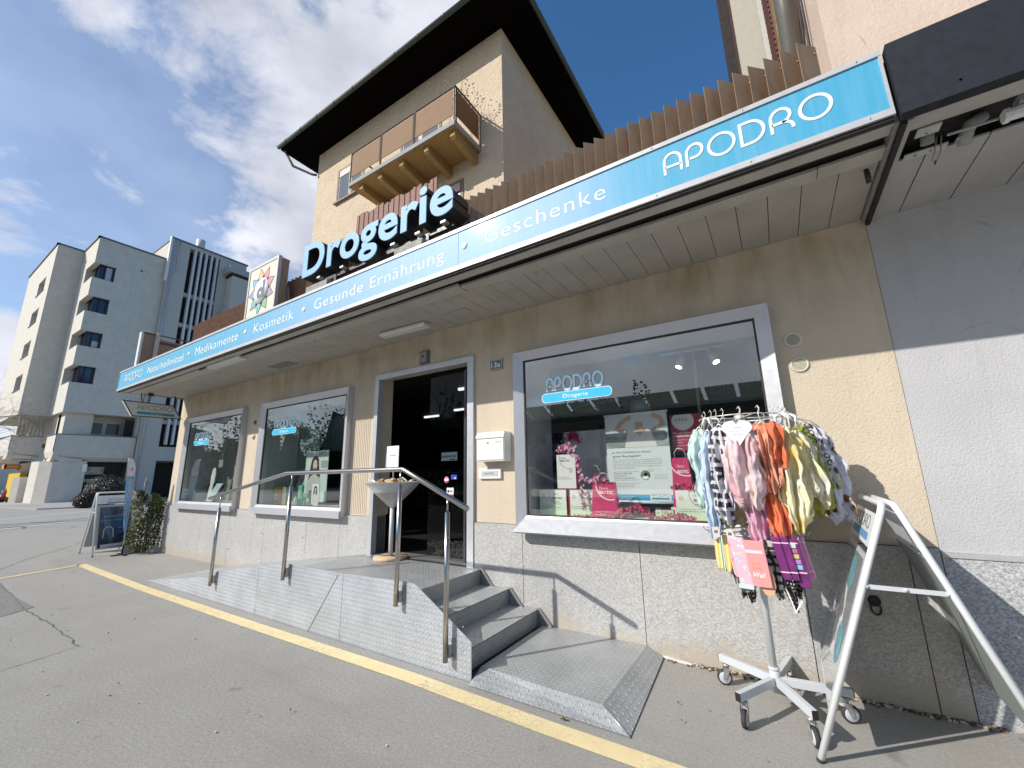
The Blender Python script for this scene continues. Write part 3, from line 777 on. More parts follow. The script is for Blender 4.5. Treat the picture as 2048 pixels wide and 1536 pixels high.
b = MB(); add_text(b, 'BRIEFE', (-2.80, -.0345, 1.497), X, Z, NF, .13, .022, .0012, bold=.01, space=1.3); b.build('lettering', mat('grey_engraving', (.22, .22, .22), .6), ls)
for zc, lbl in ((2.50, 'upper of the two round louvred vent grilles right of the large window, in shade'), (2.293, 'lower of the two round louvred vent grilles right of the large window, half in sun')):
    x = .225 if zc > 2.4 else .24
    v = thing('vent_grille', lbl, 'vent', (x, 0, zc), 'round vent grilles')
    v_c = mat('cream_vent_plastic', (.62, .58, .46), .5)
    b = MB(); b.lathe([(.043, .002), (.048, .012), (.058, .014), (.064, .006), (.066, 0)], (x, -.0, zc), 32, NF); b.build('ring', v_c, v)
    MB().lathe([(0, .001), (.045, .001)], (x, -.0005, zc), 24, NF).build('recess', mat('vent_recess', (.10, .09, .07), .8), v)
    b = MB()
    for i in range(-4, 5):
        z = i * .0098; hw = math.sqrt(max(0, .046 ** 2 - z * z)); b.obox((x, -.008, zc + z), (hw, 0, 0), (0, .005, .0022), (0, .001, .0026))
    b.build('slat', v_c, v)
for zc, r_, lbl, m_ in ((2.52, .038, 'round dark wall cap between the two left windows, the upper one', mat('dark_bronze_cap', (.13, .11, .09), .4, .3)), (2.26, .048, 'round pale wall cap between the two left windows, the lower one', mat('pale_cap', (.55, .49, .40), .5))):
    v = thing('round_vent', lbl, 'vent', (-8.07, 0, zc), 'round wall caps')
    MB().lathe([(0, .022), (r_ * .6, .022), (r_ * .62, .016), (r_, .014), (r_, 0)], (-8.07, 0, zc), 24, NF).build('cap', m_, v)
hk = thing('wall_hook', 'rusty dark iron tie ring fixed to the granite base behind the right sandwich board', 'wall hook', (.42, -.02, .52))
MB().lathe([(0, .015), (.02, .015), (.035, .006), (.035, 0)], (.42, -.022, .62), 16, NF).build('rosette', mat('dark_iron', (.05, .045, .04), .6, .5), hk)
MB().tube([(.42 + .026 * math.sin(a), -.04, .575 - .036 * math.cos(a)) for a in [2 * math.pi * i / 14 for i in range(14)]], .006, 8, closed=True).build('ring', mat('dark_iron', (.05, .045, .04), .6, .5), hk)

# arrow-shaped hanging sign at the corner, facing right (+x)
ha = thing('hanging_arrow_sign', 'slanted white hanging sign under the left end of the canopy with a blue bar', 'sign', (-11.3, -.6, 2.83))
# slanted parallelogram: local u = +y, v = z
pl = [(-1.10, 3.14), (-.26, 3.125), (-.08, 2.85), (-.92, 2.835)]
b = MB(); b.prism(pl, (-11.36, 0, 0), Y, Z, (.12, 0, 0)); o = b.build('box_body', mat('off_white_sign_body', (.62, .62, .58), .5), ha); bevel(o, .004)
b = MB(); b.stroke(pl, .022, (-11.2415, 0, 0), Y, Z, X, .006, closed=True); b.build('dark_rim', mat('dark_green_grey_rim', (.09, .095, .08), .5), ha)
b = MB(); add_round(b, 'APODRO', (-11.2395, -.855, 2.985), Y, Z, X, .098, .085, xs=.98, th=.002); b.build('lettering', mat('slate_lettering', (.10, .11, .11), .5), ha)
b = MB(); b.prism([(p[0], p[1]) for p in rrect(.66, .055, .027)], (-11.2395, -.86, 2.885), Y, Z, (.002, 0, 0)); b.build('blue_bar', mat('teal_blue', (.02, .27, .44), .4), ha)
b = MB(); add_text(b, 'Drogerie', (-11.2373, -.62, 2.898), Y, Z, X, .19, .026, .001); b.build('small_lettering', mat('pale_lettering', (.5, .62, .66), .5), ha)
b = MB(); b.tube([(-11.3, -.75, 3.13), (-11.3, -.80, 3.2), (-11.3, -.83, 3.37)], .008, 6); b.tube([(-11.3, -.68, 3.13), (-11.3, -.66, 3.37)], .012, 6); b.box(-11.33, -11.27, -.70, -.62, 3.30, 3.36); b.tube([(-11.3, -.22, 3.12), (-11.3, -.22, 3.37)], .012, 6); b.build('hanger', mat('dark_iron', (.05, .045, .04), .6), ha)
# ================================================================== entrance ramp, steps, handrail
YR = -1.14
rp = thing('entrance_ramp', 'galvanised chequer-plate ramp and landing with three steps in front of the shop door', 'ramp', (-4.6, -.57, 0))
def side(poly, name):
    b = MB(); b.prism(poly, (0, YR, 0), X, Z, (0, .006, 0)); return b.build(name, M_TR_XZ, rp)
side([(-8.42, .004), (-5.223, .004), (-5.223, .515), (-6.38, .33), (-6.385, .275), (-8.42, .012)], 'side_panel')
side([(-5.218, .004), (-3.682, .004), (-3.682, .59), (-4.76, .585), (-5.218, .515)], 'side_panel')
side([(-3.677, .004), (-2.12, .004), (-2.12, .27), (-2.72, .605), (-2.80, .612), (-3.677, .59)], 'side_panel')
b = MB(); b.stroke([(-3.78, .585), (-4.20, .02)], .05, (0, YR - .001, 0), X, Z, NF, .004); b.build('fold_strip', M_TR_XZ, rp)
sc = MB()
for x in (-5.20, -5.24, -3.66, -3.70, -2.2, -6.6): 
    for z in (.05, .2, .36): 
        if not (x < -6 and z > .2): sc.lathe([(0, .003), (.006, .002), (.007, 0)], (x, YR, z), 8, NF)
sc.build('rivet', M_GALV, rp)
b = MB()
b.prism([(-8.42, .006), (-4.75, .50), (-4.75, .49), (-8.3, .0)], (0, YR + .008, 0), X, Z, (0, 1.105, 0)); b.build('ramp_plate', M_TR_XY, rp)
b = MB(); b.box(-4.745, -4.12, YR + .008, -.03, .480, .50); b.box(-4.113, -2.86, YR + .008, -.56, .480, .50); b.box(-4.113, -2.86, -.552, -.03, .480, .5005); b.build('landing_plate', M_TR_XY, rp)
st = [(-2.86, .50), (-2.50, .352), (-2.17, .205), (-2.115, .07)]
for i in range(3):
    x0, z0 = st[i]; z1 = st[i + 1][1]
    b = MB(); b.box(x0 + .001, x0 + .006, YR + .010, -.045, z1 - .0 if i < 2 else .055, z0 - .001); o = b.build('riser', M_TR_YZ, rp)
    if i < 2:
        b = MB(); b.box(x0 + .007, st[i + 1][0] + .006, YR + .010, -.045, z1 - .006, z1); b.build('tread', M_TR_XY, rp)
# wall-side cheek plates
for i, (x, z) in enumerate(st[:3]): MB().prism([(x, z + .012), (x + .03, z + .012), (x + .17, st[i + 1][1] + .0), (x, st[i + 1][1] + .0)], (0, -.040, 0), X, Z, (0, .006, 0)).build('cheek_plate', mat('dark_galvanised', (.30, .30, .29), .5, .5), rp)
MB().box(-8.0, -2.13, YR + .012, YR + .03, 0, .012).build('base_gap', M_DARK, rp)
MB().box(-4.7, -2.9, -1.0, -.1, 0, .3).build('under_frame', M_DARK, rp)
fp = thing('step_platform', 'low grey chequered steel platform with sloping edges at the foot of the steps', 'metal plate', (-1.55, -.6, 0))
zt = .072
T = [(-2.11, -1.03, zt), (-1.13, -1.075, zt), (-1.13, -.02, zt), (-2.11, -.02, zt)]
Bq = [(-2.11, -1.185, .006), (-.925, -1.19, .006), (-1.0, .0 - .02, .012), (-2.11, -.02, .006)]
b = MB(); b.add(T, [(0, 1, 2, 3)]); b.build('top_sheet', M_TR_XY, fp)
b = MB(); b.add(T + Bq, [(0, 4, 5, 1), (1, 5, 6, 2)]); b.build('bevel_sheet', M_TR_XY, fp)
b = MB(); b.tube([T[1], Bq[1]], .006, 6); b.build('weld_seam', M_GALV, fp)
b = MB(); b.box(-2.11, -1.13, -.018, -.008, .0, .078); b.build('rear_edge', M_GALV, fp)

hr = thing('handrail', 'brushed stainless steel handrail with four posts along the entrance ramp', 'handrail', (-4.3, -1.17, .1))
YH = -1.195
b = MB(); b.smooth = True
b.tube([(-6.55, YH, 1.255), (-4.75, YH, 1.552), (-4.73, YH, 1.555), (-2.86, YH, 1.558), (-2.84, YH, 1.553), (-2.115, YH, 1.235)], .0215, 18)
b.build('rail', M_STEEL, hr)
for x, z0, zt_, zr in ((-6.24, .195, 1.14, 1.29), (-4.62, .44, 1.415, 1.54), (-2.885, .425, 1.42, 1.54), (-2.325, .115, 1.205, 1.31)):
    p = thing_p = MB().tube([(x, YH, z0), (x, YH, zt_)], .0205, 16).build('post', M_STEEL, hr)
    MB().tube([(x, YH, zt_), (x, YH, zr)], .007, 8).build('pin', M_STEEL, p)
    b = MB(); b.box(x + .022, x + .052, YR - .012, YR - .001, z0 + .005, z0 + .155); b.box(x + .012, x + .034, YR - .045, YR - .012, z0 + .03, z0 + .12); b.lathe([(0, .012), (.009, .010), (.009, 0)], (x + .04, YR - .012, z0 + .125), 8, NF); b.lathe([(0, .012), (.009, .010), (.009, 0)], (x + .04, YR - .012, z0 + .035), 8, NF)
    b.build('bracket', M_GALV, p)

# ------------------------------------------------------------------ funnel stand by the door
sx_, sy_ = -4.20, -.10
fsn = thing('funnel_stand', 'pale grey funnel-shaped bowl on a slim pole with a round wooden foot by the door', 'stand', (sx_, sy_, .5))
b = MB(); b.lathe([(.018, 1.10 - .5), (.03, .61), (.235, .80), (.24, .80), (.242, .812), (.350, .92), (.355, .925), (.345, .925), (.235, .81), (.02, .64)], (sx_, sy_, .5), 40); b.build('bowl', mat('matt_silver_bowl', (.56, .57, .57), .4, .3), fsn)
MB().tube([(sx_, sy_, .535), (sx_, sy_, 1.14)], .028, 16).build('pole', M_GREYP, fsn)
M_WOOD = NT('pale_birch_wood'); n = M_WOOD.noise(12, 4, .6, M_WOOD.map((1, 6, 1))); M_WOOD.set(M_WOOD.mix(M_WOOD.mr(n, .35, .7), (.58, .40, .24), (.72, .54, .36)), .5); M_WOOD = M_WOOD.m
o = MB().lathe([(.20, 0), (.205, .004), (.205, .030), (.20, .036), (0, .036)], (sx_, sy_, .502), 36).build('foot', M_WOOD, fsn)
rn = random.Random(5)
for i in range(13):
    b = MB(); a = rn.uniform(0, 6.28); r_ = rn.uniform(.05, .29); c = Vector((sx_ + r_ * math.cos(a), sy_ + r_ * math.sin(a) * .9, 1.455 - .02 * rn.random() - (.0 if r_ < .2 else .015)))
    u = Vector((math.cos(a + 1), math.sin(a + 1), rn.uniform(-.5, .5))).normalized(); v = u.cross(Vector((rn.uniform(-.6, .6), rn.uniform(-.6, .6), 1))).normalized(); w_ = u.cross(v)
    b.obox(c, u * .052, v * .034, w_ * .009)
    col = rn.choice(((.80, .76, .66), (.72, .52, .24), (.80, .74, .60), (.42, .20, .10), (.78, .62, .34)))
    o = b.build('sample_sachet', mat('sachet_%d' % int(col[1] * 100), col, .4), label='small paper tea sachets heaped in the funnel bowl by the shop door', cat='sachet', group='sachets in the funnel bowl'); bevel(o, .004)
ns = thing('notice_card', 'white upright notice card on a thin pin above the funnel bowl', 'notice', (sx_, sy_, 1.45))
b = MB(); b.tube([(sx_ - .01, sy_, 1.42), (sx_ - .01, sy_, 1.62)], .006, 8); b.build('pin', M_GREYP, ns)
o = MB().box(-4.345, -4.12, sy_ - .004, sy_ + .002, 1.60, 1.885).build('card', mat('white_card', (.78, .79, .82), .5, var=.02), ns)
MB().box(-4.35, -4.335, sy_ - .008, sy_ - .004, 1.60, 1.78).build('clip', mat('clear_acrylic', (.6, .62, .66), .15), ns)
b = MB(); add_text(b, 'Kostenlos', (-4.285, sy_ - .0045, 1.755), X, Z, NF, .12, .016, .001, bold=.01); b.build('lettering', mat('blue_print', (.10, .20, .45), .6), ns)

# ================================================================== revolving rack
rx_, ry_ = -.20, -.42
rk = thing('scarf_rack', 'grey five-legged castor rack with two rings hung with scarves and socks', 'clothes rack', (rx_, ry_, 0))
MB().tube([(rx_, ry_, .12), (rx_, ry_, 1.90)], .0205, 18).build('pole', M_GREYP, rk)
b = MB(); b.tube([(rx_, ry_, .10), (rx_, ry_, .24)], .030, 18); b.lathe([(.03, 0), (.034, .01), (.03, .02)], (rx_, ry_, .225), 18); b.build('socket', M_GREYP, rk)
for ang, sw in ((-118, -95), (-62, -70), (6, 20), (78, 100), (150, 195)):
    d = Vector((math.cos(R(ang)), math.sin(R(ang)), 0)); c = Vector((rx_, ry_, .166)); e = c + d * .40
    b = MB(); b.bar(c + d * .02, e, .034, .048); leg = b.build('leg', M_GREYP, rk); bevel(leg, .003)
    b = MB(); b.bar(e, e + d * .004, .032, .046); b.build('end_cap', M_BLACK, leg)
    q = c + d * .355; fw = Vector((math.cos(R(sw)), math.sin(R(sw)), 0)); sd_ = Vector((-fw.y, fw.x, 0)); wc = Vector((q.x, q.y, .050)) + fw * .018
    b = MB(); b.lathe([(.013, .0), (.024, .004), (.026, .012), (.02, .018)], (q.x, q.y, .120), 14)
    for s in (-1, 1): b.prism([(-.022, .112), (.022, .112), (.030, .04), (.012, .035)], Vector((q.x, q.y, 0)) + sd_ * (.021 * s) - sd_ * .0015, fw, Z, sd_ * .003)
    b.box(q.x - .008, q.x + .008, q.y - .008, q.y + .008, .11, .14)
    cst = b.build('castor', M_GALV, leg)
    b = MB(); b.lathe([(.042, -.014), (.049, -.010), (.050, 0), (.049, .010), (.042, .014)], wc, 24, sd_); 
    b.build('tyre', M_RUB, leg)
    b = MB(); b.lathe([(0, -.0155), (.036, -.0155), (.040, -.012), (.040, .012), (.036, .0155), (0, .0155)], wc, 20, sd_); b.build('wheel_hub', M_GREYP, leg)
    b = MB(); b.obox(wc - fw * .035 + Vector((0, 0, .045)), fw * .016, sd_ * .014, (0, 0, .003)); b.build('brake_lever', mat('light_plastic', (.6, .6, .58), .4), leg)
for zr, r_ in ((1.865, .27), (1.072, .235)):
    b = MB(); b.tube([(rx_ + r_ * math.cos(a), ry_ + r_ * math.sin(a), zr) for a in [2 * math.pi * i / 40 for i in range(40)]], .0045, 8, closed=True)
    for k_ in range(4):
        a = k_ * math.pi / 2 + .4; b.tube([(rx_, ry_, zr), (rx_ + r_ * math.cos(a), ry_ + r_ * math.sin(a), zr)], .004, 6)
    b.lathe([(.021, -.02), (.034, -.02), (.034, .02), (.021, .02)], (rx_, ry_, zr), 18); b.build('ring', mat('white_wire', (.62, .60, .56), .35, .3), rk)
for k_ in range(14):
    a = 2 * math.pi * k_ / 14 + .1; o = Vector((math.cos(a), math.sin(a), 0)); p = Vector((rx_, ry_, 1.072))
    b = MB(); b.tube([p + o * .2, p + o * .31, p + o * .325 + Z * .02, p + o * .318 + Z * .04], .0025, 6); b.build('prong', M_STEEL, rk)

DZ = .055
# cloth patterns -----------------------------------------------------
def cloth(name, kind, a, b_, sc=1., c3=None):
    t = NT(name); P_ = t.P
    n = t.noise(6 * sc, 4, .55, None, .8)
    if kind == 'mottle': c = t.mix(t.mr(n, .38, .62), a, b_)
    elif kind == 'marble': c = t.ramp(t.math('ADD', t.math('MULTIPLY', t.noise(3.2 * sc, 3, .5, t.map((1, 1, .55)), 1.5), 1.0), 0.0), (.30, a), (.45, b_), (.60, c3 or a), (.74, a))
    elif kind == 'leopard': v = t.vor(34 * sc); c = t.mix(t.mr(t.math('ABSOLUTE', t.math('SUBTRACT', v, .42)), .07, .03, 0, .7), a, b_)
    elif kind in ('check', 'ring', 'dot'):
        xyz = t.sep(t.map((1, 1, 1), (0, 0, .4))); s_ = 24 * sc
        u = t.math('MULTIPLY', t.math('ADD', xyz[0], t.math('MULTIPLY', xyz[2], .12)), s_); v = t.math('MULTIPLY', xyz[2], s_ * .72)
        u = t.math('ADD', u, t.math('MULTIPLY', t.noise(5, 2), 1.2)); v = t.math('ADD', v, t.math('MULTIPLY', t.noise(4, 2), 1.0))
        fu = t.math('ABSOLUTE', t.math('SUBTRACT', t.math('FRACT', u), .5)); fv = t.math('ABSOLUTE', t.math('SUBTRACT', t.math('FRACT', v), .5))
        if kind == 'check': f = t.mr(t.math('MAXIMUM', fu, fv), .33, .29)
        else:
            rr = t.math('SQRT', t.math('ADD', t.math('POWER', fu, 2), t.math('POWER', fv, 2)))
            f = t.mr(t.math('ABSOLUTE', t.math('SUBTRACT', rr, .30)), .10, .06) if kind == 'ring' else t.mr(rr, .26, .2)
        c = t.mix(f, a, b_)
    elif kind == 'floral':
        v = t.vor(16 * sc, 'F1', 'Color'); d = t.vor(16 * sc); k2 = t.noise(11 * sc, 2)
        c = t.mix(t.mr(d, .42, .30), a, t.ramp(k2, (.35, b_), (.5, c3 or b_), (.65, (.75, .6, .1))))
    elif kind == 'stripe': s_ = t.math('FRACT', t.math('MULTIPLY', t.sep()[0], 55 * sc)); c = t.mix(t.mr(s_, .45, .55), a, b_)
    else: c = a
    t.set(c, .8); t.set(Sheen_Weight=.25)
    t.bump(t.noise(26, 4, .6, t.map((1, 1, .35)), .7), .35, .012)
    tr = t.n('ShaderNodeBsdfTranslucent'); t.put(c, tr.inputs[0]); mxs = t.n('ShaderNodeMixShader'); mxs.inputs[0].default_value = .18
    t.l(t.b.outputs[0], mxs.inputs[1]); t.l(tr.outputs[0], mxs.inputs[2]); t.l(mxs.outputs[0], t.o.inputs[0])
    return t.m
from mathutils import noise as MN
def drape(name, m, a, r0, z1, z0, wid, thick, seed, lab, grp, tip=.25, lean=0., face=None, top=.22, asym=0, mb_extra=None):
    """hanging cloth: a closed gathered bag, wide plane roughly along the ring tangent"""
    rn = random.Random(seed); NB, NA = 56, 96; wid *= 1.55 if 'sock' not in name else 1.0; thick *= 1.35
    rad = Vector((math.cos(R(a)), math.sin(R(a)), 0)); tan = Vector((-rad.y, rad.x, 0))
    if face is not None:
        fdir = Vector((math.cos(R(face)), math.sin(R(face)), 0)); tan = Vector((-fdir.y, fdir.x, 0)); nrm = fdir
    else: nrm = rad
    c0 = Vector((rx_, ry_, 0)) + rad * r0; b = MB(); b.smooth = True
    ph = [rn.uniform(0, 6.28) for _ in range(6)]; nf = rn.choice((5, 6, 7))
    for i in range(NB + 1):
        s = i / NB; z = z1 + (z0 - z1) * s
        pw = top + (1 - top) * min(1, (s / .22)) ** .6 if s < .22 else 1.0
        if s > 1 - tip: 
            q = (s - (1 - tip)) / tip; pw *= (1 - (.80 if 'sock' in name else .50) * q ** 1.6)
        pw *= 1 + .05 * math.sin(3.1 * s + ph[0]) + .03 * math.sin(9 * s + ph[1])
        sway = wid * .07 * math.sin(3 * s + ph[2]) + lean * s
        for j in range(NA):
            t_ = 2 * math.pi * j / NA
            fold = .26 * math.sin(nf * t_ + ph[3] + 1.5 * math.sin(3 * s + ph[4])) + .13 * math.sin((nf * 2 + 1) * t_ + ph[5] + 4 * s)
            fold *= min(1, .35 + s * 1.6); out = tan * math.cos(t_) + nrm * math.sin(t_)
            xx = math.cos(t_) * wid * pw * (1 + .06 * fold); yy = math.sin(t_) * thick * pw * (1 + 1.1 * fold) + thick * .55 * fold
            p = c0 + tan * (xx + sway + asym * s * s) + nrm * (yy + .012 * math.sin(7 * s + ph[1])) + Z * z
            if s > 1 - tip * .6: p.z += .035 * math.sin(2.3 * t_ + ph[2]) * (s - (1 - tip * .6)) / (tip * .6) * (wid / .09)
            k2 = MN.noise_vector(p * 13 + Vector((seed, 0, 0))) * .016; q1 = MN.noise(Vector((p.x * 24, p.y * 24, p.z * 5)) + Vector((seed * 3.1, 0, 0))); q2 = MN.noise(Vector((p.x * 38 + p.z * 12, p.y * 38, p.z * 22)) + Vector((0, seed, 0)))
            b.v.append(p + k2 * .6 + out * ((.22 - abs(q1)) * .060 + (.2 - abs(q2)) * .010))
    for i in range(NB):
        for j in range(NA): b.face((i * NA + j, i * NA + (j + 1) % NA, (i + 1) * NA + (j + 1) % NA, (i + 1) * NA + j))
    b.face(list(range(NA))); b.face([NB * NA + j for j in range(NA - 1, -1, -1)])
    o = b.build(name, m, label=lab, cat='scarf' if 'scarf' in name or 'shawl' in name else 'sock', group=grp)
    return o, c0
GS = 'scarves hanging from the upper ring of the rack'
C_MINT = cloth('mint_leopard_voile', 'leopard', (.58, .74, .70), (.40, .58, .56)); C_PBLUE = cloth('pale_blue_voile', 'mottle', (.62, .72, .84), (.50, .62, .78))
C_CHK = cloth('black_white_check', 'check', (.74, .74, .78), (.04, .04, .06)); C_ROSE = cloth('rose_marble_silk', 'marble', (.82, .55, .47), (.78, .66, .68), 1.3, (.74, .46, .50))
C_MAG = cloth('magenta_silk', 'marble', (.66, .12, .36), (.74, .36, .52), 1.5, (.78, .55, .64)); C_ORG = cloth('coral_linen', 'plain', (.82, .20, .08), (0, 0, 0)); C_APR = cloth('apricot_linen', 'plain', (.80, .38, .24), (0, 0, 0))
C_YEL = cloth('lemon_voile', 'marble', (.82, .76, .42), (.82, .66, .22), 1.2, (.86, .82, .62)); C_CRM = cloth('cream_voile', 'marble', (.84, .80, .62), (.80, .74, .46), 1., (.86, .84, .74))
C_LIM = cloth('lime_linen', 'plain', (.40, .40, .06), (0, 0, 0)); C_RNG = cloth('ring_print', 'ring', (.72, .68, .68), (.08, .05, .06), 1.1); C_FLO = cloth('bold_print', 'floral', (.70, .70, .78), (.32, .08, .05), .8, (.1, .05, .08))
C_BLK = cloth('black_silk', 'dot', (.015, .015, .018), (.6, .6, .6), 2.2)
camdir = -92
for args in (
 ('scarf', C_MINT, 214, .31, 1.79, 1.26, .045, .035, 1, 'pale mint leopard-print scarf, leftmost on the rack', -95, .0, .15),
 ('scarf', C_PBLUE, 229, .30, 1.76, 1.06, .040, .035, 2, 'pale ice-blue scarf with a pointed end beside the mint scarf', -100, -.01, .5),
 ('scarf', C_BLK, 238, .28, 1.77, 1.32, .024, .03, 3, 'narrow black scarf between the ice-blue and the chequered scarf', -100, .0, .3),
 ('scarf', C_CHK, 249, .315, 1.79, 1.17, .044, .035, 4, 'white scarf printed with black squares', -100, -.02, .4),
 ('scarf', C_MAG, 271, .25, 1.76, 1.02, .046, .045, 5, 'magenta and mauve silk scarf hanging low behind the rose one', -95, .04, .45),
 ('scarf', C_ROSE, 272, .34, 1.78, 1.28, .066, .045, 6, 'wide dusty-rose and lilac marbled shawl at the front of the rack', -98, .01, .18),
 ('scarf', C_ORG, 296, .28, 1.80, 1.07, .036, .04, 7, 'long burnt-orange scarf between the rose and the yellow scarves', -90, .04, .15),
 ('scarf', C_APR, 295, .33, 1.79, 1.36, .036, .04, 8, 'bright coral scarf folded over its hanger at the top front', -95, .02, .18),
 ('scarf', C_YEL, 316, .34, 1.76, 1.14, .062, .050, 9, 'soft lemon-yellow scarf at the right front of the rack', -85, .02, .28),
 ('scarf', C_CRM, 334, .34, 1.74, 1.28, .060, .05, 10, 'cream and white scarf billowing to the right of the lemon scarf', -75, .07, .25),
 ('scarf', C_LIM, 352, .35, 1.78, 1.21, .055, .04, 11, 'olive-lime scarf behind the cream scarf', -60, .06, .1),
 ('scarf', C_RNG, 2, .385, 1.80, 1.29, .050, .035, 12, 'pale scarf with small dark rings on the right of the rack', -60, .08, .25),
 ('scarf', C_FLO, 9, .43, 1.80, 1.16, .062, .045, 13, 'white scarf with bold rust and plum print, rightmost on the rack', -65, .09, .25),
 ('scarf', cloth('teal_print', 'floral', (.5, .62, .62), (.1, .3, .3), 1., (.5, .2, .2)), 60, .25, 1.78, 1.1, .07, .04, 14, 'teal printed scarf at the back of the rack', 60, 0, .3),
 ('scarf', cloth('sand_print', 'mottle', (.62, .5, .36), (.5, .36, .24)), 120, .25, 1.78, 1.1, .07, .04, 15, 'sand-coloured scarf at the back of the rack near the wall', 120, 0, .3),
 ('scarf', cloth('grey_print', 'check', (.6, .6, .62), (.2, .2, .25), .8), 170, .25, 1.78, 1.15, .06, .04, 16, 'grey checked scarf at the back left of the rack', 170, 0, .3)):
    nm, m, a, r0, z1, z0, wd, th, sd2, lab, face, lean, tip = args
    o, c0 = drape(nm, m, a, r0, z1, z0, wd, th, sd2, lab, GS, tip=tip, lean=lean, face=face)
    hg = Vector((rx_ + .27 * math.cos(R(a)), ry_ + .27 * math.sin(R(a)), 0))
    b = MB(); b.tube([(hg.x, hg.y, 1.90), (hg.x + .012, hg.y - .01, 1.915), (hg.x + .02, hg.y - .012, 1.895), (hg.x + .012, hg.y - .01, 1.86), (c0.x, c0.y, z1 + .015)], .0022, 6)
    tn = Vector((math.sin(R(face)), -math.cos(R(face)), 0)); b.tube([Vector((c0.x, c0.y, z1 - .03)) - tn * .05, (c0.x, c0.y, z1 + .015), Vector((c0.x, c0.y, z1 - .03)) + tn * .05], .004, 6)
    b.build('hanger', mat('white_wire', (.62, .60, .56), .35, .3), o)
# orange fold hanging over, white ribbons, heart tag
o, c = drape('scarf', C_ORG, 300, .36, 1.795, 1.52, .034, .035, 31, 'burnt-orange scarf loop folded at the top of the coral scarf', GS, tip=.3, face=-80, lean=.03)
ht = [(0, -.095)] + [(.055 * math.cos(R(a)) * 1.05 + .03, .03 + .045 * math.sin(R(a))) for a in range(-50, 120, 17)] + [(0, .052)] + [(-(.055 * math.cos(R(a)) * 1.05 + .03), .03 + .045 * math.sin(R(a))) for a in range(103, -51, -17)]
tg = thing('heart_tag', 'white heart-shaped price tag hanging on the front of the rack', 'tag', (-.27, -.79, 1.70))
b = MB(); b.prism(ht, (-.200, -.82, 1.735), Vector((.998, .05, 0)), Z, (0, .004, 0)); b.build('card', mat('white_card', (.78, .79, .82), .5, var=.02), tg)
b = MB(); 
for i, (t_, w_) in enumerate((('Schal', .045), ('Baumwolle', .085), ('CHF 19.90', .06))): add_text(b, t_, (-.200 - w_ / 2, -.8215, 1.761 - i * .024), Vector((.998, .05, 0)), Z, NF, w_, .009, .0008)
b.build('print', mat('grey_print', (.35, .35, .36), .6), tg)
rb_ = random.Random(9)
for i, (x, y) in enumerate(((-.36, -.70), (.10, -.62), (.05, -.66))):
    b = MB()
    for k_ in range(5):
        a = rb_.uniform(0, 6.28); p = Vector((x, y, 1.85)); q = p + Vector((math.cos(a) * .04, math.sin(a) * .03, rb_.uniform(-.03, .02))); e = q + Vector((rb_.uniform(-.03, .03), 0, -rb_.uniform(.04, .11)))
        b.tube([p, q, e], [.004, .007, .003], 6)
    b.build('ribbon', mat('white_ribbon', (.76, .75, .72), .6), label=('white ribbon bow tied to the left of the heart tag', 'white ribbon bow at the upper right of the rack ring', 'white ribbon bow tied above the lemon scarf')[i], cat='ribbon', group='ribbon bows on the rack')
for i, (x, z) in enumerate(((-.405, 1.10), (-.325, 1.09))):
    b = MB(); b.obox((x, -.74, z), (.020, 0, .003), (0, .0015, 0), (-.004, 0, .032)); o = b.build('price_tag', mat('beige_tag', (.62, .58, .52), .6), label=('beige paper price tag below the chequered scarf', 'grey-printed price tag just left of the magenta scarf end')[i], cat='tag')
    b = MB(); b.box(x - .010, x + .010, -.7425, -.7418, z - .006, z + .012); b.build('print', mat('dark_print', (.15, .14, .13), .6), o)

# socks, cards, packs on the lower ring -------------------------------
GK = 'socks and packs hanging from the lower ring of the rack'
def slab(name, m, a, r0, z1, z0, wid, th, lab, face, tilt=0., toe=0., cat='sock', split=None, rnd=.02):
    z1 += DZ; z0 += DZ
    rad = Vector((math.cos(R(a)), math.sin(R(a)), 0)); f = Vector((math.cos(R(face)), math.sin(R(face)), 0)); tn = Vector((-f.y, f.x, 0))
    c = Vector((rx_, ry_, 0)) + rad * r0; h = z1 - z0
    poly = [(-wid, 0), (-wid * .98, -h * .7), (-wid * .9 , -h + rnd), (-wid * .5, -h), (wid * .5 + toe, -h), (wid * .95 + toe, -h + rnd), (wid * .98, -h * .7), (wid, 0)]
    poly = [(p[0] + tilt * p[1], p[1]) for p in poly]
    b = MB(); b.prism(poly, c + Z * z1 - f * th / 2, tn, Z, f * th)
    o = b.build(name, m, label=lab, cat=cat, group=GK); bevel(o, th * .35, 3)
    return o, c + f * th / 2, tn, f
C_PINE = cloth('pineapple_knit', 'stripe', (.78, .72, .40), (.80, .56, .10), .8); C_GRN = cloth('green_white_stripe', 'stripe', (.72, .78, .74), (.06, .22, .12), 1.4)
C_PNK = cloth('pink_knit', 'floral', (.82, .46, .52), (.6, .75, .74), 1.4, (.8, .3, .34)); C_PNK2 = cloth('pink_motif_knit', 'floral', (.80, .50, .62), (.4, .5, .66), 2., (.72, .78, .8))
C_BW = cloth('black_white_print', 'check', (.02, .02, .025), (.62, .62, .62), 1.1); C_BR = cloth('rust_print', 'stripe', (.16, .05, .03), (.6, .55, .5), .9)
f0 = -100
slab('sock', C_PINE, 226, .30, 1.03, .80, .030, .022, 'yellow sock with pineapple print, outermost on the left of the lower ring', f0, .0, rnd=.03)
slab('sock', C_GRN, 232, .30, 1.02, .79, .016, .02, 'narrow green and white striped sock beside the pineapple sock', f0, .0, rnd=.02)
slab('sock', C_PINE, 238, .30, 1.02, .79, .020, .022, 'second yellow pineapple sock, right of the striped one', f0, .0, rnd=.03)
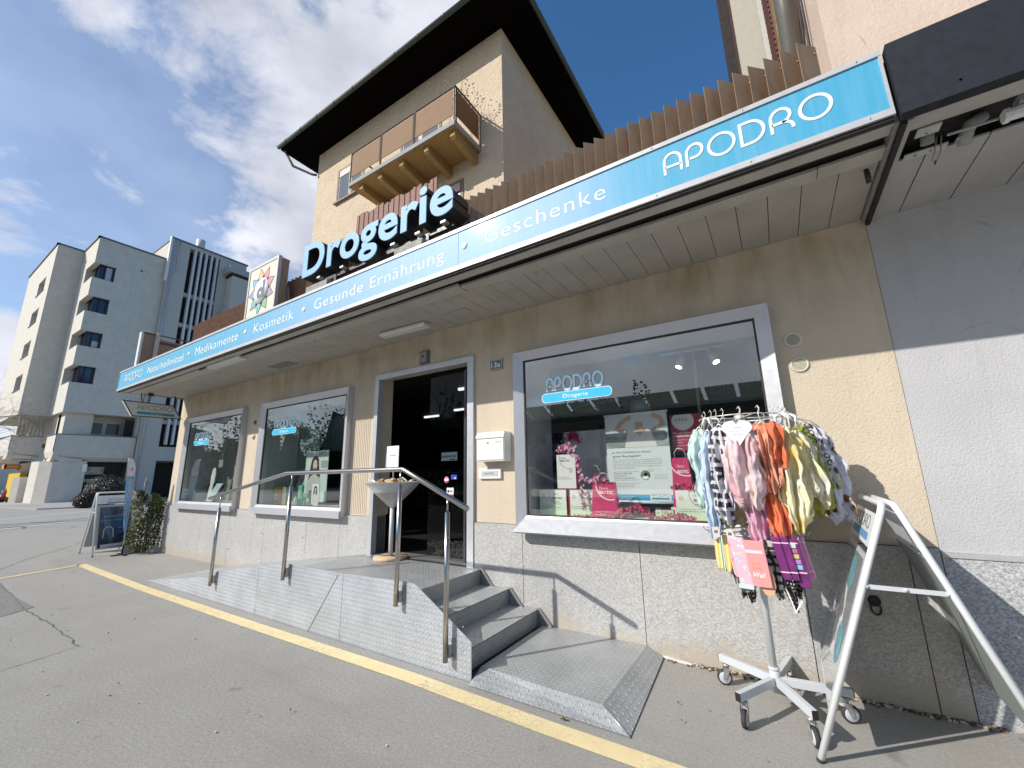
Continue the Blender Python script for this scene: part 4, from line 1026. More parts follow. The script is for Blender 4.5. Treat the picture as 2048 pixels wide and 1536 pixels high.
o_, c_, t_, n_ = slab('sock', C_PNK, 246, .30, 1.00, .77, .030, .02, 'pink sock with green and red spots left of the unicorn-pink sock', f0, -.08, rnd=.02)
o_, c_, t_, n_ = slab('sock', C_PNK2, 254, .335, 1.02, .715, .042, .022, 'pink patterned sock with a mint cuff at the bottom', f0, -.12)
b = MB(); b.obox(c_ + t_ * (.028) + Z * (.735 + DZ) + n_ * .002, t_ * .042, n_ * .0025, Z * .012); b.build('mint_cuff', cloth('mint_cuff_knit', 'plain', (.62, .80, .76), (0, 0, 0)), o_)
o_, c_, t_, n_ = slab('sock_card', mat('salmon_pink_card', (.82, .30, .30), .5, var=.03), 270, .355, 1.01, .745, .055, .010, 'salmon-pink sock card reading Well at the front of the lower ring', -97, -.09, cat='card', rnd=.002)
b = MB(); b.obox(c_ + Z * (.945 + DZ) + n_ * .001 - t_ * .0, t_ * .048, n_ * .0012, Z * .009); b.build('pale_band', mat('pale_pink_band', (.84, .60, .62), .5), o_)
b = MB(); add_text(b, 'Well', c_ + Z * (.80 + DZ) - t_ * .035 + n_ * .0012 + t_ * .012, t_, Z, n_, .066, .028, .0015, bold=.015, slant=.25); b.build('lettering', mat('white_print', (.85, .82, .8), .5), o_)
b = MB(); add_text(b, 'MAMA', c_ + Z * (.842 + DZ) - t_ * .03 + n_ * .0012 + t_ * .005, t_, Z, n_, .058, .020, .0012, space=1.1); add_text(b, 'DO IT', c_ + Z * (.872 + DZ) - t_ * .022 + n_ * .0012 + t_ * .004, t_, Z, n_, .044, .018, .0012, bold=.01); b.build('gold_lettering', mat('peach_print', (.80, .42, .22), .5), o_)
slab('sock', cloth('peach_knit', 'plain', (.82, .45, .26), (0, 0, 0)), 276, .335, .86, .70, .045, .02, 'peach sock toe showing below the salmon-pink card', -97, -.12, rnd=.05)
C_PUR = mat('purple_pack', (.17, .018, .15), .3, coat=.6, var=.3, vs=20); C_PKK = mat('pink_pack', (.70, .26, .46), .35, coat=.4, var=.15, vs=20)
for i, (a, r0, wd, m, lb) in enumerate(((291, .33, .024, C_PUR, 'dark purple foil pack, leftmost of the purple packs'), (298, .34, .022, C_PUR, 'dark purple foil pack, second from the left of the purple packs'), (305, .345, .030, C_PUR, 'purple foil pack with a column of coloured squares'), (313, .34, .011, C_PKK, 'narrow pink pack just right of the purple packs'), (320, .33, .013, C_PKK, 'pink pack, rightmost on the lower ring'))):
    o_, c_, t_, n_ = slab('sock_pack', m, a, r0, 1.035, .79 - (.04 if i == 2 else 0), wd, .018, lb, -95, -.16, cat='pack', rnd=.004)
    b = MB()
    for z in (1.0, .835): b.obox(c_ + t_ * (-.16 * (z - 1.035)) + Z * (z + DZ) + n_ * .001, t_ * wd * .97, n_ * .001, Z * .003)
    b.build('pale_line', mat('pale_pink_band', (.84, .60, .62), .5), o_)
    if i == 2:
        for k_, cc in enumerate(((.5, .62, .62), (.4, .15, .2), (.6, .45, .2), (.4, .2, .5), (.2, .5, .6))):
            z = .985 - k_ * .030; b = MB(); b.obox(c_ + t_ * (-.16 * (z - 1.035)) + Z * (z + DZ) + n_ * .0016, t_ * .016, n_ * .001, Z * .012); b.build('colour_square', mat('square_%d' % k_, cc, .5), o_)
# neckerchiefs with points hanging below
for i, (a, r0, x, z0, m, lb) in enumerate(((236, .25, .028, .64, C_BR, 'rust-brown striped neckerchief point, leftmost below the socks'), (244, .24, .030, .58, C_BW, 'dark patterned neckerchief point, second below the socks'), (252, .22, .026, .57, C_BLK, 'small black neckerchief point beside the pole'), (282, .26, .045, .62, C_BW, 'black and grey neckerchief point right of the pole'), (297, .29, .034, .555, cloth('white_dot_black', 'dot', (.015, .015, .015), (.72, .72, .72), 2.6), 'black neckerchief with white dots and a white border'), (309, .26, .026, .62, C_BLK, 'black neckerchief point, rightmost below the packs'))):
    o_, _ = drape('neckerchief_sock', m, a, r0, 1.06, z0 + .115, x, .018, 60 + i, lb, GK, tip=.45, face=-97, lean=.02 if i < 3 else .05, top=.8)
    o_.name = 'neckerchief'; o_['category'] = 'neckerchief'
    if i == 4:
        cc = Vector((rx_, ry_, 0)) + Vector((math.cos(R(a)), math.sin(R(a)), 0)) * r0
        b = MB(); b.stroke([(.005, .80), (.040, .662), (.080, .73)], .009, cc + Vector((0, -.022, 0)), X, Z, NF, .002); b.build('border', mat('white_ribbon', (.76, .75, .72), .6), o_)

# ================================================================== sandwich boards
def sandwich(name, lab, P0, wd_, spread, H_, axis, face_cb, posts=None):
    """P0: ground point of the near front foot; axis: unit vector along board width; spread vector to the back feet"""
    t_ = thing(name, lab, 'sandwich board', tuple(P0 + axis * wd_ / 2 + spread / 2))
    for k_ in (0, 1):
        base = P0 + spread * k_; ap = P0 + spread * (.5 + (.025 if k_ else -.025)) + Z * H_; d = (ap - base)
        r0 = .05
        pts = [base, base + d * (1 - r0 / H_ * 1.0)]
        tl = base + d; tr = tl + axis * wd_
        pts = [base, base + d * .955] + [tl - d * .045 * (1 - math.sin(a)) + axis * .05 * (1 - math.cos(a)) for a in (.4, .8, 1.2)] + [tl + axis * .05, tr - axis * .05] + [tr - d * .045 * (1 - math.sin(a)) - axis * .05 * (1 - math.cos(a)) for a in (1.2, .8, .4)] + [base + d * .955 + axis * wd_, base + axis * wd_]
        b = MB(); b.tube(pts, .0165, 12); fr = b.build('frame', M_WHITE, t_)
        b = MB()
        for e in (0, 1): b.tube([base + axis * wd_ * e, base + axis * wd_ * e + d * .012], .0185, 12)
        b.build('rubber_foot', M_RUB, fr)
        face_cb(t_, base, d, k_)
    for e in (0, 1):
        p = P0 + spread * .5 * .68 + Z * H_ * .68 + axis * wd_ * e; q = P0 + spread * (1 - .5 * .68) + Z * H_ * .68 + axis * wd_ * e
        b = MB(); b.bar(p, q, .006, .022); b.lathe([(0, .012), (.009, .010), (.009, 0)], (p + q) / 2, 8, -axis); b.lathe([(0, .014), (.009, .010), (.009, 0)], p, 8, -axis); b.lathe([(0, .014), (.009, .010), (.009, 0)], q, 8, -axis)
        b.build('stay', M_GREYP, t_)
    return t_
M_SHEET = mat('clear_poster_cover', (.42, .45, .45), .12, coat=1., var=.04)
M_BACK = mat('grey_green_back_panel', (.33, .36, .345), .45, var=.05)
def fr_pt(base, d, axis, s, h): return base + axis * s + d * h
def panel_box(base, d, axis, s0, s1, h0, h1, n, th, off=0.):
    b = MB(); u = axis; v = d
    b.prism([(s0, h0), (s1, h0), (s1, h1), (s0, h1)], base + n * off, u, v, n * th); return b
A1 = Vector((.02, .91, 0)).normalized()
def face_r(t_, base, d, k_):
    n = d.cross(A1).normalized(); n = n if (n.x < 0) == (k_ == 0) else -n
    o = panel_box(base, d, A1, .05, .86, .17, .79, n, .012, -.004).build('poster_frame', M_GREYP if k_ == 0 else M_BACK, t_)
    panel_box(base, d, A1, .05, .86, .82, .955, n, .010, -.004).build('header_board', mat('white_header_board', (.70, .72, .74), .4, var=.02), t_)
    if k_ == 0:
        panel_box(base, d, A1, .085, .825, .19, .77, n, .002, .0085).build('poster', M_SHEET, o)
        for s0, h0, w_, h_ in ((.60, .60, .16, .0), (.20, .42, .2, 0)): pass
        dn = d.normalized()
        b = MB(); b.lathe([(0, .0006), (.10, .0006)], base + A1 * .34 + d * .68 + n * .0108, 28, n); b.build('blue_disc', mat('pale_cyan', (.24, .50, .58), .4), o)
        b = MB(); b.lathe([(0, .0006), (.12, .0006)], base + A1 * .24 + d * .40 + n * .0108, 28, n); b.build('blue_disc', mat('pale_cyan', (.24, .50, .58), .4), o)
        b = MB(); b.prism([(.30, .32), (.48, .30), (.56, .45), (.50, .62), (.38, .60), (.30, .48)], base + n * .0106, A1, d, n * .0005); b.build('figure_print', mat('grey_figure_print', (.52, .50, .49), .5, var=.25, vs=14), o)
        b = MB(); add_text(b, 'VISION', base + A1 * .80 + d * .44 + n * .0112, -A1, dn, n, .26, .05, .0005, bold=.02); b.build('lettering', mat('white_print', (.85, .82, .8), .5), o)
        hb = base + n * .0068
        b = MB(); add_round(b, 'APODRO', hb + A1 * .78 + d * .885, -A1, dn, n, .075, .09, th=.001, xs=1.25); b.build('header_lettering', mat('slate_lettering', (.10, .11, .11), .5), t_)
        b = MB(); b.prism([(p[0], p[1]) for p in rrect(.62, .045, .02)], hb + A1 * .79 + d * .838, -A1, dn, n * .0012); b.build('header_bar', mat('mid_blue_bar', (.12, .30, .52), .45), t_)
sandwich('sandwich_board', 'large white-framed sandwich board standing beside the scarf rack at the right', Vector((-.02, -.88, 0)), .91, Vector((.96, 0, 0)), 1.30, A1, face_r)
A2 = Vector((.0, 1, 0))
def face_l(t_, base, d, k_):
    n = d.cross(A2).normalized(); n = n if (n.x > 0) == (k_ == 0) else -n; dn = d.normalized()
    o = panel_box(base, d, A2, .035, .60, .10, .78, n, .012, -.004).build('poster_frame', mat('grey_poster_frame', (.42, .44, .44), .4, .2) if k_ == 0 else M_BACK, t_)
    panel_box(base, d, A2, .035, .60, .81, .945, n, .010, -.004).build('header_board', mat('white_header_board', (.70, .72, .74), .4, var=.02), t_)
    if k_ == 0:
        t = NT('dark_blue_poster'); y = t.sep()
        c = t.mix(t.mr(y[1], -.92, -.55), (.10, .085, .08), (.012, .035, .09)); c = t.mix(t.mr(t.noise(4, 3), .45, .65, 0, .8), c, (.03, .12, .26)); c = t.mix(t.mr(y[2], .45, .2), c, (.015, .02, .03)); t.set(c, .15); t.set(Coat_Weight=.6)
        panel_box(base, d, A2, .06, .575, .12, .76, n, .002, .0085).build('poster', t.m, o)
        q = base + n * .0108
        b = MB(); b.stroke([(.13, .36), (.135, .40)] + arc(.215, .49, .075, 190, -10, 12, .10) + [(.295, .40), (.30, .36)], .018, q, A2, dn, n, .001); b.build('ring_print', mat('pale_print', (.42, .46, .50), .5), o)
        b = MB(); b.prism([(.10, .16), (.52, .18), (.52, .235), (.10, .225)], q, A2, dn, n * .001); b.build('pale_strip', mat('pale_strip', (.5, .52, .54), .5), o)
        b = MB(); add_text(b, 'Innovation für Ihre', q + A2 * .13 + dn * .80, A2, dn, n, .34, .030, .0008); add_text(b, 'Gesundheit', q + A2 * .36 + dn * .55, A2, dn, n, .17, .024, .0008); add_text(b, 'jetzt neu bei uns', q + A2 * .36 + dn * .50, A2, dn, n, .17, .018, .0008); add_text(b, 'testen', q + A2 * .36 + dn * .455, A2, dn, n, .12, .018, .0008); add_text(b, 'Schmerzen gezielt lindern', q + A2 * .10 + dn * .72, A2, dn, n, .40, .02, .0008); b.build('print', mat('pale_print', (.42, .46, .50), .5), o)
        hb = base + n * .0068
        b = MB(); add_round(b, 'APODRO', hb + A2 * .17 + dn * 1.145, A2, dn, n, .055, .09, th=.001, xs=1.0); b.build('header_lettering', mat('slate_blue', (.10, .17, .25), .5), t_)
        b = MB(); b.prism([(p[0], p[1]) for p in rrect(.36, .035, .017)], hb + A2 * .16 + dn * 1.09, A2, dn, n * .0012); b.build('header_bar', mat('mid_blue_bar', (.12, .30, .52), .45), t_)
sandwich('sandwich_board', 'small sandwich board with a dark blue poster beside the beach flag at the far corner', Vector((-12.08, -.93, 0)), .64, Vector((-.9, 0, 0)), 1.27, A2, face_l)

# ------------------------------------------------------------------ feather flag, hedge
ff_ = thing('feather_flag', 'white and blue feather flag on a black cross foot beside the small sandwich board', 'flag', (-11.8, -.55, 0))
L_, R_ = [], []
prof = [(.36, -.555, -.553), (.6, -.60, -.553), (.9, -.635, -.552), (1.2, -.66, -.55), (1.45, -.68, -.548), (1.6, -.69, -.553), (1.75, -.70, -.565), (1.86, -.705, -.585), (1.94, -.71, -.62), (1.985, -.71, -.66)]
def flagpart(zlo, zhi, m, nm):
    b = MB(); b.smooth = True; P_ = []
    N = 14
    for i in range(N + 1):
        z = zlo + (zhi - zlo) * i / N
        for a, c in zip(prof, prof[1:]):
            if a[0] <= z <= c[0] + 1e-6:
                q = (z - a[0]) / (c[0] - a[0]); yl = a[1] + (c[1] - a[1]) * q; yr = a[2] + (c[2] - a[2]) * q; break
        for k_ in range(5):
            y = yl + (yr - yl) * k_ / 4; b.v.append(Vector((-11.8 + .012 * math.sin(z * 9 + k_), y, z)))
    for i in range(N):
        for k_ in range(4): o = i * 5 + k_; b.face((o, o + 1, o + 6, o + 5))
    ob = b.build(nm, m, ff_); s_ = ob.modifiers.new('thick', 'SOLIDIFY'); s_.thickness = .002
    return ob
flagpart(.36, 1.60, mat('flag_blue', (.20, .38, .60), .7), 'blue_cloth'); flagpart(1.60, 1.985, mat('flag_white', (.66, .66, .72), .7), 'white_cloth')
b = MB(); add_round(b, 'APODRO', (-11.788, -.572, .80), Z, -Y, X, .062, .12, xs=1.9, th=.001); b.build('lettering', mat('flag_white', (.66, .66, .72), .7), ff_)
b = MB()
for k_ in range(8):
    a = k_ * 45; b.prism([(.012 * math.cos(R(a - 22)), .012 * math.sin(R(a - 22))), (.05 * math.cos(R(a)), .05 * math.sin(R(a))), (.012 * math.cos(R(a + 22)), .012 * math.sin(R(a + 22)))], (-11.786, -.62, 1.75), Y, Z, (.001, 0, 0))
b.build('star_emblem', mat('red_violet_print', (.35, .12, .25), .6), ff_)
b = MB(); b.tube([(-11.8, -.55, .0), (-11.8, -.55, .5), (-11.8, -.548, 1.45), (-11.8, -.565, 1.76), (-11.8, -.62, 1.95), (-11.8, -.66, 1.99), (-11.8, -.71, 1.985)], [.012, .010, .008, .007, .006, .005, .004], 8); b.build('pole', mat('pale_flag_pole', (.5, .5, .5), .4), ff_)
b = MB(); b.box(-11.83, -11.77, -.72, -.30, 0, .012); b.box(-12.0, -11.6, -.58, -.52, .012, .022); b.tube([(-11.8, -.55, .02), (-11.8, -.55, .2)], .016, 8); b.build('foot', M_BLACK, ff_)

def leaf_mat(name, a, b_, rough=.35):
    t = NT(name); n = t.noise(1.2, 3); n2 = t.noise(30, 2)
    t.set(t.mix(t.mr(t.math('ADD', t.math('MULTIPLY', n, .5), t.math('MULTIPLY', n2, .5)), .35, .65), a, b_), rough); return t.m
def leaves(b, fn, n, size, rn, mats=1):
    for _ in range(n):
        p, nrm = fn(rn); u = Vector((rn.gauss(0, 1), rn.gauss(0, 1), rn.gauss(0, .6))); u = (u - nrm * u.dot(nrm) * .6).normalized(); w_ = u.cross(nrm + Vector((rn.gauss(0, .5), rn.gauss(0, .5), rn.gauss(0, .5)))).normalized()
        s = size * rn.uniform(.6, 1.35); k = rn.randrange(mats); b.k = k
        q = p + u * s; nn = u.cross(w_)
        b.add([p, p + u * s * .5 + w_ * s * .30 + nn * s * .08, q, p + u * s * .5 - w_ * s * .30 + nn * s * .08], [(0, 1, 2, 3)])
    b.k = 0
def hedge_fn(rn):
    while True:
        z = rn.random() ** .8 * 1.14 + .09; fr = .55 + .45 * min(1, z / 1.0); x = -11.78 + rn.uniform(-.30, .24) ; y = -.02 - rn.random() * (.40 + .12 * math.sin(z * 5)) * (1 - .35 * (z > 1.1))
        if z > 1.16 + .07 * math.sin(y * 20): continue
        k = rn.random()
        if k < .5: x = -11.54 + rn.uniform(-.05, .03); nrm = Vector((1, -.2, .3))
        elif k < .8: y = -.44 + rn.uniform(-.04, .05) - .04 * math.sin(z * 6); nrm = Vector((.2, -1, .3))
        else: nrm = Vector((rn.uniform(-1, 1), -.5, 1))
        return Vector((x, y, z)), nrm.normalized()
hd = thing('hedge', 'dark glossy evergreen hedge growing against the left corner of the shop', 'hedge', (-11.75, -.22, 0))
b = MB(); rn = random.Random(3); leaves(b, hedge_fn, 5200, .038, rn, 3)
b.build('foliage', [leaf_mat('hedge_leaf', (.035, .055, .014), (.09, .12, .03), .85), leaf_mat('hedge_leaf_dark', (.02, .035, .01), (.05, .07, .02), .85), leaf_mat('hedge_leaf_yellow', (.12, .13, .03), (.16, .12, .05), .85)], hd)
b = MB()
for i in range(14):
    x, y = -11.85 + rn.random() * .28, -.38 + rn.random() * .34
    b.tube([(x, y, .02), (x + rn.uniform(-.05, .05), y + rn.uniform(-.04, .04), .5), (x + rn.uniform(-.08, .08), y + rn.uniform(-.05, .05), 1.05)], [.010, .007, .004], 6)
b.build('stem', mat('brown_twig', (.10, .07, .045), .9), hd)
o = MB().box(-11.66, -11.5, -.13, -.03, 0, .15).build('kerb_stone', mat('pale_concrete', (.45, .43, .39), .9, bump=.8, bs=30, var=.2), label='small pale concrete kerb stone at the foot of the hedge', cat='kerb stone'); bevel(o, .015)
b = MB(); b.obox((-11.95, -.35, .08), (.05, .16, 0), (-.03, .01, 0), (0, 0, .07)); o = b.build('foot_stone', mat('pale_rough_stone', (.55, .53, .46), .9, bump=1., bs=14, var=.3), label='rough pale stone behind the legs of the small sandwich board', cat='stone'); bevel(o, .03, 3)
# fallen leaves and gravel grit on the ground
gd = [(-5.9, -2.2), (-3.05, -2.2), (-2.9, -2.05), (-6.2, -1.9), (-2.0, -2.4), (-1.35, -1.24), (-.7, -.9), (-.75, -.7), (-4.4, -2.5), (-9.1, -1.9)]
for i, (x, y) in enumerate(gd):
    b = MB(); a = i * 1.3; u = Vector((math.cos(a), math.sin(a), 0)); w_ = Vector((-u.y, u.x, 0)); s = .022 if i != 5 else .05
    b.add([Vector((x, y, .012)), Vector((x, y, .022)) + u * s * .5 + w_ * s * .3, Vector((x, y, .012)) + u * s, Vector((x, y, .026)) + u * s * .5 - w_ * s * .25], [(0, 1, 2, 3)])
    o = b.build('fallen_leaf', mat('dry_leaf', (.14, .10, .04), .8, var=.4, vs=5), label='small curled dry leaf lying on the asphalt', cat='leaf', group='dry leaves on the asphalt')
    s_ = o.modifiers.new('thick', 'SOLIDIFY'); s_.thickness = .001
b = MB(); rn = random.Random(12)
for i in range(1500):
    x = rn.uniform(-1.0, .9); y = -.03 - abs(rn.gauss(0, .018)); 
    if x < -.96 or (-.1 < x < .1 and rn.random() < .5): continue
    s = rn.uniform(.003, .009); b.mat(rn.choice((0, 0, 1, 2))).obox((x, y, s * .6 + .002), (s, rn.uniform(-s, s) * .5, 0), (0, s * .7, 0), (0, 0, s * .6))
b.k = 0
for i in range(110):
    x = rn.uniform(-7.5, 1.2); y = rn.uniform(-2.9, -.1)
    if y > -1.25 and x < -.85: continue
    s = rn.uniform(.002, .006); b.mat(rn.choice((1, 1, 2))).obox((x, y, s * .5 + .003), (s, 0, 0), (0, s * .8, 0), (0, 0, s * .5))
b.build('grit', [mat('grit_brown', (.12, .06, .035), .9), mat('grit_pale', (.6, .55, .45), .9), mat('grit_grey', (.3, .26, .2), .9)], label='brown and pale grit collected along the foot of the granite wall', cat='grit', kind='stuff')
b = MB(); b.prism([(0, 0), (.16, -.02), (.30, -.05), (.28, -.075), (.12, -.055)], (-1.06, .0, .0), X, Y, (0, 0, .02)); o = b.build('mortar_patch', mat('pale_mortar', (.58, .56, .50), .9, bump=1., bs=30), label='pale mortar patch between the tread plate and the granite wall', cat='mortar patch'); bevel(o, .008)
# ================================================================== things in the shop windows
ZS = 1.056
M_PROD = NT('product_box_front'); t = M_PROD; zz = t.sep()[2]
M_PROD.set(t.ramp(t.mr(zz, 1.06, 1.36), (0, (.52, .68, .42)), (.45, (.78, .82, .72)), (1, (.80, .78, .76))), .4); M_PROD = M_PROD.m
M_CRIM = mat('crimson_card', (.40, .015, .06), .4, var=.05); M_CRIMB = mat('raspberry_gloss', (.62, .045, .15), .3, coat=.4, var=.08)
M_TXTG = mat('charcoal_print', (.09, .08, .08), .6); M_TXTR = mat('crimson_print', (.50, .03, .09), .5); M_TXTW = mat('white_print', (.85, .82, .8), .5)
def product(x0, x1, y, z0, z1, dep, lab, tall=False, sub=None, small=False, turn=0):
    t_ = thing('product_box', lab, 'box', ((x0 + x1) / 2, y, z0), 'white and crimson product boxes in the right window')
    o = MB().box(x0, x1, y + .001, y + dep, z0, z1).build('carton', M_CRIM, t_); bevel(o, .002)
    MB().box(x0 + .002, x1 - .002, y - .002, y, z0 + .012, z1 - .002).build('front', M_PROD, t_)
    w_ = x1 - x0; h = z1 - z0; yb = y - .0022; q = (0, yb, 0)
    b = MB(); cx_, cz_, r_ = (x0 + w_ * .72, z1 - h * .14, w_ * .34) if not tall else (x0 + w_ * .68, z1 - h * .1, w_ * .52)
    pts = [(cx_ + r_ * math.cos(R(a)), cz_ + r_ * math.sin(R(a))) for a in range(150, 292, 8)]; pts = [p for p in pts if x0 < p[0] < x1 and z0 < p[1] < z1]
    if len(pts) > 2: b.stroke(pts, .0045, q, X, Z, NF, .0008)
    ck = (x0 + w_ * .16, z1 - h * .26) if not tall else (x0 + w_ * .74, z0 + h * .52)
    rr = .017 if not small else .008
    b.stroke([(ck[0] + rr * math.cos(R(a)), ck[1] + rr * math.sin(R(a))) for a in range(0, 360, 24)], .003, q, X, Z, NF, .0008, closed=True); b.stroke([(ck[0] - rr * .4, ck[1]), (ck[0] - rr * .1, ck[1] - rr * .4), (ck[0] + rr * .5, ck[1] + rr * .5)], .003, q, X, Z, NF, .0008)
    b.build('curve_print', M_TXTR, t_)
    b = MB(); tx = x0 + w_ * (.50 if not tall else .22); fs_ = .34 if not tall else .5; c_ = .022 if not small else .010
    add_text(b, 'OMNi', (tx, yb, z1 - h * (.20 if not tall else .13)), X, Z, NF, w_ * fs_ * .55, c_ * .8, .0008); add_text(b, 'BiOTiC', (tx, yb, z1 - h * (.36 if not tall else .21)), X, Z, NF, w_ * fs_, c_, .0008, bold=.02)
    if sub: add_text(b, sub, (tx, yb, z1 - h * .48), X, Z, NF, w_ * fs_ * .7, c_ * .5, .0008)
    b.build('brand_print', M_TXTG, t_)
    if not small:
        b = MB(); add_text(b, 'Nahrungsergänzungsmittel', (x0 + w_ * .06, yb, z0 + h * (.38 if not tall else .34)), X, Z, NF, w_ * .6, .006, .0006); add_text(b, 'mit Milchsäurebakterien, Vitamin B2', (x0 + w_ * .06, yb, z0 + h * (.31 if not tall else .29)), X, Z, NF, w_ * .72, .006, .0006, bold=.01); b.build('small_print', M_TXTG, t_)
    return t_
product(-2.235, -1.915, .20, ZS, 1.325, .10, 'white product box at the lower left corner of the right window', sub='STRESS')
product(-1.875, -1.60, .20, ZS, 1.325, .10, 'white product box between the lower left box and the raspberry bag')
product(-2.02, -1.80, .215, 1.327, 1.69, .09, 'tall white product box standing on top of the two lower boxes', tall=True)
product(-.83, -.52, .20, ZS, 1.325, .12, 'large white product box at the right of the window behind the scarves', sub='STRESS')
product(-1.0, -.84, .12, ZS, 1.155, .05, 'tiny white product box among the red flowers', small=True)
MB().box(-1.912, -1.878, .22, .30, ZS, 1.27).build('product_box', M_CRIM, label='narrow crimson box seen edge-on between the two lower white boxes', cat='box')
def bag(x0, x1, y, z0, z1, lab, wr=True):
    t_ = thing('gift_bag', lab, 'gift bag', ((x0 + x1) / 2, y, z0), 'raspberry gift bags in the right window')
    b = MB(); b.add([(x0, y, z0), (x1, y, z0), (x1, y + .09, z0), (x0, y + .09, z0), (x0 + .025, y + .02, z1), (x1 - .03, y + .02, z1), (x1 - .03, y + .07, z1), (x0 + .025, y + .07, z1)], [(0, 1, 5, 4), (1, 2, 6, 5), (2, 3, 7, 6), (3, 0, 4, 7), (0, 3, 2, 1)]); b.build('bag', M_CRIMB, t_)
    b = MB(); cx_ = (x0 + x1) / 2; b.tube([(cx_ - .05, y + .03, z1 - .01), (cx_ - .05, y + .025, z1 + .05), (cx_ - .02, y + .02, z1 + .09), (cx_ + .03, y + .02, z1 + .085), (cx_ + .05, y + .025, z1 + .04), (cx_ + .05, y + .03, z1 - .01)], .004, 8); b.build('handle', mat('white_wire', (.62, .60, .56), .35, .3), t_)
    if wr:
        d = Vector((0, .02, z1 - z0)).normalized(); n_ = Vector((0, -1, .07)).normalized(); q = Vector((x0, y, z0)) + n_ * .001; H_ = z1 - z0; W_ = x1 - x0
        b = MB(); add_text(b, 'Omni', q + X * W_ * .32 + d * H_ * .80, X, d, n_, W_ * .32, .026, .0008); add_text(b, 'BiOTiC', q + X * W_ * .32 + d * H_ * .68, X, d, n_, W_ * .52, .030, .0008, bold=.03)
        add_text(b, 'Sorgen Sie für ein', q + X * W_ * .18 + d * H_ * .18, X, d, n_, W_ * .6, .012, .0008); add_text(b, 'gut «Bauchgefühl»', q + X * W_ * .14 + d * H_ * .09, X, d, n_, W_ * .72, .014, .0008, bold=.02)
        b.stroke([(W_ * .75 + .15 * math.cos(R(a)), H_ * .95 + .15 * math.sin(R(a))) for a in range(172, 285, 8)], .010, q, X, d, n_, .0008); b.build('white_print', M_TXTW, t_)
    return t_
bag(-1.62, -1.345, .13, ZS, 1.40, 'raspberry gift bag with white writing standing left of the poster in the right window')
bag(-.90, -.70, .42, 1.16, 1.62, 'raspberry gift bag with a white bow behind the box on the right', True)
MB().box(-.92, -.55, .40, .56, ZS, 1.158).build('riser_block', M_WB, label='low white riser block under the rear raspberry gift bag', cat='riser')
bag(-1.72, -1.60, .36, ZS, 1.48, 'plain raspberry bag half hidden behind the front gift bag', False)

# big hanging poster
ps = thing('event_poster', 'tall white event poster with a photo of a person in a white top', 'poster', (-1.19, .45, 1.18))
px0, px1, py = -1.53, -.885, .44
MB().box(px0, px1, py, py + .004, 1.20, 2.085).build('sheet', mat('white_poster_paper', (.70, .75, .76), .5, var=.01), ps)
MB().tube([(px0 - .01, py, 2.09), (px1 + .01, py, 2.09)], .011, 10).build('rod', M_WHITE, ps); MB().tube([(px0 - .01, py, 1.195), (px1 + .01, py, 1.195)], .011, 10).build('rod', M_WHITE, ps)
q = (0, py - .0005, 0)
b = MB(); b.box(px0, px1, py - .0015, py - .0003, 1.74, 2.08); 
t = NT('photo_backdrop'); z_ = t.sep(); f = t.mr(t.math('ADD', z_[2], t.math('MULTIPLY', t.noise(5, 4, .6, t.map((.4, 1, 1.5))), .05)), 1.905, 1.93)
c = t.mix(t.mr(t.noise(7, 5, .6, t.map((.35, 1, 1.6))), .35, .65), (.20, .24, .22), (.42, .46, .44)); c = t.mix(f, c, (.62, .66, .70)); t.set(c, .4)
b.build('photo', t.m, ps)
b = MB(); b.prism([(-1.33, 1.742), (-1.30, 1.86), (-1.29, 1.93), (-1.22, 1.90), (-1.17, 1.86), (-1.11, 1.90), (-1.06, 1.93), (-1.04, 1.86), (-1.0, 1.742)], (0, py - .0018, 0), X, Z, (0, -.0006, 0)); b.build('white_top_print', mat('printed_white_top', (.72, .70, .66), .5), ps)
b = MB()
b.prism([(-1.22, 1.90), (-1.21, 1.95), (-1.205, 2.0), (-1.13, 2.0), (-1.13, 1.95), (-1.11, 1.90), (-1.165, 1.845)], (0, py - .0026, 0), X, Z, (0, -.0005, 0))
b.stroke([(-1.30, 1.90), (-1.40, 1.94), (-1.36, 2.0), (-1.25, 2.06)], .045, (0, py - .0026, 0), X, Z, NF, .0005); b.stroke([(-1.03, 1.90), (-.93, 1.96), (-.95, 2.02), (-1.03, 2.07)], .045, (0, py - .0026, 0), X, Z, NF, .0005)
b.build('skin_print', mat('printed_skin', (.56, .38, .28), .5), ps)
b = MB()
yq = py - .0006
for s, x, z, w_, c_, bo in (('In drei Schritten zu einem', -1.47, 1.685, .40, .022, 0), ('guten Bauchgefühl', -1.47, 1.645, .29, .022, 0)): add_text(b, s, (x, yq, z), X, Z, NF, w_, c_, .0008, bold=.005)
b.build('heading', mat('slate_print', (.13, .18, .20), .6), ps)
b = MB()
for i, s in enumerate(('Mit unserem Vortrag über die Darmgesundheit', 'erfahren Sie, wie wichtig die Bakterien sind', 'und was Sie selbst dafür tun können. Kommen', 'Sie vorbei und stellen Sie Ihre Fragen an uns', 'wir freuen uns auf Sie')): add_text(b, s, (-1.47, yq, 1.612 - i * .021), X, Z, NF, .50 if i < 4 else .22, .009, .0006)
for s, z, w_ in (('Dienstag, 19. März 2024', 1.475, .19), ('19.00 - 20.30 Uhr', 1.452, .14), ('APODRO Drogerie Effretikon', 1.429, .22)): add_text(b, s, (-1.47, yq, z), X, Z, NF, w_, .011, .0006, bold=.012)
for z in (1.495, 1.412, 1.378, 1.362, 1.345): b.box(-1.47, -1.21 if z > 1.37 else -1.26, yq - .0006, yq, z, z + .0022)
for z in (1.46, 1.44, 1.425): b.box(-1.06, -.93, yq - .0006, yq, z, z + .002)
b.build('small_print', mat('slate_print', (.13, .18, .20), .6), ps)
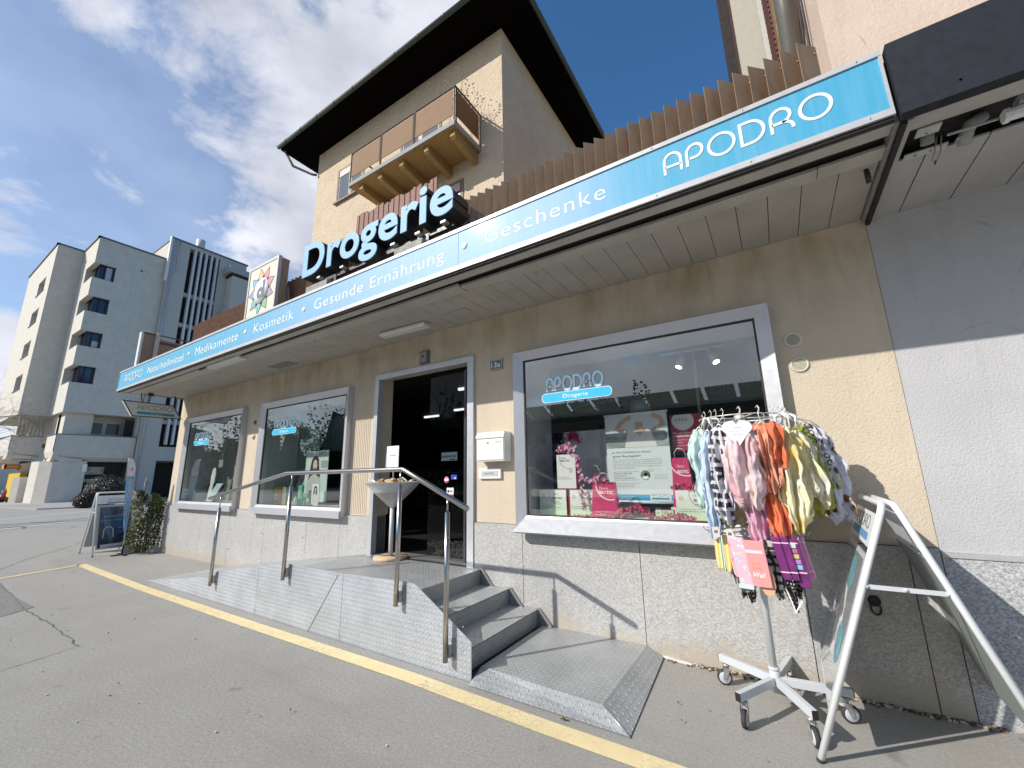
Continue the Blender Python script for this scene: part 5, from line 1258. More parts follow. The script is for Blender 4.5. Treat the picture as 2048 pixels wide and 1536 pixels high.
b = MB(); b.lathe([(0, .0008), (.048, .0008), (.048, 0)], (-1.145, yq, 1.46), 24, NF); pb = b.build('portrait_print', mat('green_backdrop_print', (.16, .22, .12), .5), ps)
b = MB(); b.lathe([(0, .0008), (.019, .0008)], (-1.143, yq - .001, 1.468), 16, NF); b.build('face_print', mat('printed_skin', (.56, .38, .28), .5), pb)
b = MB(); b.prism([(-1.185, 1.433), (-1.16, 1.452), (-1.126, 1.452), (-1.104, 1.433), (-1.145, 1.414)], (0, yq - .001, 0), X, Z, (0, -.0008, 0)); b.build('shirt_print', mat('white_print', (.85, .82, .8), .5), pb)
b = MB(); b.stroke([(-1.085 + .022 * math.cos(R(a)), 1.508 + .013 * math.sin(R(a))) for a in range(0, 360, 24)], .002, (0, yq, 0), X, Z, NF, .0008, closed=True); b.build('bubble_print', M_TXTR, ps)
b = MB(); b.box(px0 + .05, px1, yq - .0008, yq, 1.215, 1.27); b.build('blue_band', mat('band_blue', (.03, .34, .62), .4), ps)
b = MB(); b.prism([(p[0], p[1]) for p in rrect(.20, .085, .015)], (-1.115, yq - .0009, 1.208), X, Z, (0, -.0006, 0)); b.build('logo_field', mat('white_poster_paper', (.70, .75, .76), .5), ps)
b = MB(); add_round(b, 'APODRO', (-1.10, yq - .0016, 1.252), X, Z, NF, .027, .12, th=.0006); b.prism([(p[0], p[1]) for p in rrect(.17, .018, .008)], (-1.10, yq - .0016, 1.224), X, Z, (0, -.0006, 0)); b.build('logo_print', mat('slate_teal', (.05, .30, .45), .5), ps)
b = MB(); add_text(b, 'Eintritt kostenlos, Anmeldung', (-1.46, yq - .0012, 1.249), X, Z, NF, .18, .010, .0006); add_text(b, 'in der Drogerie erwünscht', (-1.46, yq - .0012, 1.229), X, Z, NF, .16, .010, .0006); b.build('band_print', M_TXTW, ps)

es_ = thing('sleep_poster', 'small crimson poster with a white disc to the right of the tall event poster', 'poster', (-.74, .52, 1.68))
MB().box(-.875, -.60, .52, .524, 1.69, 2.045).build('sheet', mat('crimson_poster', (.40, .02, .06), .4), es_)
b = MB(); b.prism([(p[0] * .105 - .755, p[1] * .095 + 1.985) for p in arc(0, 0, 1, 140, 400, 24)], (0, .519, 0), X, Z, (0, -.0006, 0)); b.build('disc_print', mat('pale_disc', (.72, .68, .70), .5), es_)
b = MB(); add_text(b, 'elsa', (-.83, .5180, 1.985), X, Z, NF, .12, .034, .0006, bold=-.01, slant=.25); b.build('brand_print', M_TXTG, es_)
b = MB(); add_text(b, 'Für ein gesundes', (-.855, .519, 1.855), X, Z, NF, .21, .018, .0006, bold=.02); add_text(b, 'Schlaferlebnis', (-.855, .519, 1.825), X, Z, NF, .18, .018, .0006, bold=.02); add_text(b, 'zum Schlafkissen, Matratze', (-.855, .519, 1.79), X, Z, NF, .21, .011, .0006); add_text(b, 'und Topper', (-.855, .519, 1.765), X, Z, NF, .09, .011, .0006); add_text(b, 'www.elsaschlaf.ch', (-.855, .519, 1.735), X, Z, NF, .15, .009, .0006); b.build('white_lettering', M_TXTW, es_)

# flowers ------------------------------------------------------------
def garland(name, pts, nfl, rad, cols, lab, seed, size=.018, nleaf=30):
    rn = random.Random(seed); P_ = [Vector(p) for p in pts]; seg = [(P_[i + 1] - P_[i]).length for i in range(len(P_) - 1)]; tot = sum(seg)
    def at():
        d = rn.random() * tot; i = 0
        while i < len(seg) - 1 and d > seg[i]: d -= seg[i]; i += 1
        return P_[i].lerp(P_[i + 1], min(1, d / seg[i]))
    t_ = thing(name, lab, 'flower garland', tuple(P_[0]))
    ks = [mat('petal_%02d_%02d' % (int(c[0] * 99), int(c[1] * 99)), c, .6, var=.15, vs=40) for c in cols]
    b = MB()
    for _ in range(nfl):
        c = at() + Vector((rn.gauss(0, 1), rn.gauss(0, .6), rn.gauss(0, 1))).normalized() * rad * rn.random() ** .5
        n = Vector((rn.gauss(0, .6), -1, rn.gauss(.3, .6))).normalized(); u = n.orthogonal().normalized(); w_ = n.cross(u); b.k = rn.randrange(len(cols)); ph = rn.random()
        for k_ in range(5):
            a = 6.283 * (k_ + ph) / 5; d1 = u * math.cos(a) + w_ * math.sin(a); d2 = u * math.cos(a + .55) + w_ * math.sin(a + .55); d0 = u * math.cos(a - .55) + w_ * math.sin(a - .55)
            s = size * rn.uniform(.8, 1.2); b.add([c, c + d0 * s * .75 + n * .003, c + d1 * s + n * .006, c + d2 * s * .75 + n * .003], [(0, 1, 2, 3)])
    b.k = 0; b.build('blossom', ks, t_)
    b = MB()
    for _ in range(nleaf):
        c = at() + Vector((rn.gauss(0, 1), rn.gauss(0, .6), rn.gauss(0, 1))).normalized() * rad * 1.05; u = Vector((rn.gauss(0, 1), rn.gauss(0, .4), rn.gauss(0, 1))).normalized(); w_ = u.cross(Vector((rn.gauss(0, .3), -1, .2))).normalized(); s = .026
        b.add([c, c + u * s * .5 + w_ * s * .33, c + u * s, c + u * s * .5 - w_ * s * .33], [(0, 1, 2, 3)])
    b.build('leaf', leaf_mat('silk_leaf', (.03, .07, .03), (.08, .14, .06)), t_)
    b = MB(); b.tube(P_, .003, 6); b.build('stem', mat('green_wire', (.04, .07, .03), .7), t_)
PINK = [(.78, .30, .46), (.80, .45, .58), (.66, .20, .36)]; RED = [(.62, .03, .12), (.72, .08, .2), (.50, .02, .08)]
garland('flower_garland', [(-1.98, .22, 1.73), (-1.92, .22, 1.77), (-1.80, .22, 1.72)], 55, .06, PINK, 'ball of pink silk blossoms on top of the tall product box', 1, nleaf=6)
garland('flower_garland', [(-1.78, .20, 1.68), (-1.76, .2, 1.55), (-1.72, .18, 1.44), (-1.62, .14, 1.41), (-1.50, .12, 1.44), (-1.42, .12, 1.41)], 80, .024, PINK, 'pink silk blossom garland trailing from the tall box to the gift bag', 2, nleaf=14)
garland('flower_garland', [(-1.80, .24, 1.66), (-1.82, .25, 1.5), (-1.80, .24, 1.36)], 30, .03, PINK, 'short pink garland hanging along the right edge of the tall box', 7, nleaf=6)
garland('flower_garland', [(-1.70, .14, 1.37), (-1.71, .14, 1.28), (-1.70, .13, 1.20), (-1.67, .12, 1.12)], 16, .02, PINK, 'sparse pink garland hanging in front of the second lower box', 3, nleaf=30)
garland('flower_garland', [(-1.40, .08, 1.09), (-1.28, .07, 1.13), (-1.16, .08, 1.17), (-1.05, .07, 1.14), (-1.0, .06, 1.09)], 90, .035, RED, 'dense crimson blossom garland on the sill below the poster', 4, nleaf=30)
garland('flower_garland', [(-1.36, .03, 1.075), (-1.28, .02, 1.09), (-1.2, .02, 1.09)], 16, .022, RED, 'dark green leafy end of the crimson garland on the sill left of the red blossoms', 5, nleaf=46)
garland('flower_garland', [(-.93, .04, 1.08), (-.85, .05, 1.10), (-.74, .06, 1.11), (-.66, .05, 1.09)], 40, .025, RED, 'crimson garland on the sill right of the tiny white box', 6, nleaf=30)
garland('flower_garland', [(-.86, .22, 1.345), (-.78, .21, 1.36), (-.66, .20, 1.35), (-.58, .2, 1.34)], 46, .026, RED, 'crimson garland lying on top of the large right product box', 8, nleaf=26)
garland('flower_garland', [(-1.75, .06, 1.075), (-1.6, .05, 1.08), (-1.45, .06, 1.08)], 26, .018, RED, 'thin crimson garland at the foot of the front gift bag', 9, nleaf=10)
garland('flower_garland', [(-2.1, .60, 1.72), (-2.14, .58, 1.55), (-2.12, .58, 1.35)], 60, .05, RED, 'dark red garland hanging at the far left behind the boxes', 10, size=.024, nleaf=12)
garland('flower_garland', [(-2.08, .60, 1.90), (-1.98, .62, 1.92), (-1.92, .62, 1.86)], 50, .05, RED, 'cluster of dark red blossoms on the white partition corner', 11, size=.024, nleaf=8)
# department boards hanging inside
for nm, x0, x1, z0, z1, s, lab in (('department_sign', -.80, -.04, 2.50, 2.78, 'Paperia', 'dark hanging department board reading Paperia inside the shop'), ('department_sign', -3.0, -1.72, 2.44, 2.68, 'Geschenke', 'dark hanging department board reading Geschenke inside the shop')):
    t_ = thing(nm, lab, 'sign', ((x0 + x1) / 2, 2.2, z0), 'department boards hanging inside the shop')
    MB().box(x0, x1, 2.2, 2.25, z0, z1).build('board', mat('near_black_navy', (.008, .01, .022), .3), t_)
    b = MB(); add_text(b, s, (x0 + .15 if s == 'Paperia' else x0 + .45, 2.198, z0 + .09), X, Z, NF, .50 if s == 'Paperia' else .62, .09, .001); b.build('lettering', mat('dim_grey_lettering', (.20, .22, .24), .5), t_)
    b = MB(); b.tube([(x0 + .1, 2.22, z1), (x0 + .1, 2.22, 3.25)], .004, 6); b.tube([(x1 - .1, 2.22, z1), (x1 - .1, 2.22, 3.25)], .004, 6); b.build('wire', M_BLACK, t_)
# track spots, pendant, ceiling strips
tr_ = thing('track_light', 'white ceiling track with two cylindrical spotlights behind the right window', 'spotlight', (-.72, 1.2, 2.7))
MB().box(-1.05, -.35, 1.19, 1.215, 2.86, 2.885).build('track', M_WHITE, tr_)
for x, dx in ((-.79, -.05), (-.50, .06)):
    b = MB(); b.tube([(x, 1.2, 2.86), (x, 1.2, 2.80)], .008, 8); b.tube([(x, 1.2, 2.83), (x + dx, 1.14, 2.68)], .045, 18); s_ = b.build('spot', M_WHITE, tr_)
    e = Vector((x + dx, 1.14, 2.68)); d = (Vector((dx, -.06, -.15))).normalized(); b = MB(); b.lathe([(0, .002), (.035, .002)], e, 18, d); b.build('lens', emat('warm_lamp_lens', (1, .93, .8), 6), s_)
for i, (x, y) in enumerate(((-8.6, 5.2), (-7.0, 4.7), (-7.4, 6.4), (-5.1, 2.6))):
    b = MB(); b.box(x - .28, x + .28, y - .03, y + .03, 3.20, 3.249); b.build('ceiling_light', emat('cool_white_tube', (.95, .97, 1.), 1.1), label='slim white strip light on the dark shop ceiling', cat='ceiling light', group='strip lights on the shop ceiling')
pd = thing('pendant_lamp', 'grey drum lampshade hanging inside the right window above the poster', 'lamp', (-1.2, .9, 2.1))
MB().lathe([(.13, 0), (.105, .17), (.10, .17), (.125, .0)], (-1.26, .9, 2.12), 28).build('shade', mat('silver_grey_shade', (.22, .25, .26), .3, .3), pd); MB().tube([(-1.26, .9, 2.28), (-1.26, .9, 3.25)], .003, 6).build('cord', M_BLACK, pd)
# shelving far inside gives the interior some depth
for i, (x0, x1, y) in enumerate(((-7.6, -5.6, 4.6), (-5.2, -3.4, 6.6), (-3.0, -.9, 4.4), (-1.0, .4, 6.4), (-10.6, -8.2, 5.4))):
    t_ = thing('store_shelf', ('dark shelving unit seen deep inside the open shop door', 'dark shelving unit at the back of the shop left of centre', 'dark shelving unit behind the right window partition', 'dark shelving unit in the far right corner of the shop', 'dark shelving unit behind the leftmost window')[i], 'shelf', ((x0 + x1) / 2, y, .5))
    b = MB(); b.box(x0, x1, y + .25, y + .28, .5, 2.0)
    for z in (.6, 1.0, 1.4, 1.8): b.box(x0, x1, y - .1, y + .25, z, z + .02)
    b.box(x0 - .02, x0, y - .1, y + .28, .5, 2.0); b.box(x1, x1 + .02, y - .1, y + .28, .5, 2.0); b.build('rack_body', mat('dark_shelf', (.045, .045, .045), .6), t_)
    b = MB(); rn = random.Random(i)
    for z in (.62, 1.02, 1.42):
        x = x0 + .03
        while x < x1 - .1:
            w_ = rn.uniform(.05, .14); b.mat(rn.randrange(4)).box(x, x + w_ - .01, y - .06, y + .1, z, z + rn.uniform(.12, .3)); x += w_ + rn.uniform(0, .04)
    b.k = 0; b.build('goods', [mat('goods_a', (.16, .05, .05), .5), mat('goods_b', (.14, .15, .16), .5), mat('goods_c', (.04, .07, .12), .5), mat('goods_d', (.15, .12, .06), .5)], t_)
pp = thing('partner_sign', 'pale sign reading paperia deep inside the open door', 'sign', (-5.54, 2.5, 1.78))
MB().box(-5.74, -5.34, 2.5, 2.52, 1.78, 1.945).build('board', emat('glowing_pale_blue', (.30, .42, .48), .25), pp)  # board given a weak glow of its own
b = MB(); add_text(b, 'paperia', (-5.73, 2.499, 1.845), X, Z, NF, .37, .055, .001, bold=.015); b.box(-5.52, -5.37, 2.4985, 2.4995, 1.792, 1.812); b.build('lettering', mat('near_black_navy', (.008, .01, .022), .3), pp)
# stickers on the sliding door leaf
for nm, x, z, lab in (('pink', -3.52, 1.46, 'round pink sticker on the sliding door glass'), ('blue', -3.40, 1.475, 'small blue rectangular card sticker on the sliding door glass'), ('white', -3.46, 1.30, 'white and red rectangular sticker on the sliding door glass')):
    t_ = thing('door_sticker', lab, 'sticker', (x, .145, z)); yy = .1485
    if nm == 'pink':
        MB().lathe([(0, .0015), (.040, .0015), (.040, 0)], (x, yy, z - .02), 24, NF).build('label_disc', mat('pink_sticker', (.70, .14, .38), .4), t_); b = MB(); b.box(x - .032, x + .032, yy - .0025, yy - .0015, z - .03, z - .008); b.lathe([(0, .001), (.012, .001)], (x, yy, z + .042), 12, NF); b.build('white_print', M_TXTW, t_)
    elif nm == 'blue':
        MB().box(x - .045, x + .045, yy - .0015, yy, z - .03, z + .025).build('label_card', mat('royal_blue', (.02, .08, .42), .4), t_); MB().box(x + .005, x + .03, yy - .0025, yy - .0015, z - .022, z - .008).build('white_print', M_TXTW, t_)
    else:
        o = MB().box(x - .055, x + .055, yy - .0015, yy, z - .035, z + .045).build('label_card', mat('white_card', (.78, .79, .82), .5), t_); b = MB(); b.lathe([(0, .0015), (.016, .0015)], (x - .028, yy - .0015, z + .003), 16, NF); b.build('dark_red_dot', mat('oxblood', (.16, .01, .01), .4), t_); MB().box(x, x + .035, yy - .0025, yy - .0015, z - .006, z + .012).build('dark_print', M_TXTG, t_); MB().box(x - .045, x + .055, yy - .0015, yy, z - .11, z - .036).build('red_part', mat('sign_red', (.50, .02, .02), .4), t_)

# window decals ------------------------------------------------------
def decal(x0, z0, s, xs, lab):
    yd = -.042; t_ = thing('window_decal', lab, 'decal', (x0 + s * 3, yd, z0)); M_DB2 = mat('decal_blue', (.10, .50, .72), .4); M_DW = mat('decal_white', (.80, .86, .90), .4)
    h = .135 * s; w_ = .76 * s * xs
    b = MB(); add_round(b, 'APODRO', (x0 + .06 * s * xs, yd, z0 + .115 * s), X, Z, NF, h, .30, th=.001, xs=w_ * .80 / (h * 6.17)); b.build('letter_outline', M_DB2, t_)
    b = MB(); add_round(b, 'APODRO', (x0 + .06 * s * xs, yd - .0012, z0 + .115 * s), X, Z, NF, h, .17, th=.001, xs=w_ * .80 / (h * 6.17)); b.build('lettering', M_DW, t_)
    b = MB(); b.prism(rrect(w_ + .01 * s, .10 * s, .045 * s), (x0 - .005 * s, yd + .0008, z0 - .005 * s), X, Z, (0, -.001, 0)); b.build('pill_edge', M_DW, t_)
    b = MB(); b.prism(rrect(w_, .09 * s, .042 * s), (x0, yd - .0004, z0), X, Z, (0, -.001, 0)); b.build('pill', mat('decal_cyan', (.03, .44, .72), .35), t_)
    b = MB(); add_text(b, 'Drogerie', (x0 + w_ * .32, yd - .0016, z0 + .028 * s), X, Z, NF, w_ * .36, .042 * s, .0008); b.build('small_lettering', M_DW, t_)
decal(-2.03, 2.225, 1.0, 1.0, 'blue shop logo decal on the upper left of the large right window')
decal(-7.36, 2.235, 1.0, .95, 'blue shop logo decal on the middle window')
decal(-10.5, 2.215, 1.0, .95, 'blue shop logo decal on the leftmost window')

# middle window display
wp = thing('portrait_poster', 'large pale poster of a smiling long-haired woman in the middle window', 'poster', (-6.65, .4, ZS))
def woman(t_, cx, z0, s, y, nm):
    q = Vector((0, y, 0))
    b = MB(); b.prism([(cx - .17 * s, z0 + .34 * s), (cx - .13 * s, z0 + .52 * s), (cx - .10 * s, z0 + .66 * s), (cx - .05 * s, z0 + .72 * s), (cx + .03 * s, z0 + .73 * s), (cx + .09 * s, z0 + .68 * s), (cx + .11 * s, z0 + .55 * s), (cx + .15 * s, z0 + .42 * s), (cx + .13 * s, z0 + .34 * s)], (0, y, 0), X, Z, (0, -.0008, 0)); b.build('hair_print', mat('dark_hair_print', (.035, .025, .022), .5, var=.3, vs=60), t_)
    b = MB(); b.prism([(cx + .058 * s * math.cos(R(a)), z0 + .58 * s + .088 * s * math.sin(R(a))) for a in range(0, 360, 20)], (0, y - .001, 0), X, Z, (0, -.0006, 0)); b.box(cx - .03 * s, cx + .03 * s, y - .0016, y - .001, z0 + .40 * s, z0 + .52 * s); b.build('face_print', mat('light_skin_print', (.62, .48, .40), .5), t_)
    b = MB(); b.stroke(arc(cx, z0 + .555 * s, .026 * s, 200, 340, 8), .011 * s, (0, y - .0018, 0), X, Z, NF, .0004); b.box(cx - .035 * s, cx - .015 * s, y - .0022, y - .0018, z0 + .60 * s, z0 + .606 * s); b.box(cx + .015 * s, cx + .035 * s, y - .0022, y - .0018, z0 + .60 * s, z0 + .606 * s); b.build('smile_print', mat('lip_print', (.32, .10, .09), .5), t_)
    b = MB(); b.prism([(cx - .20 * s, z0), (cx - .19 * s, z0 + .30 * s), (cx - .12 * s, z0 + .40 * s), (cx - .03 * s, z0 + .43 * s), (cx + .04 * s, z0 + .43 * s), (cx + .12 * s, z0 + .39 * s), (cx + .18 * s, z0 + .28 * s), (cx + .19 * s, z0)], (0, y - .0012, 0), X, Z, (0, -.0006, 0)); b.build('blouse_print', mat('pale_blouse_print', (.50, .50, .47), .5, var=.08, vs=20), t_)
MB().box(-7.0, -6.36, .40, .41, 1.10, 1.95).build('sheet', mat('pale_mint_poster', (.55, .64, .60), .5, var=.04), wp); woman(wp, -6.72, 1.10, 1.05, .3995, 'a')
b = MB(); add_round(b, 'APO', (-6.62, .399, 1.86), X, Z, NF, .07, .12, th=.0008); b.build('lettering', mat('slate_print', (.13, .18, .20), .6), wp)
b = MB(); b.box(-6.55, -6.37, .3985, .3995, 1.66, 1.78); b.build('grey_bar', mat('grey_bar_print', (.3, .36, .35), .5), wp)
w2p = thing('portrait_card', 'small white showcard of the same woman in front of the large portrait poster', 'showcard', (-6.4, .25, ZS))
MB().box(-6.52, -6.33, .25, .256, ZS, 1.40).build('sheet', mat('white_poster_paper', (.70, .75, .76), .5), w2p); woman(w2p, -6.42, 1.06, .42, .2495, 'b')
MB().box(-6.51, -6.34, .2485, .2495, 1.075, 1.11).build('green_bar', mat('lime_green_print', (.42, .46, .12), .5), w2p)
gb = thing('green_pack', 'bright green and orange product pack at the left of the middle window', 'box', (-7.55, .22, ZS))
t = NT('rainbow_pack'); xz = t.sep(); c = t.ramp(t.math('ADD', t.mr(xz[0], -7.72, -7.40), t.math('MULTIPLY', t.noise(9, 3), .5)), (.25, (.02, .12, .10)), (.5, (.18, .35, .05)), (.8, (.58, .55, .05)), (1.0, (.65, .25, .05))); t.set(c, .35)
o = MB().box(-7.70, -7.40, .22, .34, ZS, 1.36).build('carton', t.m, gb); MB().box(-7.60, -7.48, .218, .2195, 1.14, 1.23).build('white_field', M_TXTW, gb)
b = MB(); add_text(b, 'activ', (-7.59, .2175, 1.17), X, Z, NF, .10, .03, .0005, bold=.02); b.build('brand_print', M_TXTG, gb)
for i, (x, h, c_, lb_) in enumerate(((-7.35, .30, (.20, .24, .25), 'slim grey product pack beside the bright green pack'), (-7.29, .29, (.30, .30, .16), 'slim olive product pack beside the grey one'), (-6.98, .12, (.5, .62, .3), 'small pale green carton left of the row of tubes'))):
    o = MB().box(x - .028, x + .028, .24, .34, ZS, ZS + h).build('product_pack', mat('pack_%d' % i, c_, .4), label=lb_, cat='box'); bevel(o, .002)
sl = thing('slanted_board', 'tilted grey showcard leaning in the middle window behind the packs', 'showcard', (-7.22, .45, ZS)); b = MB(); b.obox((-7.24, .48, 1.36), (.14, 0, 0), (0, .004, 0), (.05, .06, .28)); b.build('card', mat('blue_grey_card', (.28, .34, .36), .5), sl); b = MB(); b.stroke([(-7.27, 1.48), (-7.21, 1.48), (-7.21, 1.44), (-7.26, 1.44)], .012, (0, .484, 0), X, Z, NF, .001); b.build('mark', M_TXTG, sl)
rn = random.Random(4)
for i in range(13):
    x = -6.95 + (i % 7) * .065 + rn.uniform(-.01, .01); y = .16 + (i // 7) * .10; h = rn.uniform(.07, .15); c_ = rn.choice(((.60, .66, .58), (.35, .42, .10), (.10, .28, .20), (.62, .60, .52)))
    b = MB()
    if i % 3: b.lathe([(.016, 0), (.017, h * .72), (.010, h * .80), (.010, h), (0, h)], (x, y, ZS), 14)
    else: b.box(x - .022, x + .022, y - .015, y + .015, ZS, ZS + h)
    b.build('toiletry', mat('toiletry_%d' % int(c_[0] * 100), c_, .35), label='small green and white toiletry bottles and cartons in front of the portrait poster', cat='toiletry', group='toiletries in the middle window')
gst = MB(); gst.box(-6.93, -6.82, .26, .30, ZS + .1, ZS + .32); gst.box(-6.90, -6.70, .28, .30, ZS + .08, ZS + .2)
o = gst.build('carton_stack', mat('green_striped_carton', (.14, .36, .24), .5, var=.5, vs=22), label='stack of green striped cartons below the woman on the poster', cat='carton'); bevel(o, .003)
# leftmost window display
for i, (x, z, s, hl, lb_) in enumerate(((-10.28, 1.06, 1.0, 1, 'tall white insole-shaped display stand at the left of the leftmost window'), (-9.95, 1.75, 1.0, 0, 'grey insole shape hanging high in the leftmost window'))):
    b = MB(); pr = [(-.10, 0), (-.11, .18), (-.065, .34), (-.085, .50), (-.05, .66), (.02, .70), (.08, .66), (.11, .55), (.10, .42), (.055, .30), (.085, .14), (.08, 0)]
    b.prism([(p[0] * s + p[1] * .08, p[1] * s) for p in pr], (x, .30, z), X, Z, (0, .02, 0)); o = b.build('insole_display', mat('white_foam', (.66, .66, .63), .6) if hl else mat('grey_foam', (.26, .27, .25), .6), label=lb_, cat='display'); bevel(o, .006)
bp = thing('body_poster', 'pale poster of bare legs and a hand at the right of the leftmost window', 'poster', (-9.35, .45, ZS))
MB().box(-9.66, -8.9, .45, .46, 1.10, 2.0).build('sheet', mat('pale_beige_poster', (.52, .47, .42), .5, var=.12, vs=5), bp)
b = MB(); b.prism([(-9.35, 1.3), (-9.30, 1.6), (-9.22, 1.85), (-9.12, 1.9), (-9.10, 1.6), (-9.16, 1.3)], (0, .4495, 0), X, Z, (0, -.0008, 0)); b.build('skin_print', mat('light_skin_print', (.62, .48, .40), .5), bp)
b = MB(); b.prism([(-9.12, 1.6), (-9.1, 1.9), (-9.0, 1.95), (-8.92, 1.8), (-8.95, 1.6)], (0, .4495, 0), X, Z, (0, -.0008, 0)); b.build('hair_print', mat('auburn_print', (.20, .08, .05), .5), bp)
tb = MB(); tb.obox((-9.95, .25, 1.24), (.13, 0, 0), (0, .01, 0), (.07, .06, .18)); o = tb.build('brochure_holder', mat('pale_blue_acrylic', (.45, .56, .60), .3), label='pale blue slanted brochure holder in the leftmost window', cat='brochure holder')
b = MB(); b.obox((-9.80, .30, 1.22), (.09, 0, 0), (0, .01, 0), (.06, .05, .16)); b.build('tablet_stand', mat('dark_slate_panel', (.06, .065, .07), .3), label='dark slanted panel beside the pale blue brochure holder', cat='panel')
b = MB(); rn = random.Random(8)
def busf(rn):
    a = rn.uniform(0, 6.28); e = rn.uniform(-1, 1); r_ = .14 * rn.random() ** .4; n = Vector((math.cos(a), math.sin(a), e)).normalized(); return Vector((-10.5, .42, 1.28)) + Vector((n.x * r_, n.y * r_ * .6, n.z * r_ * 1.4)), n
pl_ = thing('potted_plant', 'small leafy plant at the lower left of the leftmost window', 'plant', (-10.5, .42, ZS)); leaves(b, busf, 500, .035, rn); b.build('foliage', leaf_mat('silk_leaf2', (.04, .08, .05), (.10, .16, .10)), pl_); MB().lathe([(.04, 0), (.055, .09), (.05, .09), (0, .08)], (-10.5, .42, ZS), 16).build('pot', mat('dark_pot', (.08, .08, .08), .5), pl_)

# ================================================================== right neighbour
nb = thing('neighbour_building', 'pale grey rendered ground floor with a peach storey above, adjoining the shop on the right', 'building', (4, 2, 0))
MB().box(.803, 9, .0, .3, .955, 3.36).build('grey_wall', M_GREYW, nb)
b = MB(); b.box(.803, 2.1, -.020, .3, -.05, .925); b.box(2.106, 3.4, -.020, .3, -.05, .925); b.box(3.406, 9, -.02, .3, -.05, .925); b.build('granite_base', M_GRAN2, nb)
MB().box(.803, 9, -.028, .0, .926, .954).build('base_trim', mat('pale_metal_trim', (.50, .49, .47), .5, .3), nb)
MB().box(.812, 9, .0, 2.9, 3.76, 12).build('upper_wall', M_PEACH, nb)
MB().box(.36, 3, 4.0, 4.6, 3.7, 14).build('stair_wall', mat('beige_side_wall', (.42, .39, .33), .8, bump=.3), nb)
MB().box(.60, 3, 4.7, 15, 3.7, 13).build('bounce_wall', M_PEACH, nb)  # unseen rear wing, added to bounce sunlight onto the yellow house
MB().box(.19, .355, 4.0, 5.4, 3.7, 14).build('dark_cladding', mat('dark_brown_cladding', (.016, .010, .008), .8), nb)
MB().box(.345, .37, 3.98, 3.999, 3.7, 14).build('red_brown_edge', mat('red_brown_edge', (.05, .012, .01), .7), nb)
b = MB(); b.box(.77, .808, 2.05, 2.20, 3.72, 12); b.build('timber_post', mat('weathered_timber', (.20, .13, .05), .7, var=.35, vs=9), nb)
b = MB()
b.box(.775, .79, 2.30, 2.95, 5.0, 12)
for i in range(70): b.box(.755, .774, 2.32, 2.9, 5.05 + i * .10, 5.11 + i * .10)
b.build('shutter', mat('red_brown_shutter', (.14, .05, .035), .6), nb)
b = MB(); b.box(.70, .80, 3.0, 3.1, 3.7, 12); b.build('corner_post', mat('grey_white_post', (.50, .48, .44), .5), nb)
b = MB(); b.smooth = True; b.tube([(.72, .98, 3.72), (.72, .98, 4.95), (.71, .93, 5.35), (.70, .80, 5.75), (.69, .62, 6.1), (.68, .50, 6.5), (.68, .48, 9.5)], .095, 20); b.build('drainpipe', mat('grey_brown_pipe', (.13, .12, .10), .35, .2, coat=.3), nb)
b = MB(); b.tube([(.785, .55, 3.75), (.785, .52, 4.9), (.78, .40, 5.8), (.77, .30, 7.5)], .013, 8); b.tube([(.80, .16, 3.72), (.80, .14, 4.1)], .010, 8); b.build('cable', mat('dark_cable', (.04, .03, .025), .6), nb)
# black fascia and gutted canopy
bf = thing('black_fascia', 'blank matt black fascia board to the right of the blue sign', 'sign', (3.5, -1.18, 3.31))
MB().box(.792, 9, -1.20, -1.13, 3.315, 3.765).build('board', mat('blue_black_board', (.008, .010, .017), .75, var=.2), bf)
MB().lathe([(0, .002), (.006, .002)], (1.02, -1.20, 3.385), 8, NF).build('screw_head', M_STEEL, bf)
rc = thing('gutted_canopy', 'grey boarded canopy underside with an open service channel on the right neighbour', 'canopy', (4, -.6, 3.3))
b = MB(); x = 1.05
b.box(.86, .992, -.70, -.001, 3.34, 3.352)
while x < 9: b.box(x - .05, x + .212, -.70, -.001, 3.34, 3.352); x += .27
b.build('soffit', mat('soffit_grey_right', (.41, .40, .385), .6, var=.08, vs=3), rc)
MB().box(.80, 9, -1.12, -.002, 3.42, 3.44).build('backing', M_DARK, rc)
b = MB(); b.box(.83, 9, -1.11, -.97, 3.345, 3.355); b.box(.83, .86, -1.10, -.001, 3.325, 3.352); b.build('channel', mat('canopy_channel_grey', (.40, .385, .35), .5), rc)
b = MB(); b.box(.80, .826, -1.12, -.001, 3.30, 3.37); b.build('black_divider', M_DARK, rc)
b = MB(); b.box(.88, 1.07, -.775, -.72, 3.318, 3.326); b.box(1.10, 1.17, -.79, -.745, 3.316, 3.324); b.box(.90, 1.0, -.97, -.90, 3.33, 3.34); b.box(1.05, 1.25, -.84, -.83, 3.325, 3.335); b.build('mounting_plate', M_ALUE, rc)
b = MB()
for x, y in ((.93, -.748), (1.0, -.748), (1.13, -.768), (.94, -.94)): b.lathe([(0, .001), (.006, .001)], (x, y, 3.3165), 8, -Z)
b.build('hole', M_DARK, rc)
MB().tube([(.97, -.86, 3.38), (.965, -.84, 3.31)], .030, 14).build('pipe_stub', mat('grey_green_plastic', (.22, .23, .2), .6), rc)
b = MB(); b.tube([(1.02, -.80, 3.36), (1.0, -.78, 3.27), (.985, -.77, 3.235), (1.0, -.765, 3.225)], .004, 6); b.tube([(1.04, -.80, 3.36), (1.03, -.77, 3.28), (1.005, -.765, 3.225)], .004, 6); b.build('loose_wire', mat('beige_wire', (.45, .38, .30), .6), rc)
b = MB(); b.tube([(1.0, -.77, 3.232), (.995, -.768, 3.21)], .005, 6); b.build('wire_end', mat('red_brown_wire', (.25, .06, .04), .6), rc)
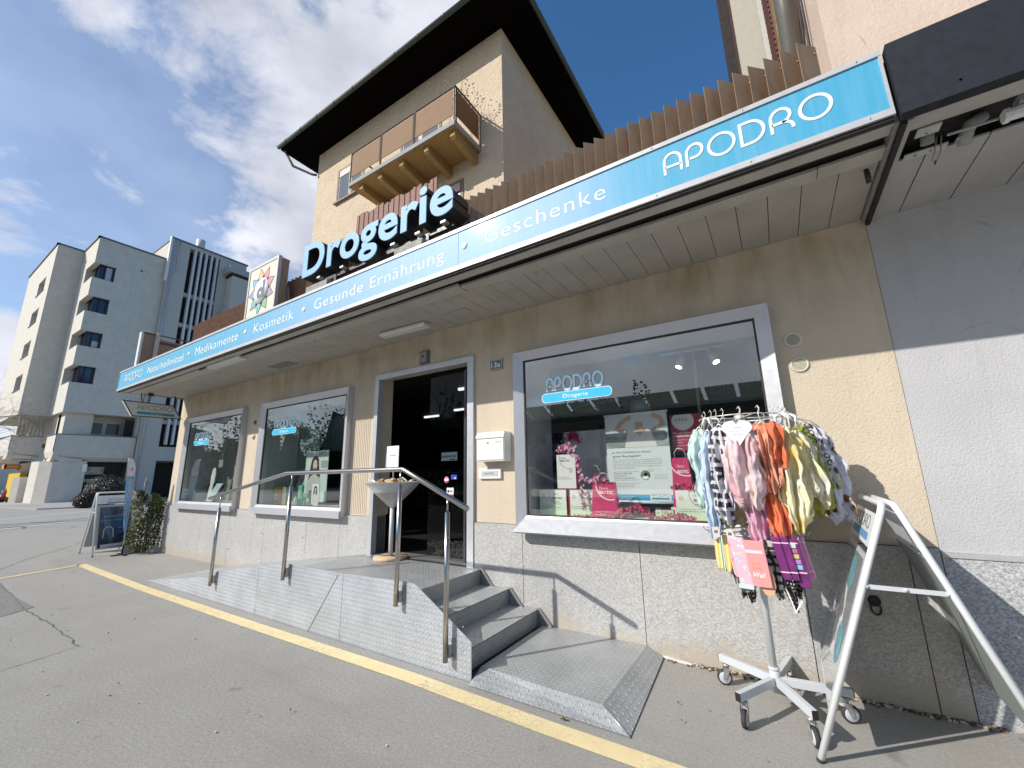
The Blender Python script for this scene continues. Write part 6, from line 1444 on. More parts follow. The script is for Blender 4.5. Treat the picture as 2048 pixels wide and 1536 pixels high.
b = MB(); b.tube([(1.22, -.80, 3.40), (1.16, -.80, 3.37), (1.14, -.77, 3.33), (1.135, -.75, 3.285)], .030, 12); b.build('cable_elbow', mat('mid_grey_plastic', (.35, .35, .34), .5), rc)
fl = thing('tube_lamp', 'white fluorescent batten hanging in the open channel of the right canopy', 'lamp', (2.0, -.86, 3.28))
MB().box(1.30, 2.9, -.93, -.86, 3.33, 3.37).build('holder', mat('grey_holder', (.4, .4, .4), .5), fl)
b = MB(); b.prism([(-.022, 0), (-.03, .02), (-.022, .045), (.022, .045), (.03, .02), (.022, 0)], (1.27, -.885, 3.278), Y, Z, (1.5, 0, 0)); o = b.build('white_body', M_WHITE, fl); b = MB(); b.prism([(-.025, -.006), (-.034, .02), (-.025, .05), (.025, .05), (.034, .02), (.025, -.006)], (1.245, -.885, 3.278), Y, Z, (.024, 0, 0)); b.build('end_cap', mat('white_plastic', (.75, .75, .74), .4), fl)
# ================================================================== yellow house behind the shop
hx0, hx1, hy0, hy1 = -13.8, -5.09, 4.0, 11.8
yh = thing('yellow_house', 'tall yellow-rendered house with a wide dark hipped eave and a brown balcony', 'house', ((hx0 + hx1) / 2, 8, 0))
b = MB(); b.box(hx0, hx1, hy0, hy1, 3.4, 14.05); b.build('wall', M_HOUSE, yh)
ov = 1.0; ze = 14.02
E0 = [(hx0 - ov, hy0 - ov), (hx1 + ov, hy0 - ov), (hx1 + ov, hy1 + ov * .4), (hx0 - ov, hy1 + ov * .4)]
b = MB(); ridge = [(hx0 + 3.4, 8, 18.6), (hx1 - 3.4, 8, 18.6)]
b.add([(p[0], p[1], ze + .14) for p in E0] + ridge, [(0, 1, 5, 4), (1, 2, 5), (2, 3, 4, 5), (3, 0, 4)])
rf_ = b.build('roof', mat('dark_roof_tile', (.06, .04, .035), .8, var=.3, vs=8), yh)
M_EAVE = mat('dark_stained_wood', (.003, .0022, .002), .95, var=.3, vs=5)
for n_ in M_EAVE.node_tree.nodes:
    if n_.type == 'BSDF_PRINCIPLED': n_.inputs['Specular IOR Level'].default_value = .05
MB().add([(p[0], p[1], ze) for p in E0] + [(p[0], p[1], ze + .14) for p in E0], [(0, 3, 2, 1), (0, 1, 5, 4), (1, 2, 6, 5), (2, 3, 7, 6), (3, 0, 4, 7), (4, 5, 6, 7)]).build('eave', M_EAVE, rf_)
b = MB(); b.smooth = True
b.tube([(E0[0][0] - .05, E0[0][1] - .07, ze + .10), (E0[1][0] + .05, E0[1][1] - .07, ze + .10)], .075, 12); b.tube([(E0[1][0] + .06, E0[1][1] - .05, ze + .10), (E0[2][0] + .06, E0[2][1], ze + .10)], .075, 12)
b.build('gutter', mat('green_grey_gutter', (.07, .08, .065), .7, .0), rf_)
for i in range(10): MB().tube([(hx0 - .5 + i * 1.0, E0[0][1] - .07, ze + .10), (hx0 - .46 + i * 1.0, E0[0][1] - .07, ze + .10)], .083, 12).build('gutter_clip', mat('dark_gutter_clip', (.05, .05, .045), .5), rf_)
b = MB(); b.tube([(hx0 - .9, hy0 - .9, ze + .02), (hx0 - .75, hy0 - .6, ze - .55), (hx0 - .2, hy0 - .12, ze - .85), (hx0 + .02, hy0 - .08, ze - .95)], .045, 10); b.build('downpipe', mat('green_grey_gutter', (.07, .08, .065), .7, .0), yh)
# windows
def hwin(x0, x1, z0, z1, lab=None):
    b = MB(); b.box(x0 - .09, x1 + .09, hy0 - .02, hy0 + .03, z0 - .09, z0); b.box(x0 - .09, x0, hy0 - .02, hy0 + .03, z0, z1); b.box(x1, x1 + .09, hy0 - .02, hy0 + .03, z0, z1); b.box(x0 - .09, x1 + .09, hy0 - .02, hy0 + .03, z1, z1 + .09)
    f = b.build('window', mat('brown_window_surround', (.22, .15, .10), .7), yh)
    b = MB(); b.box(x0, x0 + .06, hy0 - .004, hy0 + .02, z0, z1); b.box(x1 - .06, x1, hy0 - .004, hy0 + .02, z0, z1); m_ = (x0 + x1) / 2; b.box(m_ - .09, m_ + .09, hy0 - .006, hy0 + .02, z0, z1); b.box(x0 + .06, x1 - .06, hy0 - .004, hy0 + .02, z1 - .07, z1); b.build('sash', mat('dark_brown_sash', (.05, .035, .03), .5), f)
    MB().quad((x0, hy0 - .003, z0), (x1, hy0 - .003, z0), (x1, hy0 - .003, z1), (x0, hy0 - .003, z1)).build('pane', mat('house_pane', (.05, .055, .06), .06, .0, coat=1.), f)
    MB().box(x0 + .03, x1 - .03, hy0 - .016, hy0 - .006, z1 - .25, z1).build('blind_box', mat('pinkish_blind', (.50, .42, .38), .6), f)
    MB().box(x0 - .13, x1 + .13, hy0 - .10, hy0 - .021, z0 - .11, z0 - .05).build('sill', mat('brown_window_surround', (.22, .15, .10), .7), f)
    return f
hwin(-12.35, -11.0, 11.33, 12.58); hwin(-7.75, -6.52, 8.35, 9.58); hwin(-11.9, -10.7, 8.35, 9.58)
f = hwin(-9.0, -7.4, 10.38, 12.5)
# balcony
bx0, bx1, by0 = -10.05, -5.85, 2.9
bal = MB().box(bx0, bx1, by0, hy0, 10.22, 10.36).build('balcony', mat('ochre_concrete', (.33, .20, .07), .8, bump=.2), yh)
b = MB(); b.box(bx0 - .02, bx1 + .02, by0 - .03, by0 - .001, 10.24, 10.37); b.box(bx1 + .001, bx1 + .03, by0, hy0, 10.24, 10.37); b.build('slab_edge', matte(mat('pale_metal_edge', (.34, .34, .33), .9, .0), .2), bal)
for x in (-9.62, -8.78, -7.88, -6.93, -6.0):
    b = MB(); b.prism([(by0 + .10, 10.215), (by0 + .10, 10.06), (by0 + .16, 10.0), (hy0, 9.88), (hy0, 10.215)], (x - .08, 0, 0), Y, Z, (.16, 0, 0)); b.build('corbel', mat('ochre_concrete', (.33, .20, .07), .8), bal)
M_BAL = matte(mat('tan_balcony_panel', (.29, .195, .13), .95, var=.03, vs=2))
for a, c in ((-10.0, -8.72), (-8.62, -7.35), (-7.25, -5.92)):
    MB().box(a, c, by0 - .012, by0 + .004, 10.56, 11.36).build('balcony_panel', M_BAL, bal)
MB().box(bx1 - .0, bx1 + .014, by0 + .06, hy0 - .08, 10.56, 11.36).build('balcony_panel', matte(mat('tan_balcony_panel_side', (.24, .12, .055), .95, var=.05)), bal)
b = MB(); b.box(bx0, bx1 + .03, by0 - .02, by0 + .02, 11.42, 11.455); b.box(bx1 - .01, bx1 + .03, by0, hy0, 11.42, 11.455); b.box(bx0 - .01, bx0 + .03, by0, hy0, 11.42, 11.455)
for x in (bx0, -8.69, -8.65, -7.32, -7.28, bx1 - .02): b.box(x, x + .025, by0 - .025, by0 + .005, 10.18, 11.42)
for y in (by0 + .03, hy0 - .05): b.box(bx1 + .0, bx1 + .03, y, y + .03, 10.3, 11.42)
b.build('railing', matte(mat('grey_brown_rail', (.13, .10, .08), .8)), bal)
b = MB(); rn = random.Random(2); tw = MB()
for i in range(17):
    x0_ = bx1 - rn.uniform(.05, 1.0) if i < 11 else bx1 - .1; y0_ = by0 + rn.uniform(.05, .9); h = rn.uniform(.15, .9) if i < 12 else rn.uniform(-.2, .3)
    P_ = [Vector((x0_, y0_, 11.1))]; 
    for k_ in range(4): P_.append(P_[-1] + Vector((rn.uniform(-.08, .12), rn.uniform(-.12, .10), (h + .35) / 4)))
    tw.tube(P_, [.008, .007, .005, .004, .003], 5)
    for k_ in range(4):
        c = P_[-1] + Vector((rn.gauss(0, .06), rn.gauss(0, .06), rn.gauss(0, .09))); b.lathe([(0, -.02), (.018, -.01), (.022, 0), (.018, .01), (0, .02)], c, 7)
bp_ = thing('dry_balcony_plant', 'dried twiggy plant with round seed heads rising over the balcony rail of the yellow house', 'plant', (-6.2, 3.3, 10.4)); tw.build('twig', mat('grey_twig', (.22, .16, .13), .8), bp_); b.build('seed_head', mat('pinkish_seed_head', (.40, .26, .22), .8), bp_)
# privacy screen of the terrace behind the letters
aw = MB(); n = 30
for i in range(n):
    x = -5.75 + i * .063; zt_ = 6.03 + .025 * math.sin(i * .9) + .012 * math.sin(i * 2.7) - .002 * i; aw.box(x, x + .060, .20 + .012 * (i % 2), .225 + .012 * (i % 2), 3.75, zt_)
asn = thing('terrace_windbreak', 'pinkish brown board windbreak on the terrace behind the rooftop lettering', 'windbreak', (-4.8, .2, 3.72)); aw.build('board', matte(mat('pink_brown_board', (.33, .21, .18), .9, var=.12, vs=14)), asn); MB().box(-5.7, -3.9, .24, .27, 4.9, 4.95).build('batten', mat('brown_rail', (.12, .07, .04), .6), asn)
vb = MB(); vb.box(-6.0, -5.86, -.2, -.05, 3.72, 4.72); vb.box(-6.02, -5.84, -.22, -.03, 4.72, 4.76); vb.build('vent_box', mat('grey_vent_metal', (.40, .40, .40), .5, .3), label='small grey vent cap between the light box and the wooden fins', cat='vent')

# ================================================================== white apartment block
ab = thing('apartment_block', 'large grey-white stepped apartment block with corner windows at the far left', 'building', (-52, 10, 0))
XB, XA, YA = -45.8, -50.09, 2.36
b = MB(); zb, zt_ = 6.85, 21.7
WZ = [(18.1, 19.45), (15.15, 16.5), (12.2, 13.5), (9.2, 10.6)]
# bay B: corner windows are cut out of its front-left edge (x -48.2..-45.8, y 4..5.35)
lv = [zb] + [z for p in sorted(WZ) for z in p] + [zt_]
for i in range(0, len(lv), 2): b.box(XA - .0, XB, 4.0, 8.64, lv[i], lv[i + 1])
for z0, z1 in WZ: b.box(XA, XB, 5.35, 8.64, z0 - .001, z1 + .001); b.box(XA, -48.2, 4.0, 5.35, z0 - .001, z1 + .001)
# bay A with punched windows on its front
ax0, ax1 = -61.0, XA
wz = [(17.95, 19.25), (15.05, 16.35), (12.1, 13.4), (9.15, 10.45)]
lv = [6.85] + [z for p in sorted(wz) for z in p] + [21.7]
for i in range(0, len(lv), 2): b.box(ax0, ax1, YA, 12, lv[i], lv[i + 1])
for z0, z1 in wz: b.box(ax0, -54.7, YA, 12, z0 - .001, z1 + .001); b.box(-52.0, ax1, YA, 12, z0 - .001, z1 + .001); b.box(-54.7, -52.0, YA + .55, 12, z0 - .001, z1 + .001)
# stepped bays further back
b.box(-64, -61.002, 4.0, 12, 5.5, 19.5); b.box(-63.2, -61.0, 3.1, 4.0, 14.6, 15.6); b.box(-63.0, -61.0, 2.9, 4.0, 9.6, 11.0); b.box(-62.4, -61.0, 2.8, 4, 17.6, 18.2)
# first floor recess, ground floor
b.box(-48.3, -47.6, 4.3, 8.64, 0, 6.85); b.box(-49.9, -46.4, 4.3, 5.9, 3.0, 6.85); b.box(-61, -50.3, 4.5, 12, 5.3, 6.85); b.box(-61, -51.5, 6, 12, 0, 5.3)
b.box(-46.6, -45.9, 8.5, 8.64, 0, 6.85)
wl = b.build('wall', M_BLOCK, ab)
b = MB(); b.prism([(-50.2, 4.0), (-48.5, 3.4), (-46.9, 3.55), (-46.1, 4.1), (-45.85, 4.9), (-45.85, 5.9), (-48, 6.2), (-50.2, 6.2)], (0, 0, 0), X, Y, (0, 0, 3.1)); b.build('rounded_pier', M_BLOCK, ab)
b = MB(); b.prism([(-50.9, 3.1), (-50.3, 2.9), (-49.8, 3.2), (-49.8, 4.4), (-50.9, 4.4)], (0, 0, 0), X, Y, (0, 0, 2.0)); b.build('low_pier', M_BLOCK, ab)
# curved balcony parapets
def par(x0, x1, y0, y1, z0, z1):
    q = MB(); pr = [(0, z1), (.0, z0 + .7), (.12, z0 + .3), (.45, z0), (1.6, z0), (1.6, z0 + .15), (.3, z0 + .35), (.2, z1)]
    # front-facing (+x) parapet
    q.prism([(-p[0], p[1]) for p in pr], (x1, y0, 0), X, Z, (0, y1 - y0, 0)); q.prism([(p[0], p[1]) for p in pr], (x0, y0, 0), Y, Z, (x1 - x0 - .001, 0, 0))
    return q
par(-48.6, -45.75, 3.95, 8.6, 3.1, 5.1).build('balcony', M_BLOCK, ab); par(-61, -50.05, 2.3, 4.0, 3.4, 5.15).build('balcony', M_BLOCK, ab)
b = MB(); b.box(-48.65, -45.72, 3.90, 3.98, 5.1, 5.16); b.box(-45.80, -45.70, 3.92, 8.62, 5.1, 5.16); b.box(-61, -50.0, 2.26, 2.35, 5.15, 5.2); b.box(-50.1, -50.0, 2.3, 4.0, 5.15, 5.2)
b.box(XB - .3, XB + .08, 3.92, 8.7, 21.7, 21.82); b.box(XA, XB + .08, 3.92, 4.1, 21.7, 21.82); b.box(XA - .3, XA + .08, YA - .08, 4.0, 21.7, 21.82); b.box(-61.1, XA + .08, YA - .08, YA + .1, 21.7, 21.82)
b.build('coping', mat('grey_metal_coping', (.13, .13, .15), .5, .3), ab)
M_PANE = mat('dark_pane', (.012, .014, .035), .08, coat=.6); M_FR = mat('dark_navy_frame', (.012, .012, .03), .4); M_CUR = mat('net_curtain', (.48, .50, .52), .8)
for i, (z0, z1) in enumerate(WZ):
    f = MB().box(-47.4, -46.15, 4.9, 5.349, z0 + .0, z1 - .0).box(-46.149, -46.0, 5.2, 5.345, z0, z1).build('window', M_FR, ab)
    b = MB(); b.quad((-46.14, 4.50, z0 + .06), (-46.14, 5.3, z0 + .06), (-46.14, 5.3, z1 - .06), (-46.14, 4.5, z1 - .06)); b.quad((-47.9, 4.48, z0 + .06), (-46.16, 4.48, z0 + .06), (-46.16, 4.48, z1 - .06), (-47.9, 4.48, z1 - .06)); b.build('pane', M_PANE, f)
    b = MB(); b.box(-48.1, -46.0, 4.38, 4.46, z0, z0 + .06); b.box(-48.1, -46.0, 4.38, 4.46, z1 - .06, z1); b.box(-46.2, -46.1, 4.4, 4.5, z0, z1); b.box(-46.12, -46.04, 4.46, 5.34, z0, z0 + .07); b.box(-46.12, -46.04, 4.46, 5.34, z1 - .07, z1); b.box(-46.12, -46.04, 4.72, 4.80, z0, z1); b.box(-46.12, -46.04, 5.26, 5.34, z0, z1); b.box(-47.2, -47.1, 4.38, 4.46, z0, z1); b.build('sash', M_FR, f)
    if i in (0, 2): MB().box(-46.13, -46.10, 4.82, 5.24, z0 + .1, z1 - .1 if i == 0 else z0 + .6).build('curtain', M_CUR, f)
for z0, z1 in wz:
    f = MB().box(-54.7, -52.0, YA + .50, YA + .549, z0, z1).build('window', mat('grey_reflecting_pane', (.20, .21, .24), .12, coat=.5), ab); MB().box(-54.75, -51.95, YA - .06, YA + .1, z0 - .06, z0 + .0).build('sill', mat('grey_metal_coping', (.13, .13, .15), .5), f)
# recess windows behind the balcony, ground-floor openings
f = MB().box(-47.55, -47.5, 6.0, 7.9, 5.2, 6.5).build('window', mat('white_frame_far', (.55, .54, .52), .6), ab); b = MB(); b.box(-47.49, -47.46, 6.1, 6.75, 5.4, 6.3); b.box(-47.49, -47.46, 7.0, 7.8, 5.4, 6.3); b.build('pane', mat('brown_dark_pane', (.06, .055, .05), .2), f)
MB().box(-46.55, -46.5, 7.9, 8.5, 5.1, 6.6).build('dark_recess', mat('deep_shadow_opening', (.02, .018, .016), .8), ab)
b = MB(); b.box(-47.58, -46.9, 5.95, 8.4, .4, 3.05); b.build('shop_front', mat('deep_shadow_opening', (.02, .018, .016), .8), ab)
b = MB(); b.box(-46.89, -46.86, 6.1, 7.2, 2.1, 2.7); b.box(-46.89, -46.86, 6.05, 7.6, 1.5, 1.75); b.build('shop_display', mat('beige_shop_display', (.38, .35, .28), .7, var=.5, vs=2), ab)
b = MB(); b.box(-50.5, -50.2, 4.4, 5.2, 5.3, 6.8)
for i in range(7): b.box(-50.19, -50.1, 2.5 + i * .22, 2.62 + i * .22, 5.25, 6.85)
b.build('slat_grille', mat('beige_slats', (.36, .33, .27), .7), ab)
b = MB(); b.box(-46.9, -45.95, 7.6, 7.62, 2.95, 3.08); MB().box(-45.84, -45.82, 5.7, 5.95, 2.3, 2.9).build('entrance_notice', mat('white_print', (.85, .82, .8), .5), ab)
MB().box(-46.15, -46.05, 4.55, 4.75, 1.5, 1.9).build('meter_box', M_BLACK, ab)
MB().box(-45.79, -45.76, 6.9, 7.05, 19.8, 19.9).build('wall_vent', M_BLACK, ab)
# stair tower
XT = -45.3
st_ = thing('stair_tower', 'grey stair tower with tall white concrete slats beside the white apartment block', 'tower', (-49, 12, 0))
b = MB(); b.box(-52, XT, 8.66, 10.05, 0, 23.8); b.box(-52, XT, 12.62, 15.1, 3.2, 23.8); b.box(-52, XT - .9, 10.051, 12.619, 3.2, 23.8); b.box(XT - .9, XT, 10.051, 12.619, 23.45, 23.8); b.box(XT - .9, XT, 10.051, 12.619, 3.2, 4.4)
b.box(-52, XT - 2, 10.051, 15.1, 0, 3.19)
b.build('wall', mat('mid_grey_render', (.48, .455, .42), .85, bump=.2), st_)
b = MB(); b.box(XT - .89, XT - .85, 10.06, 12.61, 4.4, 23.4); b.box(XT - 1.99, XT - 1.9, 10.1, 15, 0, 3.1); b.build('dark_glazing', mat('deep_shadow_opening', (.02, .018, .016), .8), st_)
b = MB()
for i in range(5): y = 10.42 + i * .46; b.box(XT - .25, XT + .12, y, y + .17, 4.6, 23.45)
b.build('slat', mat('white_concrete_slat', (.58, .58, .60), .7), st_)
for z in (18.5, 13.6 + 1.9, 12.6, 9.4, 6.4): MB().box(XT - .6, XT - .02, 10.05, 12.62, z, z + .35).build('floor_band', mat('grey_band', (.36, .36, .36), .8), st_)
b = MB(); b.box(-52, XT + .1, 8.6, 15.2, 23.8, 23.92); b.build('coping', mat('grey_metal_coping', (.13, .13, .15), .5), st_)
b = MB(); b.box(XT - .3, XT + .02, 8.50, 8.659, 19.5, 24.0); b.build('white_edge', mat('white_metal_edge', (.72, .72, .70), .5), st_)
b = MB(); b.tube([(XT + .08, 8.85, 0), (XT + .08, 8.85, 23.7)], .07, 10); b.tube([(XT + .08, 9.2, 20.5), (XT + .08, 9.2, 23.9)], .04, 8); b.build('downpipe', mat('pale_zinc_pipe', (.50, .52, .56), .4, .4), st_)
b = MB(); b.tube([(-46.6, 11.2, 23.8), (-46.6, 11.2, 25.3)], .38, 20); b.build('flue', mat('pale_flue', (.58, .57, .54), .5), st_)
b = MB(); b.box(XT + .002, XT + 1.3, 13.4, 18, 0, 21.6); b.build('side_bay', mat('mid_grey_render', (.42, .415, .41), .85), st_)
b = MB(); b.box(XT + .002, XT + 1.5, 13.0, 18, 21.9, 22.5); b.box(XT + .002, XT + 1.5, 13.0, 18, 17.6, 17.9); b.build('side_bay_roof', mat('grey_band', (.36, .36, .36), .8), st_)
MB().box(XT + .002, XT + 1.32, 13.3, 18, 21.6, 21.899).build('side_bay_gap', M_DARK, st_); MB().box(XT + .002, XT + 1.35, 13.1, 18, 17.3, 17.599).build('side_bay_gap', M_DARK, st_)
b = MB(); b.box(-56, -50, 7.5, 9, 21.7, 23.3); b.build('penthouse', M_BLOCK, ab); 
# kiosk front and yellow wall of the post office
po = thing('post_kiosk', 'yellow and white post office front with a small orange sign under the apartment block', 'kiosk', (-56, 4.5, 0))
b = MB(); b.box(-60, -55.1, 3.9, 4.4, .35, 2.45); b.build('yellow_wall', mat('post_yellow', (.62, .42, .03), .5), po); MB().box(-60, -52, 4.45, 5.5, 2.4, 3.3).build('white_band', M_BLOCK, po); MB().box(-60, -55.1, 4.0, 4.4, 0, .34).build('base', M_DARK, po)
b = MB(); b.box(-56.0, -55.0, 2.9, 3.0, 2.72, 3.1); b.box(-55.05, -55.0, 2.9, 3.85, 2.72, 3.12); b.build('orange_sign', mat('orange_sign', (.62, .24, .03), .5), po); MB().box(-54.999, -54.98, 3.1, 3.65, 2.88, 2.96).build('sign_print', mat('pale_orange', (.8, .6, .3), .5), po)
b = MB(); b.box(-55.09, -53.5, 4.3, 5.5, 0, 2.39); b.build('dark_opening', mat('deep_shadow_opening', (.02, .018, .016), .8), po); b = MB(); b.box(-53.45, -53.4, 4.2, 4.9, 1.5, 2.35); b.build('pale_door', mat('pale_grey_door', (.4, .39, .37), .6), po)
b = MB(); b.box(-55.09, -55.05, 3.95, 4.2, 1.55, 1.75); b.build('red_mark', mat('sign_red', (.50, .02, .02), .4), po)
for i, (x, y, w_, h, lb_) in enumerate(((-112, -6, 16, 9, 'far pale house at the end of the street, left edge'), (-104, 12, 14, 7, 'far low building behind the post office front'))):
    t_ = thing('far_house', lb_, 'house', (x, y, 0)); MB().box(x - 5, x + 5, y - w_ / 2, y + w_ / 2, 0, h).build('wall', M_BLOCK, t_); b = MB(); b.prism([(-w_ / 2 - .6, h), (0, h + 3.5), (w_ / 2 + .6, h)], (x - 5.6, y, 0), Y, Z, (11.2, 0, 0)); b.build('roof', mat('far_tile_roof', (.16, .09, .06), .8), t_)
    b = MB()
    for k_ in range(4): b.box(x + 5.001, x + 5.02, y - w_ / 2 + 1.2 + k_ * (w_ / 4), y - w_ / 2 + 2.4 + k_ * (w_ / 4), h * .5, h * .5 + 1.4)
    b.build('window', M_PANE, t_)
# red scooters
def scooter(x, y, lab, m_):
    t_ = thing('scooter', lab, 'scooter', (x, y, 0))
    for dy in (0, 1.25):
        b = MB(); b.lathe([(.17, -.05), (.24, -.04), (.25, 0), (.24, .04), (.17, .05)], (x, y + dy, .25), 16, X); w_ = b.build('wheel', M_RUB, t_); b = MB(); b.lathe([(0, -.03), (.16, -.03), (.16, .03), (0, .03)], (x, y + dy, .25), 12, X); b.build('rim', M_ALU, w_)
    b = MB(); b.prism([(-.05, .35), (.0, .75), (.12, 1.0), (.2, .98), (.18, .55), (.3, .36), (.7, .34), (.75, .6), (1.5, .66), (1.45, .42), (1.1, .3), (.3, .22)], (x - .18, y, 0), Y, Z, (.36, 0, 0)); o = b.build('body', m_, t_); bevel(o, .04, 3)
    MB().box(x - .16, x + .16, y + .68, y + 1.4, .67, .78).build('seat', M_BLACK, t_)
    b = MB(); b.tube([(x - .33, y + .12, 1.08), (x, y + .08, 1.04), (x + .33, y + .12, 1.08)], .025, 8); b.tube([(x, y, .3), (x, y + .1, 1.04)], .03, 8); b.build('handlebar', M_BLACK, t_)
    b = MB(); b.lathe([(0, .03), (.08, .02), (.09, -.04)], (x + .02, y - .04, .88), 12, -Y); b.build('headlight', M_WHITE, t_)
    b = MB(); b.tube([(x + .25, y + .1, 1.08), (x + .3, y + .05, 1.25)], .01, 6); b.lathe([(0, .01), (.06, 0)], (x + .31, y + .04, 1.27), 10, -Y); b.build('mirror', M_ALU, t_)
M_RED = mat('glossy_red_paint', (.38, .008, .02), .2, coat=.8)
scooter(-51.9, 3.2, 'red scooter parked nearest the pier of the apartment block', M_RED); scooter(-53.0, 2.9, 'red scooter parked behind the other one, farther left', M_RED)

# clipped dark shrubs and the small figure
def shrub(c, r_, n, lab, seed, fleck=.02):
    t_ = thing('clipped_shrub', lab, 'shrub', (c[0], c[1], 0), 'clipped round shrubs before the apartment block'); rn = random.Random(seed); b = MB()
    def fn(rn):
        n_ = Vector((rn.gauss(0, 1), rn.gauss(0, 1), rn.gauss(0, 1))).normalized(); k = .9 + .1 * rn.random() + .05 * math.sin(n_.x * 7 + seed) ; p = Vector(c) + Vector((n_.x * r_[0] * k, n_.y * r_[1] * k, n_.z * r_[2] * k))
        if p.z < .02: p.z = .02 + rn.random() * .1
        return p, n_
    leaves(b, fn, n, .07, rn, 4); b.build('foliage', [leaf_mat('bronze_leaf', (.028, .018, .014), (.07, .05, .04)), leaf_mat('dark_bronze_leaf', (.012, .010, .008), (.03, .028, .018)), leaf_mat('olive_bronze_leaf', (.05, .045, .022), (.085, .08, .04)), leaf_mat('dark_bronze_leaf2', (.015, .012, .009), (.035, .03, .02))], t_)
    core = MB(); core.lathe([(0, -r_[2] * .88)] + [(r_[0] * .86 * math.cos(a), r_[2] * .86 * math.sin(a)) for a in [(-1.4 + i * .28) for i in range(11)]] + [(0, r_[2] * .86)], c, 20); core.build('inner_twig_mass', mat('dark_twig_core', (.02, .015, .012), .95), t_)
    if fleck:
        b = MB()
        def f2(rn):
            while True:
                p, n_ = fn(rn)
                if n_.x > .2 and n_.z > .1 and abs(n_.z - .45 - .3 * n_.y) < .28: return p + n_ * .03, n_
        leaves(b, f2, int(n * fleck), .075, rn, 1); b.build('pale_fleck', mat('pale_leaf_fleck', (.42, .38, .34), .7), t_)
shrub((-36.2, 4.95, .93), (1.02, 1.0, 1.0), 6000, 'largest dark clipped round shrub with pale flecks before the apartment block', 1, .02)
shrub((-35.2, 3.85, .42), (.55, .48, .50), 2400, 'small dark clipped shrub at the left foot of the largest one', 2, 0)
shrub((-36.6, 6.75, .42), (.5, .5, .48), 2000, 'small dark clipped shrub at the right of the largest one', 3, 0)

def figure(name, lab, cat, base, s, m, pose, m2=None, facing=0):
    """one continuous skinned body"""
    t_ = thing(name, lab, cat, base); J = pose; me = bpy.data.meshes.new('body'); names = list(J); idx = {k: i for i, k in enumerate(names)}
    c, sn = math.cos(facing), math.sin(facing)
    vs = [((p[0] * c - p[1] * sn) * s, (p[0] * sn + p[1] * c) * s, p[2] * s) for p, r_, par_ in J.values()]
    ed = [(idx[par_], idx[k]) for k, (p, r_, par_) in J.items() if par_]
    me.from_pydata(vs, ed, []); o = bpy.data.objects.new('body', me); COL.objects.link(o); o.parent = t_; me.materials.append(m)
    sk = o.modifiers.new('skin', 'SKIN'); sv = me.skin_vertices[0].data
    for k, i in idx.items(): sv[i].radius = (J[k][1] * s, J[k][1] * s); sv[i].use_root = (k == 'pelvis')
    sb = o.modifiers.new('sub', 'SUBSURF'); sb.levels = sb.render_levels = 1
    return t_
STAND = {'pelvis': ((0, 0, .95), .14, None), 'waist': ((0, 0, 1.12), .12, 'pelvis'), 'chest': ((0, .0, 1.34), .16, 'waist'), 'neck': ((0, 0, 1.50), .055, 'chest'), 'head': ((0, -.02, 1.60), .095, 'neck'), 'crown': ((0, -.01, 1.72), .07, 'head'),
 'lsh': ((.19, 0, 1.42), .065, 'chest'), 'lel': ((.24, -.02, 1.14), .05, 'lsh'), 'lwr': ((.23, -.10, .90), .035, 'lel'), 'rsh': ((-.19, 0, 1.42), .065, 'chest'), 'rel': ((-.24, -.02, 1.14), .05, 'rsh'), 'rwr': ((-.23, -.10, .90), .035, 'rel'),
 'lhip': ((.10, 0, .86), .10, 'pelvis'), 'lkn': ((.11, -.02, .48), .065, 'lhip'), 'lan': ((.11, .03, .08), .045, 'lkn'), 'lft': ((.12, -.12, .04), .04, 'lan'), 'rhip': ((-.10, 0, .86), .10, 'pelvis'), 'rkn': ((-.11, .02, .48), .065, 'rhip'), 'ran': ((-.11, .06, .08), .045, 'rkn'), 'rft': ((-.12, -.09, .04), .04, 'ran')}
BOY = dict(STAND); BOY.update({'rel': ((-.28, -.16, 1.24), .05, 'rsh'), 'rwr': ((-.30, -.44, 1.26), .035, 'rel'), 'lel': ((.26, -.06, 1.16), .05, 'lsh'), 'lwr': ((.14, -.24, 1.12), .035, 'lel')})
figure('stone_figure', 'small grey stone figure of a child holding out one arm beside the clipped shrubs', 'statue', (-37.0, 7.15, .42), .80, mat('grey_stone_figure', (.30, .29, .27), .8, bump=.4), BOY, facing=R(160))
MB().box(-37.25, -36.75, 6.9, 7.4, 0, .42).build('stone_plinth', mat('grey_stone_figure', (.30, .29, .27), .8), label='low stone plinth under the small stone figure', cat='plinth')
pr_ = figure('person', 'person in a dark coat standing at the far left edge of the street', 'person', (-43.5, 1.25, 0), 1.0, mat('dark_coat_cloth', (.018, .018, .022), .8), STAND, facing=R(60))
b = MB(); b.lathe([(0, -.105), (.07, -.08), (.088, -.02), (.09, .03), (.075, .08), (.04, .11), (0, .12)], (-43.5, 1.26, 1.63), 14); b.build('head_skin', mat('skin_tone', (.45, .28, .20), .6), pr_)
b = MB(); b.lathe([(.098, -.03), (.102, .03), (.088, .09), (.05, .125), (0, .135)], (-43.49, 1.28, 1.64), 14); b.build('hair', mat('dark_brown_hair', (.03, .02, .014), .7), pr_)

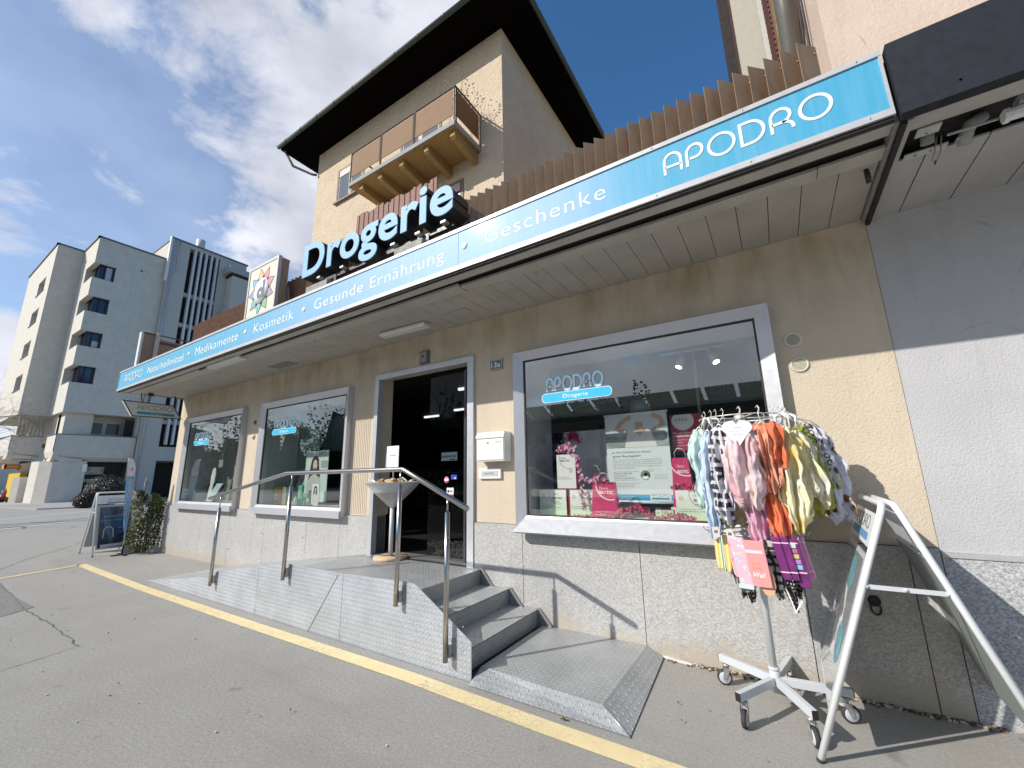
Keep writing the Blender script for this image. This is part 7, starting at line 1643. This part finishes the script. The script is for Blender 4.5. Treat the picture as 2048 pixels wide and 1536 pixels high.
# bare street tree at the left edge
def tree(name, base, h, lab, seed, m, lean=Vector((0, 0, 0)), depth=6, r0=.16, leafy=None, grp=None, spread=.55, bm2=None):
    rn = random.Random(seed); t_ = thing(name, lab, 'tree', base, grp); tr = MB(); tips = []
    def grow(p, d, L_, r_, k):
        n = 3; P_ = [p]; rs_ = [r_]
        for i in range(n): d = (d + Vector((rn.gauss(0, .10), rn.gauss(0, .10), rn.gauss(.02, .07)))).normalized(); P_.append(P_[-1] + d * L_ / n); rs_.append(r_ * (1 - .35 * (i + 1) / n))
        tr.tube(P_, rs_, 7 if k > 3 else 4, cap=False)
        if k <= 1: tips.append(P_[-1]); 
        if k == 0: return
        for i in range(rn.choice((2, 3, 3)) if k < depth else 4):
            a = rn.uniform(0, 6.28); o = d.orthogonal().normalized(); v = (Matrix.Rotation(a, 3, d) @ o); nd = (d + v * rn.uniform(spread * .6, spread * 1.4)).normalized()
            q = P_[rn.choice((2, 3, 3))]; grow(q, nd, L_ * rn.uniform(.62, .82), rs_[-1] * .72, k - 1)
    grow(Vector(base), (Z + lean).normalized(), h * .33, r0, depth)
    tr.build('trunk', m, t_)
    if leafy:
        b = MB()
        def fn(rn): p = rn.choice(tips); n_ = Vector((rn.gauss(0, 1), rn.gauss(0, 1), rn.gauss(0, 1))).normalized(); return p + n_ * 1.1 * rn.random() ** .6, n_
        leaves(b, fn, leafy[0], leafy[1], rn, 2); b.build('crown', leafy[2], t_)
    return t_
M_BARK = mat('grey_bark', (.10, .085, .07), .9, bump=.5)
tree('bare_tree', (-26.5, -4.3, 0), 8.5, 'leafless street tree whose twigs reach in at the left edge', 11, M_BARK, depth=6, r0=.15, spread=.8, lean=Vector((-.02, .22, 0)))

# ================================================================== across the street: what the shop windows mirror
sh = thing('bus_station_roof', 'long station roof with a glass edge standing across the street from the shop', 'station roof', (-4, -24, 0))
b = MB(); b.box(-30, 16, -26, -20, 4.6, 4.9); b.build('roof_slab', mat('dark_olive_roof', (.05, .05, .035), .7), sh)
b = MB(); 
for i in range(30): b.obox((-29 + i * 1.5, -19.2, 5.25), (.66, 0, 0), (0, .7, .30), (0, -.01, .02))
b.build('glass_edge', mat('green_white_glass', (.45, .55, .50), .2, coat=.5), sh)
b = MB()
for i in range(8): b.box(-28 + i * 6, -27.8 + i * 6, -23.2, -23, 0, 4.6)
b.build('column', mat('dark_steel', (.06, .06, .06), .5), sh)
ob_ = thing('street_block', 'low pale office block across the street behind the station roof', 'building', (-10, -45, 0))
MB().box(-40, 20, -50, -42, 0, 8.5).build('wall', mat('pale_plaster_far', (.42, .41, .38), .8), ob_)
b = MB()
for i in range(26):
    for z in (1.5, 5): b.box(-39 + i * 2.25, -37.6 + i * 2.25, -41.99, -41.9, z, z + 1.6)
b.build('window', mat('dark_pane', (.012, .014, .035), .08), ob_)
LEAF = [leaf_mat('far_leaf', (.03, .045, .02), (.06, .08, .03), .6), leaf_mat('far_leaf_dark', (.015, .028, .012), (.04, .055, .022), .6)]
for i, (x, y, h) in enumerate(((-34, -44, 9), (-27, -46, 11), (-45, -42, 10), (-58, -38, 12), (-70, -34, 13))):
    tree('street_tree', (x, y, 0), h, 'leafy tree across the street, seen only in the shop windows', 20 + i, M_BARK, depth=4, r0=.22, leafy=(5200, .26, LEAF), grp='trees across the street')
b = MB(); rn = random.Random(77)
for i in range(180):
    q0, q1 = i / 180, (i + 1) / 180; tp = lambda q: max(3, (8.5 + 2.6 * math.sin(q * 31) + 1.6 * math.sin(q * 77 + 1) - 1.5 + (3.5 * max(0, math.sin(q * 140)) ** 6)) * .93)
    pa, pb = (-95 + q0 * 90, -24 - 26 * q0), (-95 + q1 * 90, -24 - 26 * q1)
    b.mat(1).add([(pa[0], pa[1], 0), (pb[0], pb[1], 0), (pb[0], pb[1], tp(q1)), (pa[0], pa[1], tp(q0)), (pa[0] - .8, pa[1] - 2.5, 0), (pb[0] - .8, pb[1] - 2.5, 0), (pb[0] - .8, pb[1] - 2.5, tp(q1) - .5), (pa[0] - .8, pa[1] - 2.5, tp(q0) - .5)], [(0, 1, 2, 3), (4, 7, 6, 5), (3, 2, 6, 7)])
for i in range(26000):
    q = rn.random(); x = -95 + q * 90; y = -24 - 26 * q + rn.uniform(-4, 4); top = 8.5 + 2.6 * math.sin(q * 31) + 1.6 * math.sin(q * 77 + 1) - 1.5 + (3.5 * max(0, math.sin(q * 140)) ** 6)
    c = Vector((x, y, top * (1 - rn.random() ** 1.6))); u = Vector((rn.gauss(0, 1), rn.gauss(0, 1), rn.gauss(0, 1))).normalized(); w_ = u.orthogonal().normalized(); s = rn.uniform(.3, .6); b.mat(rn.randrange(2)).add([c, c + u * s * .5 + w_ * s * .35, c + u * s, c + u * s * .5 - w_ * s * .35], [(0, 1, 2, 3)])
b.k = 0; b.build('woodland', [leaf_mat('wood_leaf', (.010, .018, .008), (.02, .032, .012), .9), leaf_mat('wood_leaf_dark', (.006, .011, .006), (.013, .02, .009), .9)], label='far dark wood across the street mirrored in the shop windows', cat='wood', kind='stuff')
tree('bare_tree', (-24, -20, 0), 12, 'leafless tree across the street mirrored in the middle window', 41, M_BARK, depth=6, r0=.17, spread=.7)

for o in bpy.data.objects:
    if '_org' in o: del o['_org']
